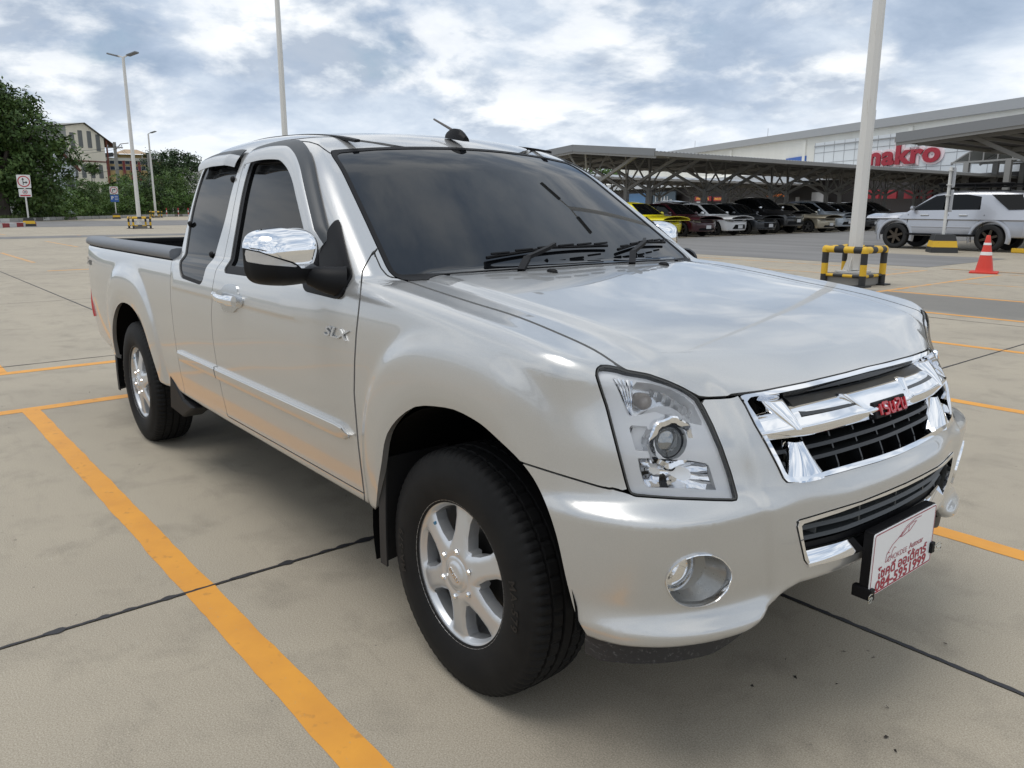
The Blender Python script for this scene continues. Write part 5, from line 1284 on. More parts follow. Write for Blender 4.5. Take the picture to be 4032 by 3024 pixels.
def sign_post(X, Y, rz, label, kind, H=2.9, tilt=0.0):
    root = empty('sign_post', LW(X, Y), rz); tag(root, label, 'road sign'); root.rotation_euler = (0, tilt, rz)
    sign_base(root); mb = MB(); mb.tube([(0, 0, .5), (0, 0, H)], .045, 12); mb.build('post', M_POLE, root, smooth=True, angle=50)
    def plate(cz, w, h, m, nm): mb = MB(); mb.prism(round_poly([(-w/2, -h/2), (w/2, -h/2), (w/2, h/2), (-w/2, h/2)], .04, 4), (1, 0, 0), (.05, 0, cz), (0, 1, 0), (0, 0, 1), .02); return mb.build(nm, m, root)
    def flat(poly, cz, m, d, par, nm): mb = MB(); mb.prism(poly, (1, 0, 0), (.0705+d, 0, cz), (0, 1, 0), (0, 0, 1), .002); return mb.build(nm, m, par)
    if kind == 'ahead':
        p = plate(H-.38, .72, .78, M_SWH, 'sign_plate'); flat(disc(.33), H-.38, M_SRED, 0, p, 'sign_ring'); flat(disc(.27), H-.38, M_SWH, .003, p, 'sign_disc')
        flat([(-.06, -.2), (-.02, -.2), (-.02, .10), (.03, .10), (-.04, .22), (-.11, .10), (-.06, .10)], H-.38, M_SBK, .006, p, 'arrow'); flat([(-.02, -.09), (-.02, -.03), (.10, -.03), (.10, .02), (.20, -.06), (.10, -.14), (.10, -.09)], H-.38, M_SBK, .0062, p, 'arrow')
        q = plate(H-1.06, .66, .46, M_SWH, 'sign_plate'); flat(disc(.13, 30, (0, .06)), H-1.06, M_SRED, 0, q, 'sign_ring'); flat(disc(.10, 30, (0, .06)), H-1.06, M_SWH, .003, q, 'sign_disc'); flat([(-.27, -.19), (.27, -.19), (.27, -.11), (-.27, -.11)], H-1.06, M_SRED, 0, q, 'sign_band')
        vs, fs = text_mesh('30', .15, offset=.004); mesh_obj('digits', [(.079, v.x, H-1.0+v.y) for v in vs], fs, M_SBK, q)
    elif kind == 'turn':
        p = plate(H-.36, .72, .70, M_SWH, 'sign_plate'); flat(disc(.32), H-.36, M_SRED, 0, p, 'sign_ring'); flat(disc(.26), H-.36, M_SWH, .003, p, 'sign_disc')
        flat([(-.13, -.17), (-.07, -.17), (-.07, .03), (.05, .03), (.05, -.03), (.16, .07), (.05, .16), (.05, .10), (-.13, .10)], H-.36, M_SBK, .006, p, 'arrow')
        q = plate(H-1.10, .72, .66, M_SBLU, 'sign_plate'); vs, fs = text_mesh('P', .42, offset=.012); mesh_obj('letter', [(.0715, v.x-.18, H-1.08+v.y) for v in vs], fs, M_SWH, q)
        for k in range(3): flat([(.02, .16-k*.15), (.29, .16-k*.15), (.29, .20-k*.15), (.02, .20-k*.15)], H-1.10, M_SWH, .0005, q, 'sign_line')
    else:
        for cz, h in ((H-.30, .56), (H-.95, .62)):
            p = plate(cz, .62, h, M_SBACK, 'sign_plate')
        for cz in (H-.1, H-.5, H-.8): mb = MB(); mb.box((.0, 0, cz), (.12, .14, .03)); mb.build('bracket', M_POLE, root)
    return root
sign_post(-55.2, 6.9, math.atan2(-8.5, 57), 'sign post with straight or right arrow in a red ring and speed limit plate', 'ahead', 3.05, R(0))
sign_post(-81.5, 18.3, math.atan2(-20, 83), 'sign post with right turn arrow above a blue parking plate', 'turn', 3.0)
sign_post(-8.33, 22.7, .62, 'sign post seen from behind on a striped block beside the silver SUV', 'back', 2.42)
# ---- red traffic cone
cone = empty('traffic_cone', LW(-4.62, 15.62), .3); tag(cone, 'red traffic cone with two white bands on the concrete', 'traffic cone')
M_CONE = mat('cone_red', (.62, .045, .025), .45); M_BAND = mat('cone_white_band', (.75, .74, .72), .4)
def cone_r(z): return .165-(.165-.034)*(z-.03)/.72
mb = MB(); mb.prism(round_poly([(-.25, -.25), (.25, -.25), (.25, .25), (-.25, .25)], .04, 4), (0, 0, 1), (0, 0, 0), (1, 0, 0), (0, 1, 0), .035); mb.build('cone_base', M_CONE, cone, bevel=.006)
mb = MB(); mb.lathe([(cone_r(.03)+.006, .03)]+[(cone_r(z), z) for z in np.linspace(.05, .74, 12)]+[(.028, .752), (.0, .752)], 28); mb.build('cone_body', M_CONE, cone, smooth=True, angle=50)
for z0, z1 in ((.36, .425), (.56, .605)): mb = MB(); mb.lathe([(cone_r(z0)+.001, z0), (cone_r(z0)+.004, z0), (cone_r(z1)+.004, z1), (cone_r(z1)+.001, z1)], 28); mb.build('cone_band', M_BAND, cone, smooth=True, angle=40)
ws_ = MB(); ws_.box(LW(-6.1, 24.1, .07), (1.7, .16, .13), PSI); o = ws_.build('wheel_stop', M_YEL, None, bevel=.02); tag(o, 'yellow wheel stop on the concrete behind the silver SUV', 'wheel stop')
# ---- kerbs at the far side
M_KW = mat('kerb_white', (.55, .54, .52), .7); M_KR = mat('kerb_red', (.25, .03, .03), .7); M_KG = mat('kerb_grey', (.32, .315, .30), .8); M_KD = mat('kerb_dark', (.13, .12, .11), .8)
kb = empty('kerb', LW(-71, 7.5)); tag(kb, 'long pale kerb along the foot of the green verge', 'kerb')
pts = [Vector((-66, 1.5)), Vector((-70.9, 6.5)), Vector((-75.5, 9.6)), Vector((-80.5, 12.9)), Vector((-86.5, 18)), Vector((-93.7, 22.6)), Vector((-97, 28)), Vector((-98, 36))]
kbase = LW(-71, 7.5)
for a, b in zip(pts[:-1], pts[1:]):
    n = max(1, int((b-a).length/1.15))
    for i in range(n):
        p, q = a.lerp(b, i/n), a.lerp(b, (i+.94)/n); mb = MB(); mb.bar((p.x-kbase.x, p.y-kbase.y, .12), (q.x-kbase.x, q.y-kbase.y, .12), .22, .26); mb.build('kerb_stone', (M_KG, M_KG, M_KW, M_KG, M_KD)[rng.randrange(5)], kb)
k2 = empty('island_kerb', LW(-54, 5)); tag(k2, 'red and white striped kerb beside the sign with the speed plate', 'kerb')
kbase = LW(-54, 5)
for i in range(9):
    p = Vector((-50.0, 2.6)).lerp(Vector((-56.2, 6.6)), i/9); q = Vector((-50.0, 2.6)).lerp(Vector((-56.2, 6.6)), (i+1)/9); mb = MB(); mb.bar((p.x-kbase.x, p.y-kbase.y, .12), (q.x-kbase.x, q.y-kbase.y, .12), .3, .24); mb.build('kerb_stone', (M_KR, M_KW)[i % 2], k2)
vg = [(-66.2, 1), (-71.2, 6.6), (-75.8, 9.8), (-80.8, 13.1), (-86.8, 18.2), (-94, 22.8), (-97.3, 28), (-98.3, 36), (-98.3, 90), (-420, 140), (-420, -90), (-66.2, -90)]
o = mesh_obj('verge', [(x, y, .10) for x, y in vg], [tuple(range(len(vg)))], M_GRASSY); o['kind'] = 'structure'
# red and white bollards
M_BW = mat('bollard_white', (.7, .7, .68), .5)
for k, (px, py) in enumerate(((657, 845), (703, 845), (741, 830))):
    d_ = CF+(px-2016)/CAM_F*CR-(py-1512)/CAM_F*CU; t = 100/math.hypot(d_[0], d_[1]); q = CAM_P+d_*t
    b_ = empty('bollard', (q[0], q[1], 0)); tag(b_, 'slim red and white bollard before the dark hedge', 'bollard', 'bollards before the hedge')
    for i in range(4): mb = MB(); mb.tube([(0, 0, i*.24), (0, 0, (i+1)*.24)], .05, 10); mb.build('bollard_band', (M_BW, M_SRED)[i % 2], b_)
# ---- open steel carports
M_STEEL = mat('painted_steel', (.27, .262, .245), .5); M_STEELD = M_STEEL; M_ROOFU = mat('roof_sheet_shaded', (.045, .042, .040), .7); M_ROOFT = mat('roof_sheet', (.34, .35, .36), .45, .3); M_FASC = mat('grey_fascia', (.22, .225, .23), .5, .2)  # M_ROOFU: same roof sheet from below, its shade put into a darker colour
def carport(X0, X1, Y0, Y1, label, zf=3.5, zr=3.92, bays=None, postY=(), grp='open carports', detail=True):
    """roof with a shallow ridge running along Y; posts branch like trees"""
    root = empty('carport', LW((X0+X1)/2, Y0), PSI); tag(root, label, 'carport', grp); xm = (X1-X0)/2; ln = Y1-Y0; t_ = .05
    pitch = .25 if detail else 1.0
    for s in (-1, 1):
        n = int(ln/pitch); mb = MB(); vs = []
        for i in range(n+1):
            for q in (0, .5):
                y = (i+q)*pitch; c = .03 if q else 0
                vs += [(0, y, zr+c+.05), (s*xm, y, zf+c+.05)]
        m_ = len(vs)//2; mb.add(vs, [(2*i, 2*i+1, 2*i+3, 2*i+2) for i in range(m_-1)]); mb.build('roof_sheet', M_ROOFT, root)
        mb = MB(); mb.add([(0, 0, zr), (s*xm, 0, zf), (s*xm, ln, zf), (0, ln, zr)], [(0, 1, 2, 3)]); mb.build('roof_shaded_underside', M_ROOFU, root)  # underside of the sheet, coloured dark to stand for shade
        mb = MB(); mb.bar((s*xm, 0, zf-.03), (s*xm, ln, zf-.03), .08, .17); mb.build('edge_beam', M_STEEL, root)
        for yy in (0, ln): mb = MB(); mb.bar((0, yy, zr+.02), (s*xm, yy, zf+.02), .06, .30); mb.build('end_fascia', M_FASC, root); mb = MB(); mb.bar((0, yy+(.05 if yy == 0 else -.05), zr-.16), (s*xm, yy+(.05 if yy == 0 else -.05), zf-.16), .08, .12); mb.build('end_beam', M_STEEL, root)
        for k in range(1, 6): f_ = k/6; mb = MB(); z = zr+(zf-zr)*f_-.06; mb.bar((s*xm*f_, .1, z), (s*xm*f_, ln-.1, z), .05, .1); mb.build('purlin', M_STEELD, root)
    for Y in postY:
        y = Y-Y0; p = MB(); p.box((0, y, 1.1), (.20, .20, 2.2)); po = p.build('post', M_STEELD, root)
        for s in (-1, 1):
            mb = MB(); mb.bar((0, y, 2.05), (s*xm*.62, y, zr+(zf-zr)*.62-.14), .13, .13); mb.build('main_arm', M_STEEL if y < 3 else M_STEELD, po)
            mb = MB(); mb.bar((s*xm*.25, y, zr+(zf-zr)*.25-.14), (s*xm*.98, y, zf-.10), .09, .14); mb.build('rafter', M_STEELD, po)
            for u in (-1, 1): mb = MB(); mb.bar((0, y, 2.15), (s*.55, y+u*.75, zr-.16), .075, .075); mb.build('branch', M_STEELD, po)
    return root
py = [27.9+6.3*k+d for k in range(9) for d in (0, 1.7)]
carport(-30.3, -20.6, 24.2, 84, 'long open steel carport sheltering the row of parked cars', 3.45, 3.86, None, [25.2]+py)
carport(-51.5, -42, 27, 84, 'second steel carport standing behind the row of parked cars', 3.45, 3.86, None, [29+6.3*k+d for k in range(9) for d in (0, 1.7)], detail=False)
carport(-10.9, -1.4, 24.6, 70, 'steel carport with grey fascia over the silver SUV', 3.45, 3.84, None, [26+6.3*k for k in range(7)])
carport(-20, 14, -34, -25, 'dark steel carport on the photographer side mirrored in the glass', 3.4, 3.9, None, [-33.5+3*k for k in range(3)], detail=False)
# ================================================================= parked cars
M_CGL = mat('car_glass', (.004, .0045, .005), .03, 0, .3, 0, 0, 1.45)
M_CTY = mat('car_tyre', (.012, .012, .012), .7); M_CRIM = mat('car_rim', (.38, .38, .39), .3, .9); M_BRZ = mat('bronze_rim', (.075, .06, .045), .4, .7); M_DRIM = mat('dark_rim', (.03, .03, .032), .35, .7)
M_HLG = mat('car_headlight', (.50, .50, .48), .12, .25, .5, 1.0); M_HLY = mat('car_headlight_hazed', (.52, .50, .38), .2, .1, .5, .8); M_PLT = mat('number_plate', (.62, .62, .62), .5)
def car(name, label, loc, rz, col, K, metal=.5, rim=None, hl=None, grp='cars parked under the carport', cat='car', extras=None):
    """K: shape numbers; x forward, origin below the middle of the wheelbase"""
    W, wb, xf, xr = K['W']/2, K['wb'], K['xf'], K['xr']; Rw = K.get('Rw', .31)
    root = empty(name, loc, rz); tag(root, label, cat, grp)
    top = np.array(K['top']); roof = np.array(K['roof']); belt = K['belt']
    xs = np.arange(-3.2, 3.2, .01); th = gauss1(np.interp(xs, top[:, 0], top[:, 1]), 6, 0); rh = gauss1(np.interp(xs, roof[:, 0], roof[:, 1]), 5, 0)
    zb = K.get('zb', .22); tw = K.get('tw', .72)
    hz = roof[:, 1].max()
    def sdf(x, y, z):
        y = np.abs(y); wz = W-.035*((z-.62)/.4)**2-.03*np.clip((.38-z)/.2, 0, 1); pl = .055*np.clip((np.abs(x)-1.2)/1.0, 0, 1.3)**2
        side = y-(wz-pl); t = z-np.interp(x, xs, th)+.06*(y/W)**4
        nose = K.get('nose', .25); front = (x-(xf-nose*(y/W)**2.6-.10*np.clip((z-.62)/.4, 0, 1)**2-.06*np.clip((.45-z)/.25, 0, 1)))*.85
        rear = ((xr+.14*(y/W)**3)-x)*.9
        lo = rint(rint(rint(rint(side, t, .09), front, .10), rear, .08), zb-z, .05)
        for cx in (wb/2, -wb/2): lo = np.maximum(lo, -np.maximum(np.hypot(x-cx, z-Rw)-(Rw+.075), (W-.26)-y))
        cs = (y-(W-.03-(z-belt)*(1-tw)/(hz-belt)*W*1.0))*.93; ct = (z-np.interp(x, xs, rh)+.05*(y/(W*tw))**2)*.8
        cb = np.maximum(rint(cs, ct, .09), belt-.2-z)
        return runi(lo, cb, .025)
    S = _fix0(surf(sdf, (xr-.1, -W-.1, .1), (xf+.12, .06, hz+.12), K.get('h', .045))); S = clip(S, -S[0][:, 1])
    gl = np.array(K['glass']); V, N, T = S
    sidew = lambda s: np.where((s[1][:, 1] < -.35) & (s[0][:, 2] > belt-.15), poly_sd(s[0][:, [0, 2]], gl), -1)
    hw = lambda s: (W-.03-(s[0][:, 2]-belt)*(1-tw)/(hz-belt)*W)-.075+s[0][:, 1]
    wsz = K['ws']; wsd = lambda s: np.where(s[1][:, 0] > .22, np.minimum(np.minimum(hw(s), s[0][:, 2]-belt-.03), np.minimum(hz-.075-s[0][:, 2], s[0][:, 0]-wsz[0])), -1)
    rwd = lambda s: np.where((s[1][:, 0] < -.22), np.minimum(np.minimum(hw(s), s[0][:, 2]-belt-.06), np.minimum(hz-.09-s[0][:, 2], wsz[1]-s[0][:, 0])), -1)
    P = paint(name+'_paint_%d' % len(MATS), col) if metal > .3 else mat(name+'_paint_%d' % len(MATS), col, .3, 0, .5, 1.0, .03)
    body = clip(clip(clip(S, -sidew(S)), -1.0*wsd(clip(S, -sidew(S)))), np.ones(1)) if False else S
    body = clip(body, -sidew(body)); body = clip(body, -wsd(body)); body = clip(body, -rwd(body))
    panel('body', both(body), P, root, .02)
    for nm, f in (('windscreen', wsd), ('rear_window', rwd)):
        q = clip(S, f(S))
        if len(q[2]): panel(nm, both(offset(q, -.004)), M_CGL, root, 0)
    q = clip(S, sidew(S))
    posts = K.get('posts', ())
    for fm in ((lambda s: s), mirror):
        rest = q; 
        for a, b in zip((9,)+tuple(p_-.03 for p_ in posts), tuple(p_+.03 for p_ in posts)+(-9,)):
            w = clip(clip(q, a-q[0][:, 0]), clip(q, a-q[0][:, 0])[0][:, 0]-b)
            if len(w[2]): panel('side_window', fm(offset(w, -.006)), M_CGL, root, 0)
    def wheel(x, sy):
        mb = lathe_y([(Rw*.62, -.09), (Rw*.80, -.105), (Rw*.95, -.10), (Rw, -.075), (Rw, .075), (Rw*.95, .10), (Rw*.6, .09)], 32); w = mb.build('wheel', M_CTY, root, smooth=True, angle=50)
        lathe_y([(Rw*.66, -.092), (Rw*.62, -.098), (Rw*.58, -.07), (Rw*.5, .0), (.0, .0)], 32).build('rim', M_VOID if rim is not M_CRIM else M_DRIM, w, smooth=True, angle=40)
        sp = MB()
        for k in range(K.get('spokes', 5)):
            a = 2*math.pi*k/K.get('spokes', 5)+.3; d = Vector((math.cos(a), 0, math.sin(a))); t = Vector((-math.sin(a), 0, math.cos(a))); r0, r1 = .0, Rw*.62
            sp.add([d*r0+t*.045+Vector((0, -.088, 0)), d*r1+t*.03+Vector((0, -.092, 0)), d*r1-t*.03+Vector((0, -.092, 0)), d*r0-t*.045+Vector((0, -.088, 0)), d*r0+t*.045+Vector((0, -.05, 0)), d*r1+t*.03+Vector((0, -.06, 0)), d*r1-t*.03+Vector((0, -.06, 0)), d*r0-t*.045+Vector((0, -.05, 0))], [(0, 1, 2, 3), (0, 4, 5, 1), (2, 6, 7, 3), (1, 5, 6, 2)])
        sp.build('rim_spokes', rim or M_CRIM, w)
        w.location = (x, sy*(W-.135), Rw); w.rotation_euler = (0, 0, 0 if sy < 0 else math.pi); return w
    for x in (wb/2, -wb/2):
        for sy in (-1, 1): wheel(x, sy)
    # lamps, grille, plate on the nose
    def on_nose(y, z, d=0.0):
        lo_, hi_ = 0.0, xf+.4
        for _ in range(30):
            m_ = (lo_+hi_)/2
            if sdf(np.array([m_]), np.array([y]), np.array([z]))[0] > 0: hi_ = m_
            else: lo_ = m_
        return (lo_+d, y, z)
    def patch(poly, d, nm, m, skirt=.02, side=1):
        f = lambda s: np.where(s[1][:, 0] > .12, poly_sd(s[0][:, [1, 2]], poly), -1); q_ = clip(S, f(S))
        if len(q_[2]) == 0: return
        if side: 
            for fm in ((lambda s: s), mirror): panel(nm, fm(offset(q_, d)), m, root, skirt)
        else: panel(nm, both(offset(q_, d)), m, root, skirt)
    hz0, hz1, hy0, hy1 = K['hl']
    hp = K.get('hlpoly') or round_poly([(-hy1, hz1), (-hy1-.0, hz0+.35*(hz1-hz0)), (-hy0-.1, hz0), (-hy0, hz0+.02), (-hy0, hz1-.03)], .03)
    patch(hp, .006, 'headlight', hl or M_HLG)
    for g in K.get('dark', ()): patch(round_poly(g, .02), .004, 'air_intake', M_BLACK, .01, 0)
    if 'grille' in K: patch(round_poly(K['grille'], .02), .008, 'grille', K.get('gm', M_CHROME), .02, 0)
    if 'grille2' in K: patch(round_poly(K['grille2'], .02), .011, 'grille_mesh', M_BLACK, .02, 0)
    pz = K.get('plate', .45); a = on_nose(0, pz, .012); mb = MB(); mb.box((a[0], 0, pz), (.012, .34, .15)); mb.build('number_plate', M_PLT, root, bevel=.004)
    for sy in (-1, 1):
        mx = K['mir']; mb = MB(); mb.lathe([(0, .11), (.05, .10), (.075, .05), (.08, -.02), (.06, -.07), (0, -.085)], 12, Matrix.Translation((mx[0], sy*(W+.08), mx[1])) @ Matrix.Rotation(R(90), 4, 'X') @ Matrix.Diagonal((.8, .9, 1.0, 1))); mb.build('door_mirror', K.get('mm', P), root, smooth=True)
    return root
def _fix0(S):
    V, N, T = S; fn = np.cross(V[T[:, 1]]-V[T[:, 0]], V[T[:, 2]]-V[T[:, 0]]); s = (fn*N[T[:, 0]]).sum(1)
    T = T.copy(); T[s < 0] = T[s < 0][:, ::-1]; return V, N, T
SEDAN = dict(W=1.70, wb=2.60, xf=2.15, xr=-2.2, top=[(-2.4, .80), (-2.2, .93), (-1.6, .97), (-.8, .93), (.6, .93), (1.2, .90), (1.75, .80), (2.1, .64), (2.4, .5)], belt=.92,
    roof=[(-2.1, .90), (-1.75, 1.0), (-1.25, 1.33), (-.75, 1.44), (-.2, 1.47), (.25, 1.42), (.95, 1.02), (1.15, .9)], glass=[(-1.45, .97), (-1.15, 1.27), (-.75, 1.36), (-.2, 1.385), (.18, 1.34), (.78, 1.0), (.75, .955), (-1.35, .945)], posts=(-.28,), ws=(.12, -1.0), hl=(.60, .74, .42, .80), plate=.42, mir=(.72, 1.0), dark=([(-.55, .28), (.55, .28), (.5, .38), (-.5, .38)],), grille=[(-.34, .64), (.34, .64), (.30, .71), (-.30, .71)], grille2=[(-.31, .65), (.31, .65), (.27, .695), (-.27, .695)])
HATCH = dict(SEDAN, xr=-1.95, roof=[(-1.98, .92), (-1.85, 1.15), (-1.55, 1.40), (-.8, 1.47), (-.2, 1.48), (.25, 1.43), (.98, 1.02), (1.2, .9)], glass=[(-1.6, .98), (-1.45, 1.26), (-.8, 1.37), (-.2, 1.39), (.18, 1.345), (.80, 1.0), (.75, .955), (-1.5, .95)], ws=(.12, -1.5))
SUVS = dict(W=1.80, wb=2.61, xf=2.1, xr=-2.15, Rw=.34, top=[(-2.3, .9), (-2.1, 1.0), (0, 1.02), (.8, 1.03), (1.3, 1.0), (1.8, .92), (2.05, .8), (2.3, .6)], belt=1.02, zb=.26,
    roof=[(-2.15, 1.0), (-1.95, 1.25), (-1.4, 1.53), (-.7, 1.60), (0, 1.60), (.3, 1.54), (1.05, 1.12), (1.25, 1.0)], glass=[(-1.75, 1.1), (-1.4, 1.42), (-.7, 1.49), (0, 1.49), (.25, 1.45), (.9, 1.1), (.85, 1.06), (-1.65, 1.05)], posts=(-.2,), ws=(.15, -1.4), hl=(.76, .86, .42, .84), plate=.50, mir=(.82, 1.1), dark=([(-.6, .36), (.6, .36), (.55, .52), (-.55, .52)],), grille=[(-.42, .68), (.42, .68), (.40, .80), (-.40, .80)], grille2=[(-.40, .69), (.40, .69), (.38, .79), (-.38, .79)])
PICK = dict(W=1.80, wb=3.08, xf=2.45, xr=-2.75, Rw=.37, top=[(-3, 1.12), (-.9, 1.12), (-.5, 1.12), (.6, 1.13), (1.2, 1.14), (1.9, 1.10), (2.3, 1.02), (2.6, .8)], belt=1.13, zb=.36,
    roof=[(-1.05, 1.1), (-.92, 1.62), (-.5, 1.74), (.1, 1.76), (.45, 1.70), (1.1, 1.22), (1.25, 1.1)], glass=[(-.82, 1.2), (-.78, 1.58), (-.4, 1.64), (.1, 1.65), (.4, 1.6), (1.0, 1.22), (.95, 1.17)], posts=(-.05,), ws=(.3, -.7), hl=(.88, 1.02, .44, .86), plate=.62, mir=(.9, 1.24), mm=None, dark=([(-.75, .44), (.75, .44), (.7, .60), (-.7, .60)],), grille=[(-.40, .84), (.40, .84), (.42, 1.02), (-.42, 1.02)], grille2=[(-.36, .86), (.36, .86), (.38, .97), (-.38, .97)])
PICK['mm'] = M_CHROME; PICK['hlpoly'] = None
def at_row(Y, L, dx=0.0): return LW(-19.75-L+dx, Y)
car('parked_car', 'yellow hatchback with dark scoop nosing out from under the carport', at_row(24.55, 2.12), PSI, (.72, .62, .01), dict(HATCH, W=1.68, dark=([(-.2, .26), (.2, .26), (.2, .3), (-.2, .3)],)), 0, M_CRIM)
car('parked_car', 'dark maroon sedan with hazed headlights beside the yellow hatchback', at_row(26.95, 2.15), PSI, (.045, .006, .012), SEDAN, 0, M_BRZ, M_HLY)
car('parked_car', 'white sedan with black lower grille next to the maroon sedan', at_row(29.3, 2.15), PSI, (.74, .74, .74), dict(SEDAN, dark=([(-.48, .30), (.48, .30), (.36, .50), (-.36, .50)],), plate=.40), 0, M_CRIM)
car('parked_car', 'dark grey sedan with narrow lamps between white sedan and black pickup', at_row(31.75, 2.15), PSI, (.055, .06, .068), dict(SEDAN, W=1.78, dark=([(-.44, .34), (.44, .34), (.5, .55), (-.5, .55)], [(-.8, .26), (.8, .26), (.78, .30), (-.78, .30)])), .5, M_DRIM)
car('parked_car', 'black pickup truck with chrome grille taller than the sedans beside it', at_row(34.15, 2.45), PSI, (.012, .012, .013), PICK, 0, M_CRIM)
car('parked_car', 'beige sedan with low bumper between black pickup and pale blue crossover', at_row(36.75, 2.15, .3), PSI, (.52, .47, .36), SEDAN, .5, M_CRIM)
car('parked_car', 'pale silver blue crossover parked beside the beige sedan', at_row(39.2, 2.1), PSI, (.50, .56, .62), SUVS, .5, M_DRIM)
car('parked_car', 'charcoal sedan parked beyond the pale blue crossover', at_row(42.1, 2.15), PSI, (.03, .034, .04), SEDAN, .5, M_DRIM)
car('parked_car', 'black crossover partly hidden behind the nose of the silver SUV', at_row(45.2, 2.1), PSI, (.012, .012, .013), SUVS, 0, M_DRIM)
for k, (Y, c, K, lb) in enumerate(((27.3, (.7, .7, .7), HATCH, 'white hatchback in the back row behind the yellow hatchback'), (30.2, (.66, .66, .67), SEDAN, 'white sedan in the back row behind the white sedan'), (33.5, (.60, .60, .62), SUVS, 'pale crossover in the back row behind the dark grey sedan'), (49.5, (.02, .02, .022), SUVS, 'black crossover in the back row seen above the silver SUV hood'), (53, (.3, .3, .31), SUVS, 'grey crossover in the back row seen above the silver SUV hood'))):
    car('parked_car', lb, LW(-27.6, Y), PSI+math.pi, c, K, 0, M_CRIM)
# the silver SUV under the right-hand carport, in profile
FORT = dict(W=1.84, wb=2.75, xf=2.22, xr=-2.42, Rw=.40, h=.035, top=[(-2.6, 1.0), (-2.4, 1.12), (0, 1.12), (.8, 1.14), (1.1, 1.15), (1.6, 1.12), (2.0, 1.04), (2.2, .90), (2.5, .7)], belt=1.12, zb=.42, nose=.22,
    roof=[(-2.5, 1.1), (-2.38, 1.4), (-2.15, 1.74), (-1.5, 1.80), (-.6, 1.81), (0, 1.79), (.35, 1.72), (1.05, 1.24), (1.25, 1.1)], glass=[(-1.05, 1.22), (-1.0, 1.60), (-.6, 1.67), (0, 1.67), (.3, 1.63), (.95, 1.24), (.90, 1.19)], posts=(-.02,), ws=(.25, -2.2), hl=(.90, 1.04, .46, .9), plate=.6, mir=(.85, 1.26), dark=([(-.8, .5), (.8, .5), (.7, .62), (-.7, .62)],), grille=[(-.4, .82), (.4, .82), (.42, .98), (-.42, .98)], spokes=6)
suv = car('parked_suv', 'silver SUV with flared arches and bronze rims seen in profile', LW(-8.95, 24.85), PSI+math.pi, (.42, .43, .46), FORT, .5, M_BRZ, M_HLY, None, 'suv')
# quarter glass, arches, running board, roof rack, lamp
for sy in (-1, 1):
    q = MB(); q.add([(-1.30, sy*.80, 1.66), (-2.12, sy*.775, 1.66), (-2.22, sy*.845, 1.24), (-1.80, sy*.862, 1.24)], [(0, 1, 2, 3) if sy > 0 else (3, 2, 1, 0)])
    q.v = [(x, y+sy*(.028), z) for x, y, z in q.v]; q.build('quarter_window', M_CGL, suv)
    for cx in (1.375, -1.375):
        mb = MB(); sweep(mb, lambda a: [(cx+r_*math.cos(a), sy*(.905+o_), .40+r_*math.sin(a)) for r_, o_ in ((.475, -.03), (.478, .016), (.53, .022), (.575, .008), (.60, -.04))], np.linspace(-.28, math.pi+.28, 24), closed=False); mb.build('wheel_arch', MATS[[k for k in MATS if k.startswith('parked_suv_paint')][0]], suv, smooth=True, angle=60)
    mb = MB(); mb.box((0, sy*.93, .47), (2.0, .16, .06)); mb.build('running_board', M_BLACK, suv, bevel=.015)
    mb = MB(); mb.box((0, sy*.915, .70), (1.75, .04, .05)); mb.build('door_moulding', MATS[[k for k in MATS if k.startswith('parked_suv_paint')][0]], suv, bevel=.015)
    for x in (.50, -.62): mb = MB(); mb.box((x, sy*.93, 1.06), (.24, .05, .04)); mb.build('door_handle', M_ALLOY, suv, bevel=.012)
    mb = MB(); mb.box((-2.30, sy*.80, 1.02), (.22, .20, .20)); mb.build('tail_light', M_RED, suv, bevel=.04)
    for xx in (1.02, -.18, -1.18): mb = MB(); mb.bar((xx, sy*.922, .62), (xx-.02, sy*.918, 1.08), .008, .012); mb.build('door_gap', M_BLACK, suv)
rk = MB(); rk.box((-.75, 0, 1.90), (2.0, 1.2, .03)); rk_ = rk.build('roof_rack', M_BLACK, suv)
for y in (-.62, .62): mb = MB(); mb.tube([(.3, y, 1.98), (-1.8, y, 1.98)], .025, 8); mb.build('rack_rail', M_BLACK, rk_)
for k in range(7): mb = MB(); mb.tube([(.28-k*.34, -.62, 1.945), (.28-k*.34, .62, 1.945)], .02, 6); mb.build('rack_bar', M_BLACK, rk_)
for x in (.2, -.75, -1.7):
    for y in (-.6, .6): mb = MB(); mb.bar((x, y, 1.76), (x, y, 1.97), .03); mb.build('rack_foot', M_BLACK, rk_)
# ================================================================= trees, buildings and shops beyond
def leaf_mat(name, c0, c1, c2):
    m = mat(name, c0, .6, spec=.3); n = NT(m); v = n.coord('Object')
    c = n.mix(n.ramp(n.noise(v, .55, 4, .6), [(.38, 0.), (.62, 1.)]), c0, c1); c = n.mix(n.math('MULTIPLY', n.ramp(n.noise(v, 2.6, 3, .6), [(.5, 0.), (.7, 1.)]), .8), c, c2); n.color(c)
    b = n.b; b.inputs['Transmission Weight'].default_value = 0; b.inputs['Subsurface Weight'].default_value = 0
    return m
LV = [leaf_mat('leaf_deep', (.045, .085, .022), (.065, .115, .026), (.11, .15, .03)), leaf_mat('leaf_fresh', (.065, .125, .026), (.085, .155, .03), (.13, .19, .04)), leaf_mat('leaf_dark', (.030, .058, .022), (.042, .075, .026), (.06, .095, .03))]
M_BARK = mat('bark', (.09, .075, .06), .9)
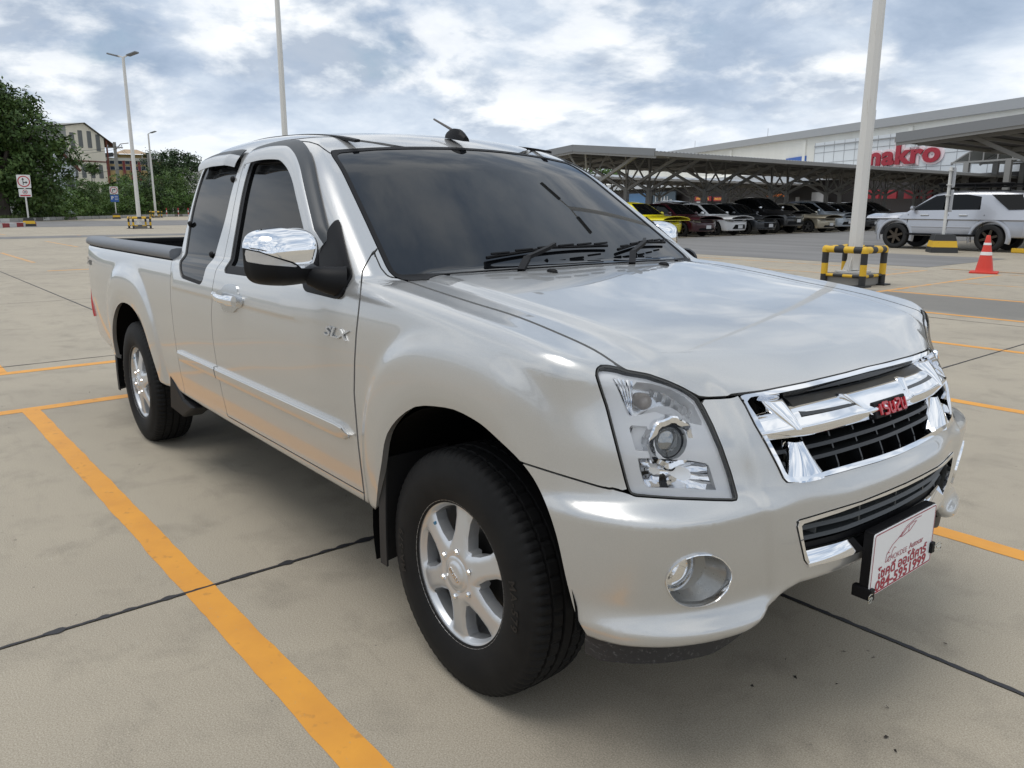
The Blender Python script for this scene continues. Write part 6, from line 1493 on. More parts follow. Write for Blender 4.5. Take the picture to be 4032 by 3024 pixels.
def leaves(blobs, n, size, seed, flat=.35):
    """leaf faces spread in clumps through ellipsoid blobs (cx,cy,cz,rx,ry,rz)"""
    r = np.random.default_rng(seed); B = np.array(blobs, float); w = B[:, 3]*B[:, 4]*B[:, 5]; w = w**.7/np.sum(w**.7)
    nc = max(8, n//26); bi = r.choice(len(B), nc, p=w); d = r.normal(size=(nc, 3)); d /= np.linalg.norm(d, axis=1, keepdims=True); rad = r.uniform(.45, 1.03, nc)**.6
    C = B[bi, :3]+d*B[bi, 3:]*rad[:, None]; out = d
    k = n//nc; P = np.repeat(C, k, 0)+r.normal(size=(nc*k, 3))*size*np.array([1.5, 1.5, 1.0]); O = np.repeat(out, k, 0)
    nrm = O*.6+r.normal(size=P.shape)*.55+np.array([0, 0, .45]); nrm /= np.linalg.norm(nrm, axis=1, keepdims=True)
    a = np.cross(nrm, r.normal(size=P.shape)); a /= np.linalg.norm(a, axis=1, keepdims=True); b = np.cross(nrm, a); s = size*r.uniform(.5, 1.25, len(P))[:, None]
    V = np.stack([P-a*s, P+b*s*flat*1.3-a*s*.1, P+a*s, P-b*s*flat*1.3+a*s*.1], 1).reshape(-1, 3); return V
def leaf_obj(name, V, m, par):
    n = len(V)//4; me = bpy.data.meshes.new(name); me.vertices.add(len(V)); me.vertices.foreach_set('co', V.astype(np.float32).ravel()); me.loops.add(n*4); me.loops.foreach_set('vertex_index', np.arange(n*4, dtype=np.int32)); me.polygons.add(n); me.polygons.foreach_set('loop_start', np.arange(0, n*4, 4, dtype=np.int32)); me.update(calc_edges=True); me.materials.append(m); return link(bpy.data.objects.new(name, me), par)
def tree(name, label, loc, H, blobs, n, size, lm, seed, trunk=.3, cat='tree', grp=None, stems=1):
    root = empty(name, loc); tag(root, label, cat, grp); r = random.Random(seed)
    mb = MB(); zt = max(b[2] for b in blobs)
    for s in range(stems):
        ox, oy = (r.uniform(-.5, .5) if s else 0), (r.uniform(-.5, .5) if s else 0)
        mb.tube([(ox*.3, oy*.3, 0), (ox*.6+.1, oy*.6, H*.25), (ox*1.2-.1, oy*1.2+.1, H*.5), (ox*1.5, oy*1.5, min(H*.8, zt))], [trunk, trunk*.8, trunk*.55, trunk*.2], 8)
    for b in blobs: mb.tube([(0, 0, H*.28), (b[0]*.5, b[1]*.5, (H*.28+b[2])*.5), (b[0], b[1], b[2])], [trunk*.45, trunk*.3, trunk*.08], 6)
    mb.build('trunk', M_BARK, root, smooth=True); leaf_obj('crown', leaves(blobs, n, size, seed), lm, root); return root
def crown_blobs(r, n, R_, z0, z1, rb):
    o = []
    for i in range(n):
        a = r.uniform(0, 6.28); z = r.uniform(z0, z1); f_ = math.sqrt(r.random())*R_*math.sin(math.pi*min(1, max(.12, .15+.75*(1-(z-z0)/(z1-z0+.01)))))**.6
        s = rb*r.uniform(.7, 1.25); o.append((math.cos(a)*f_, math.sin(a)*f_, z, s*1.15, s*1.15, s*.85))
    return o
r0 = random.Random(11)
q = far_pt(20, 857, 79); TB = [(0, 0, 7.6, 3.8, 3.8, 2.6), (-2.5, -2, 6.6, 3.2, 3.2, 2.6), (1.2, 2.6, 6.8, 2.3, 2.3, 1.9), (1.0, 3.9, 5.2, 1.9, 1.9, 1.5), (0, 1.8, 9.2, 1.5, 1.5, 1.2), (-1, -.5, 10.2, 1.5, 1.5, 1.1), (.8, 3.0, 3.6, 2.3, 2.3, 1.9), (.5, 1.0, 4.2, 3.0, 3.0, 2.2), (0, -4, 5, 3.2, 3.2, 3.2), (.2, 2.0, 2.6, 2.4, 2.6, 1.8)]
tree('broadleaf_tree', 'large dense dark green tree towering behind the sign with the speed plate', (q[0], q[1], .1), 11, TB+crown_blobs(r0, 12, 3.8, 3.6, 9.6, 1.4), 26000, .21, LV[0], 3, .5)
q = far_pt(395, 600, 175); tree('roadside_tree', 'small round tree in front of the cream building wall', (far_pt(372, 800, 108)[0], far_pt(372, 800, 108)[1], .1), 5.9, [(0, 0, 5.5, .8, .8, .5), (.2, .3, 5.1, .6, .6, .4)], 1000, .14, LV[0], 5, .10)
def bush_row(specs, m, seed, label, grp, lm):
    for k, (px, dist, H, Rr, nleaf) in enumerate(specs):
        q = far_pt(px, 850, dist); r = random.Random(seed+k); bl = crown_blobs(r, 7, Rr*.75, H*.25, H*.85, Rr*.5)+[(0, 0, H*.35, Rr, Rr, H*.34)]
        tree('bush', label, (q[0], q[1], .1), H, bl, nleaf, .13, lm[k % len(lm)], seed+k, .06, 'bush', grp, 2)
bush_row([(-40, 80, 4.0, 3.0, 2200), (110, 82, 3.6, 2.6, 2200), (190, 84, 3.0, 2.4, 3200), (255, 87, 3.2, 2.4, 3400), (315, 90, 3.7, 2.4, 3600), (365, 93, 3.5, 2.3, 3400), (410, 96, 3.0, 2.4, 3200)], None, 40, 'leafy green bush on the verge below the cream building', 'bushes below the cream building', [LV[1], LV[0], LV[1]])
bush_row([(455, 100, 3.2, 2.3, 3000), (500, 103, 4.2, 2.6, 3600), (545, 106, 4.8, 2.8, 3800), (590, 108, 5.2, 3.0, 4200), (640, 110, 5.4, 3.2, 4400), (690, 112, 5.6, 3.4, 4600), (740, 114, 5.8, 3.4, 4600), (800, 116, 5.8, 3.6, 4600), (860, 118, 5.6, 3.6, 4000)], None, 70, 'tall green shrub in the thicket behind the far lamp post', 'thicket shrubs behind the far lamp post', [LV[0], LV[1], LV[0], LV[2]])
bush_row([(480, 101, 2.6, 2.2, 1500), (530, 104, 3.0, 2.4, 1600), (585, 105, 3.0, 2.4, 1600), (640, 106, 3.2, 2.4, 1600), (700, 108, 3.4, 2.6, 1600), (120, 80, 1.4, 1.6, 900), (225, 83, 1.5, 1.7, 900), (340, 88, 1.6, 1.7, 900)], None, 110, 'low weedy bush at the edge of the verge', 'low bushes on the verge', [LV[1], LV[1], LV[0]])
q = far_pt(672, 800, 150); tree('dark_tree', 'dark rounded tree rising above the thicket beside the yellow hotel', (q[0], q[1], .1), 10.4, [(0, 0, 7.9, 3.0, 3.0, 2.2), (1.5, 2.0, 8.0, 2.6, 2.6, 2.0), (-1.2, -1.6, 8.0, 2.4, 2.4, 2.0), (0, 1, 9.3, 1.5, 1.5, 1.1), (2.6, 3.2, 8.0, 1.5, 1.5, 1.3), (0, 0, 5.5, 4, 4, 2.5)], 8000, .24, LV[2], 21, .3)
for k, (px, dist, H) in enumerate(((2330, 150, 9.5), (2420, 155, 9.0), (2500, 160, 9.4), (2570, 165, 9.2))):
    q = far_pt(px, 800, dist); r = random.Random(200+k); tree('distant_tree', 'distant olive green tree seen between the two carport roofs', (q[0], q[1], .1), H, crown_blobs(r, 8, 4.5, 3, H*.9, 2.2), 2600, .28, LV[1], 200+k, .25, 'tree', 'trees between the carport roofs')
# grass along the kerb
V = []; rr = np.random.default_rng(9)
for a, b in zip(pts[:-1], pts[1:]):
    n = int((b-a).length*90); t = rr.random(n); off = rr.uniform(.2, 2.6, n); d = (b-a).normalized(); nx, ny = -d.y, d.x
    if nx > 0: nx, ny = -nx, -ny
    x = a.x+(b.x-a.x)*t+nx*off; y = a.y+(b.y-a.y)*t+ny*off; h = rr.uniform(.12, .42, n); an = rr.uniform(0, 3.14, n); w = .05
    for i in range(n): c, s = math.cos(an[i])*w, math.sin(an[i])*w; V += [(x[i]-c, y[i]-s, .1), (x[i]+c, y[i]+s, .1), (x[i]+c*.3+rr.normal()*.08, y[i]+s*.3, .1+h[i]), (x[i]-c*.3+rr.normal()*.08, y[i]-s*.3, .1+h[i])]
gr_ = leaf_obj('grass', np.array(V), mat('grass_blade', (.085, .12, .03), .7), None); tag(gr_, 'rough grass growing behind the pale kerb', 'grass', kind='stuff')

# ---- buildings
def facing(p0, p1): d = Vector((p1[0]-p0[0], p1[1]-p0[1], 0)); L_ = d.length; d.normalize(); n = Vector((d.y, -d.x, 0)); return d, n, L_
def window(par, o, u, n, x, z, w, h, frame, glass, mull=True, nm='window', deep=.12):
    mb = MB(); c = o+u*x; a = [c-u*w/2+Vector((0, 0, z)), c+u*w/2+Vector((0, 0, z)), c+u*w/2+Vector((0, 0, z+h)), c-u*w/2+Vector((0, 0, z+h))]
    f_ = MB(); t = .07
    for p_, q_ in zip(a, a[1:]+a[:1]): f_.bar(p_+n*.02, q_+n*.02, t, t, up=n)
    if mull: f_.bar((a[0]+a[1])/2+n*.02, (a[2]+a[3])/2+n*.02, .05, .05, up=n); f_.bar(a[0].lerp(a[3], .6)+n*.02, a[1].lerp(a[2], .6)+n*.02, .05, .05, up=n)
    w_ = f_.build(nm, frame, par); mb.add([q_+n*.012 for q_ in a], [(0, 1, 2, 3)]); mb.build('pane', glass, w_); return w_
M_CREAM = mat('cream_plaster', (.70, .62, .48), .85); n_ = NT(M_CREAM); v_ = n_.coord('Object'); n_.color(n_.mix(n_.ramp(n_.noise(n_.coord('Object', (1, 1, .3)), .5, 6, .7), [(.4, 0.), (.75, 1.)]), (.80, .73, .60), (.70, .63, .51)))
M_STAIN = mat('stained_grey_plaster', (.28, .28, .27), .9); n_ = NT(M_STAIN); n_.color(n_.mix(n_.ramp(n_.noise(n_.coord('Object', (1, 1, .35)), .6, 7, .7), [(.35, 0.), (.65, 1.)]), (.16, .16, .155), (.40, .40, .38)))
M_DGL = mat('dull_window_glass', (.05, .055, .06), .25); M_SHUT = mat('grey_shutter', (.17, .175, .17), .6); M_RUST = mat('rusty_steel', (.16, .05, .03), .8); M_ROOFG = mat('grey_fibre_roof', (.27, .265, .25), .8); M_BRED = mat('brown_red_trim', (.14, .05, .035), .7)
DB = 122
def flatpt(px, py, dist): q_ = far_pt(px, py, dist); return Vector(q_)
A = flatpt(292, 800, DB); B = flatpt(435, 800, DB+3); A.z = B.z = 0; u, n, L_ = facing(A, B)
if n.dot(Vector((CAM_P[0]-A.x, CAM_P[1]-A.y, 0))) < 0: n = -n
cb = empty('cream_building', A); tag(cb, 'four storey cream gabled building with tall grey windows behind the large tree', 'building')
zl = far_pt(292, 497, DB)[2]; zp = far_pt(360, 484, DB)[2]; zrr = far_pt(420, 540, DB)[2]
O = Vector((0, 0, 0)); dep = -n*14
def wallq(pts3, name, m, par, t=None):
    mb = MB(); k = len(pts3); mb.add([p_ for p_ in pts3]+[p_-n*.25 for p_ in pts3], [tuple(range(k)), tuple(range(2*k-1, k-1, -1))]+[(i, (i+1) % k, k+(i+1) % k, k+i) for i in range(k)]); return mb.build(name, m, par)
gab = [O, u*L_, u*L_+Vector((0, 0, zrr)), u*(L_*.48)+Vector((0, 0, zp)), Vector((0, 0, zl))]
wallq(gab, 'gable_wall', M_CREAM, cb)
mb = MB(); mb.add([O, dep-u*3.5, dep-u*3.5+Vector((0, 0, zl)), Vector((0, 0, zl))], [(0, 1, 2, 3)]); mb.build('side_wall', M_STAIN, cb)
mb = MB(); mb.add([u*L_, u*L_+dep, u*L_+dep+Vector((0, 0, zrr)), u*L_+Vector((0, 0, zrr))], [(0, 1, 2, 3)]); mb.build('side_wall', M_CREAM, cb)
pk = u*(L_*.48)+Vector((0, 0, zp+.12)); ov = n*.35
mb = MB(); e0 = Vector((0, 0, zl+.12))-u*.3; e1 = u*(L_+1.6)+Vector((0, 0, zrr-.9))
mb.add([pk+ov, e0+ov, e0+dep-u*3.5, pk+dep-u*3.5], [(0, 1, 2, 3)]); mb.add([pk+ov, e1+ov, e1+dep, pk+dep], [(3, 2, 1, 0)]); mb.build('roof', M_ROOFG, cb)
mb = MB(); mb.add([e1+ov+Vector((0, 0, -.1)), u*(L_)+ov+Vector((0, 0, zrr)), u*L_+dep+Vector((0, 0, zrr)), e1+dep+Vector((0, 0, -.1))], [(0, 1, 2, 3)]); mb.build('eave_soffit', M_BRED, cb)
for k in range(1, 3): mb = MB(); mb.bar(u*(L_+.35)-n*(k-1)*6, u*(L_+.35)-n*(k-1)*6+Vector((0, 0, zrr-.2)), .18); mb.build('steel_column', M_RUST, cb)
for z in (zl*.34, zl*.62): mb = MB(); mb.bar(O+Vector((0, 0, z))+n*.02, u*L_+Vector((0, 0, z))+n*.02, .10, .16); mb.build('string_course', M_BRED, cb)
for row, (f0, hh) in enumerate(((.745, 2.1), (.43, 1.7), (.11, 1.9))):
    for k, fx in enumerate((.14, .36, .60, .83)): window(cb, O, u, n, L_*fx, zl*f0+(.35 if row == 0 and 0 < k < 3 else 0), .52, hh, M_SHUT, M_DGL if row == 2 else M_SHUT)
# white house with a brown verge
q = flatpt(275, 800, 104); A2 = flatpt(225, 800, 103); B2 = flatpt(312, 800, 104); A2.z = B2.z = 0; u2, n2, L2 = facing(A2, B2)
if n2.dot(Vector((CAM_P[0]-A2.x, CAM_P[1]-A2.y, 0))) < 0: n2 = -n2
wh = empty('white_house', A2); tag(wh, 'small white boarded house with brown roof edge below the cream building', 'house'); n = n2
M_WB = mat('white_boards', (.60, .63, .66), .7); za = far_pt(290, 635, 104)[2]; ze = far_pt(312, 668, 104)[2]
wallq([Vector((0, 0, 0)), u2*L2, u2*L2+Vector((0, 0, ze)), u2*(L2*.25)+Vector((0, 0, za+1.3)), Vector((0, 0, za))], 'gable_wall', M_WB, wh)
mb = MB(); mb.bar(u2*(L2*.25)+Vector((0, 0, za+1.4))+n2*.1, u2*(L2+.5)+Vector((0, 0, ze-.15))+n2*.1, .25, .22); mb.build('verge_board', M_BRED, wh)
mb = MB(); mb.add([u2*(L2*.25)+Vector((0, 0, za+1.5))+n2*.2, u2*(L2+.5)+Vector((0, 0, ze))+n2*.2, u2*(L2+.5)+Vector((0, 0, ze))-n2*7, u2*(L2*.25)+Vector((0, 0, za+1.5))-n2*7], [(0, 1, 2, 3)]); mb.build('roof', M_ROOFG, wh)
window(wh, Vector((0, 0, 0)), u2, n2, L2*.72, ze*.55, .8, 1.5, M_SHUT, M_DGL)
# dark shed
q = flatpt(500, 800, 116); sh = empty('dark_shed', (q[0], q[1], 0)); tag(sh, 'dark shed with slate gable half hidden by bushes and a utility pole', 'shed'); dS = Vector((CR[0], CR[1], 0)).normalized(); nS = Vector((-CF[0], -CF[1], 0)).normalized()
M_SLT = mat('slate_boards', (.035, .038, .042), .7); zs = far_pt(500, 712, 116)[2]; zp_ = far_pt(485, 712, 116)[2]; zq_ = far_pt(520, 740, 116)[2]; n = nS
wallq([-dS*3, dS*2.4, dS*2.4+Vector((0, 0, zq_-.6)), -dS*.3+Vector((0, 0, zs)), -dS*3+Vector((0, 0, zs-.7))], 'gable_wall', M_SLT, sh)
mb = MB(); a_ = -dS*.4+Vector((0, 0, zs+.1))+nS*.4; mb.add([a_, a_+dS*3.2-Vector((0, 0, 1.9)), a_+dS*3.2-Vector((0, 0, 1.9))-nS*6, a_-nS*6], [(0, 1, 2, 3)]); mb.add([a_, a_-dS*3-Vector((0, 0, .9)), a_-dS*3-Vector((0, 0, .9))-nS*6, a_-nS*6], [(3, 2, 1, 0)]); mb.build('roof', mat('dark_roof', (.07, .075, .08), .6), sh)
# yellow hotel
M_HOT = mat('hotel_yellow', (.46, .33, .15), .85); M_HWH = mat('hotel_white', (.66, .63, .58), .8); M_HRE = mat('hotel_red', (.22, .05, .05), .8); M_HRF = mat('hotel_roof', (.38, .27, .17), .8); M_HGL = mat('hotel_glass', (.03, .05, .09), .15)
DH = 215; A3 = flatpt(428, 800, DH); B3 = flatpt(655, 800, DH); A3.z = B3.z = 0; u3, n3, L3 = facing(A3, B3)
if n3.dot(Vector((CAM_P[0]-A3.x, CAM_P[1]-A3.y, 0))) < 0: n3 = -n3
ho = empty('yellow_hotel', A3); tag(ho, 'wide yellow building with red pilasters and hipped roof in the distance', 'building'); n = n3; hz_ = lambda py: far_pt(500, py, DH)[2]
wallq([Vector((0, 0, 0)), u3*L3, u3*L3+Vector((0, 0, hz_(628))), Vector((0, 0, hz_(628)))], 'wall', M_HOT, ho)
mb = MB(); mb.bar(Vector((0, 0, hz_(628)))+n3*.2, u3*L3+Vector((0, 0, hz_(628)))+n3*.2, .4, .7); mb.build('cornice', M_HWH, ho)
xs_ = lambda px: (px-428)/(655-428)*L3
wallq([u3*xs_(470)+Vector((0, 0, hz_(628))), u3*xs_(615)+Vector((0, 0, hz_(628))), u3*xs_(615)+Vector((0, 0, hz_(608))), u3*xs_(470)+Vector((0, 0, hz_(608)))], 'upper_wall', M_HOT, ho)
mb = MB(); e = [u3*xs_(465), u3*xs_(605)]; t0, t1 = u3*xs_(510)+Vector((0, 0, hz_(582))), u3*xs_(558)+Vector((0, 0, hz_(582))); zb_ = Vector((0, 0, hz_(607)))
mb.add([e[0]+zb_+n3*1.5, e[1]+zb_+n3*1.5, t1-n3*6, t0-n3*6], [(0, 1, 2, 3)]); mb.add([e[1]+zb_+n3*1.5, e[1]+zb_-n3*14, t1-n3*6], [(0, 1, 2)]); mb.add([e[0]+zb_-n3*14, e[0]+zb_+n3*1.5, t0-n3*6], [(0, 1, 2)]); mb.build('hipped_roof', M_HRF, ho)
mb = MB(); mb.bar(u3*xs_(430)+Vector((0, 0, hz_(615)))+n3, u3*xs_(466)+Vector((0, 0, hz_(611)))+n3, 3, .8); mb.build('terrace_roof', M_SLT, ho)
mb = MB(); mb.bar(u3*xs_(590)+Vector((0, 0, hz_(609)))+n3, u3*xs_(625)+Vector((0, 0, hz_(611)))+n3, 3, .5); mb.build('pergola', M_SLT, ho)
for px in (442, 502, 532, 561, 621): mb = MB(); mb.box(u3*xs_(px)+Vector((0, 0, hz_(628)/2))+n3*.2, (.55, .5, hz_(628)-.6), M=Matrix((u3, n3, Vector((0, 0, 1)))).transposed()); mb.build('pilaster', M_HRE, ho)
for py in (652, 675):
    for px in (432, 453, 462, 483, 493, 512, 521, 542, 551, 572, 582, 602, 612): window(ho, Vector((0, 0, 0)), u3, n3, xs_(px), hz_(py)+.3, 1.5, .85, M_HWH, M_HGL, False, 'window')
mb = MB(); q1 = u3*xs_(612); mb.box(q1+u3*6+Vector((0, 0, hz_(640)*.5))-n3*8, (16, 4, hz_(622)), M=Matrix((u3, n3, Vector((0, 0, 1)))).transposed()); mb.build('rear_wing', M_HWH, ho)
# utility poles and their wires
M_CPOL = mat('concrete_pole', (.25, .24, .22), .85); M_WIR = mat('wire_black', (.03, .03, .03), .6)
for px0, px1, ptop, dist, lb in ((484, 466, 560, 104, 'grey concrete utility pole with lamp arm beside the cream building'), (605, 598, 607, 118, 'grey concrete utility pole behind the far lamp post')):
    q = far_pt((px0+px1)/2, 800, dist); zt = far_pt(px1, ptop, dist)[2]; up_ = empty('utility_pole', (q[0], q[1], 0)); tag(up_, lb, 'utility pole')
    mb = MB(); mb.tube([(0, 0, 0), (0, 0, zt)], [.24, .17], 8); mb.build('pole', M_CPOL, up_, smooth=True)
    d2 = Vector((CR[0], CR[1], 0)).normalized(); mb = MB(); mb.bar(Vector((0, 0, zt-.6))-d2*.9, Vector((0, 0, zt-.6))+d2*.9, .12); mb.build('cross_arm', M_CPOL, up_)
    mb = MB(); mb.tube([Vector((0, 0, zt-.9)), Vector((0, 0, zt-.2))+d2*.7, Vector((0, 0, zt-.1))+d2*1.6], .05, 6); mb.build('lamp_arm', M_CPOL, up_, smooth=True)
    for k in (-.8, 0, .8): mb = MB(); mb.tube([Vector((0, 0, zt-.5))+d2*k, Vector((0, 0, zt-.3))+d2*k], .05, 6); mb.build('insulator', M_SBACK, up_)
for k, (a, b) in enumerate((((0, 530), (470, 575)), ((0, 545), (470, 585)), ((40, 625), (480, 665)), ((470, 575), (600, 620)), ((470, 585), (600, 628)))):
    p0 = Vector(far_pt(a[0], a[1], 100)); p1 = Vector(far_pt(b[0], b[1], 104 if b[0] < 500 else 118)); mb = MB(); mb.tube([p0.lerp(p1, t)-Vector((0, 0, 1.0*math.sin(math.pi*t))) for t in np.linspace(0, 1, 9)], .016, 4); o = mb.build('power_line', M_WIR); tag(o, 'thin sagging power line strung past the cream building', 'power line', 'power lines by the cream building')
# slim mast at the edge of the tree
q = far_pt(4, 420, 170); ms_ = MB(); ms_.tube([(q[0], q[1], 0), (q[0], q[1], far_pt(2, 60, 170)[2])], [.3, .1], 6); o = ms_.build('radio_mast', M_SBACK); tag(o, 'thin lattice mast rising above the large tree', 'mast')

# ---- the wholesale store behind the carports
M_STW = mat('store_cream_cladding', (.60, .59, .53), .7); n_ = NT(M_STW); n_.color(n_.mix(n_.ramp(n_.noise(n_.coord('Object', (.3, .3, .05)), 1.0, 6, .7), [(.35, 0.), (.7, 1.)]), (.74, .73, .68), (.66, .65, .60)))
M_STP = mat('store_panel_white', (.64, .67, .69), .5); M_STG = mat('store_parapet_grey', (.36, .37, .38), .6); M_JNT = mat('panel_joint', (.32, .33, .34), .6); M_MRED = mat('store_sign_red', (.36, .012, .03), .4); M_MPNK = mat('store_sign_rim', (.78, .66, .68), .5); M_SDARK = mat('shop_dark', (.035, .03, .03), .6)
S1, S2 = Vector((-72.3, 90.2, 0)), Vector((-22.3, 66.3, 0)); us, ns_, Ls = facing(S1, S2)
if ns_.dot(Vector((CAM_P[0]-S1.x, CAM_P[1]-S1.y, 0))) < 0: ns_ = -ns_
store = empty('wholesale_store', S1); tag(store, 'long pale wholesale store with a big red name sign on its front', 'building')
def wp(px, py, o=0.0):
    """local point of the store front seen at a photo pixel (o metres in front of the wall)"""
    d_ = CF+(px-2016)/CAM_F*CR-(py-1512)/CAM_F*CU; P0 = np.array(S1+ns_*o); t = ((P0-CAM_P)@np.array(ns_))/(d_@np.array(ns_)); q_ = CAM_P+d_*t-np.array(S1); return Vector(q_)
X3 = lambda a, b: (2100+a/1.145, 350+b/1.145)
tl_, tr_ = wp(*X3(700, 283)), wp(*X3(2212, 62)); n = ns_
Hs = (tl_.z+tr_.z)/2; ext = us*30; st0 = us*(tl_.dot(us)-26)
wall_pts = [st0, us*tr_.dot(us)+ext, us*tr_.dot(us)+ext+Vector((0, 0, Hs)), st0+Vector((0, 0, Hs))]
wallq(wall_pts, 'front_wall', M_STW, store)
mb = MB(); mb.bar(wall_pts[3]+ns_*.15+Vector((0, 0, .0)), wall_pts[2]+ns_*.15, .5, .75); mb.build('parapet', M_STG, store)
mb = MB(); mb.add([wall_pts[3], wall_pts[2], wall_pts[2]-ns_*60, wall_pts[3]-ns_*60], [(0, 1, 2, 3)]); mb.add([wall_pts[0], wall_pts[3], wall_pts[3]-ns_*60, wall_pts[0]-ns_*60], [(0, 1, 2, 3)]); mb.build('roof', M_STG, store)
for k in range(7): c = st0.lerp(us*tr_.dot(us)+ext, (k+.4)/7); mb = MB(); mb.box(c+ns_*.08+Vector((0, 0, Hs/2-.3)), (.5, .16, Hs-.7), M=Matrix((us, ns_, Vector((0, 0, 1)))).transposed()); mb.build('wall_rib', M_STW, store)
for k in range(6): c = st0.lerp(us*tr_.dot(us)+ext, (k+.5)/6)+Vector((0, 0, Hs)); mb = MB(); mb.tube([c, c+Vector((0, 0, 1.3))], .025, 5); mb.build('lightning_rod', M_STG, store)
# panel field behind the sign
p0 = wp(*X3(1272, 245), .5); p1x = p0.dot(us)+26; pz0 = 2.6; pz1 = p0.z
mb = MB(); mb.prism([(p0.dot(us), pz0), (p1x, pz0), (p1x, pz1), (p0.dot(us), pz1)], ns_, Vector((0, 0, 0)), us, Vector((0, 0, 1)), .5); pnl = mb.build('sign_panel', M_STP, store)
npx = 16
for k in range(npx+1): x = p0.dot(us)+26*k/npx; mb = MB(); mb.bar(us*x+ns_*.505+Vector((0, 0, pz0)), us*x+ns_*.505+Vector((0, 0, pz1)), .05, .03); mb.build('panel_joint', M_JNT, pnl)
for k in range(1, 5): z = pz0+(pz1-pz0)*k/5; mb = MB(); mb.bar(us*p0.dot(us)+ns_*.506+Vector((0, 0, z)), us*p1x+ns_*.506+Vector((0, 0, z)), .03, .05); mb.build('panel_joint', M_JNT, pnl)
mb = MB(); mb.bar(us*p0.dot(us)+ns_*.56+Vector((0, 0, pz1-.35)), us*p1x+ns_*.56+Vector((0, 0, pz1-.35)), .1, .10); mb.build('panel_rail', M_JNT, pnl)
def store_text(body, a, b, z0, z1, m, off, out, ext_, nm, par, shear=0.0):
    vs, fs = text_mesh(body, 1.0, extrude=ext_, offset=off, shear=shear, spacing=1.0 if len(body) > 6 else 1.06); x0 = min(v.x for v in vs)+off; x1 = max(v.x for v in vs)-off; y0 = min(v.y for v in vs)+off; y1 = max(v.y for v in vs)-off
    P = []
    for v in vs: P.append(us*(a+(v.x-x0)/(x1-x0)*(b-a))+Vector((0, 0, z0+(v.y-y0)/(y1-y0)*(z1-z0)))+ns_*(out+v.z))
    return mesh_obj(nm, P, fs, m, par)
C3 = lambda a, b: (3332+a/3.16, 380+b/3.16)
ma = wp(*C3(215, 770), .6).dot(us); mb_ = wp(*C3(1165, 740), .6).dot(us); zlo = wp(*C3(700, 835), .6).z; zhi = wp(*C3(700, 605), .6).z
sg = store_text('makro', ma, mb_, zlo, zhi, M_MPNK, .12, .56, .05, 'sign_rim', store); store_text('makro', ma, mb_, zlo, zhi, M_MRED, .035, .70, .04, 'sign_letters', store)
store_text('แม็คโคร', wp(*C3(985, 570), .6).dot(us), wp(*C3(1215, 570), .6).dot(us), wp(*C3(1100, 592), .6).z, wp(*C3(1100, 535), .6).z, M_MRED, .02, .60, .03, 'sign_letters', store)
q1, q2 = wp(*X3(1140, 315), .1), wp(*X3(1228, 308), .1); bl = MB(); bl.prism([(q1.dot(us), q1.z-1.2), (q2.dot(us), q1.z-1.2), (q2.dot(us), q2.z+.15), (q1.dot(us), q1.z)], ns_, Vector((0, 0, 0)), us, Vector((0, 0, 1)), .15); bl.build('blue_sign', mat('sign_blue_white', (.05, .13, .42), .5), store)
# arched entrance canopy
cpy = empty('entrance_canopy', S1); tag(cpy, 'arched translucent entrance canopy on steel posts in front of the store sign', 'canopy')
ca_, cb_ = wp(*X3(1885, 335), 6), wp(*X3(2330, 330), 6); zc_ = ca_.z; w_ = cb_.dot(us)-ca_.dot(us); c0 = ca_.dot(us)
M_CANO = mat('canopy_sheet', (.42, .42, .38), .5)
mb = MB(); na = 18
for i in range(na+1):
    t = i/na; x = c0+w_*t; z = zc_+w_*.16*math.sin(math.pi*t)
    for d_ in (6, 1.0): mb.v.append(us*x+ns_*d_+Vector((0, 0, z)))
mb.f = [(2*i, 2*i+1, 2*i+3, 2*i+2) for i in range(na)]; mb.build('canopy_vault', M_CANO, cpy)
for d_ in (6, 3.5, 1.1):
    k = MB(); k.tube([us*(c0+w_*t)+ns_*d_+Vector((0, 0, zc_+w_*.16*math.sin(math.pi*t)-.08)) for t in np.linspace(0, 1, 14)], .08, 6); k.build('arch_tube', M_STEEL, cpy); k = MB(); k.bar(us*c0+ns_*d_+Vector((0, 0, zc_)), us*(c0+w_)+ns_*d_+Vector((0, 0, zc_)), .12); k.build('tie_beam', M_STEEL, cpy)
    for t in (.2, .35, .5, .65, .8): k = MB(); k.bar(us*(c0+w_*t)+ns_*d_+Vector((0, 0, zc_)), us*(c0+w_*t)+ns_*d_+Vector((0, 0, zc_+w_*.16*math.sin(math.pi*t)-.1)), .08); k.build('strut', M_STEEL, cpy)
    for t in (.18, .62): k = MB(); k.bar(us*(c0+w_*t)+ns_*d_, us*(c0+w_*t)+ns_*d_+Vector((0, 0, zc_)), .35); k.build('canopy_post', M_STEEL, cpy)
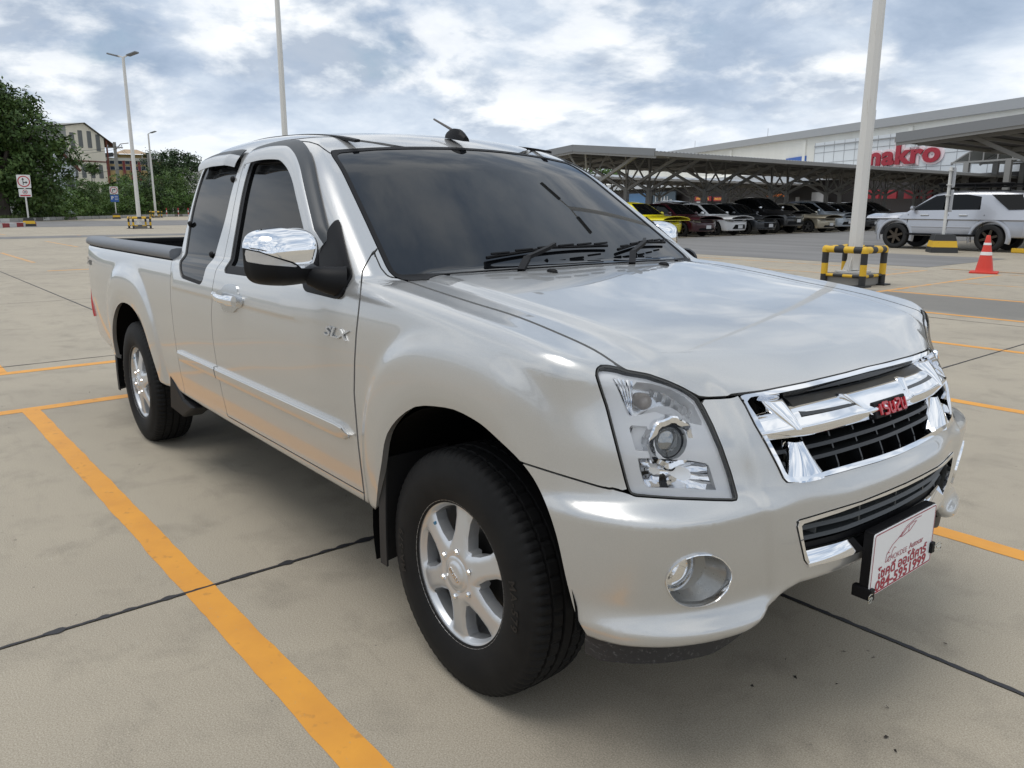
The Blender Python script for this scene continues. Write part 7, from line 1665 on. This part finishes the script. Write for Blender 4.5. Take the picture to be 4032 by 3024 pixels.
# shop row under the store
shops = empty('shop_row', S1); tag(shops, 'row of small dark shop fronts under a white awning below the store', 'shop row')
a0, a1 = wp(*X3(420, 440), 3), wp(*X3(1420, 440), 3); xa, xb = a0.dot(us), a1.dot(us); za_ = wp(*X3(900, 430), 3).z
mb = MB(); mb.prism([(xa-30, za_), (xb, za_), (xb, za_+.9), (xa-30, za_+.9)], ns_, ns_*2.6, us, Vector((0, 0, 1)), .4); mb.build('awning_fascia', mat('awning_corrugated', (.50, .52, .54), .6), shops)
mb = MB(); mb.prism([(xa-30, 0), (p1x+8, 0), (p1x+8, za_), (xa-30, za_)], ns_, ns_*.8, us, Vector((0, 0, 1)), .3); mb.build('shop_fronts', M_SDARK, shops)
mb = MB(); mb.add([us*(xa-30)+ns_*3+Vector((0, 0, za_+.9)), us*xb+ns_*3+Vector((0, 0, za_+.9)), us*xb+Vector((0, 0, za_+1.4)), us*(xa-30)+Vector((0, 0, za_+1.4))], [(0, 1, 2, 3)]); mb.build('awning_roof', M_STW, shops)
def shop_sign(px0, px1, py0, py1, m, text, tm, nm='shop_sign', o=2.2, off=.02):
    a_, b_ = wp(*X3(px0, py1), o), wp(*X3(px1, py0), o); x0, x1, z0, z1 = a_.dot(us), b_.dot(us), a_.z, b_.z
    if z1-z0 < .2: z1 = z0+.6
    k = MB(); k.prism([(x0, z0), (x1, z0), (x1, z1), (x0, z1)], ns_, ns_*(o-.1), us, Vector((0, 0, 1)), .12); s_ = k.build(nm, m, shops)
    if text: mm_ = .12*(x1-x0); store_text(text, x0+mm_, x1-mm_, z0+(z1-z0)*.25, z0+(z1-z0)*.75, tm, off, o+.03, .01, 'sign_letters', s_)
M_TEAL = mat('shop_slate', (.06, .095, .13), .6); M_SYEL = mat('shop_sign_yellow', (.65, .36, .06), .5, emit=((.8, .35, .05), .25)); M_SOR = mat('shop_sign_orange', (.5, .12, .02), .5, emit=((.8, .2, .03), .3)); M_SRD2 = mat('shop_sign_red', (.30, .02, .03), .6); M_SBL2 = mat('shop_sign_sky', (.07, .2, .4), .5); M_SHW = mat('shop_white', (.6, .6, .6), .6)
shop_sign(537, 642, 462, 545, M_TEAL, 'URAL»', M_SHW, off=.015); shop_sign(430, 520, 470, 520, M_SBL2, None, None); shop_sign(440, 520, 525, 545, mat('shop_teal_base', (.10, .26, .22), .6), None, None)
shop_sign(728, 802, 484, 506, M_SRD2, 'FIVE STAR', M_SYEL); shop_sign(812, 862, 486, 506, M_SRD2, 'FIVE STAR', M_SYEL); shop_sign(735, 770, 508, 540, M_SHW, None, None, 'shop_kiosk')
shop_sign(1040, 1145, 468, 492, M_SDARK, 'DUNKIN', M_SOR); shop_sign(1180, 1197, 488, 525, M_SHW, None, None, 'poster'); shop_sign(1252, 1308, 465, 525, M_SHW, None, None, 'white_pillar')
for a_, b_ in ((1500, 1560), (1570, 1640), (1670, 1735), (1745, 1800)): shop_sign(a_, b_, 455, 495, M_SRD2, None, None, 'red_banner')
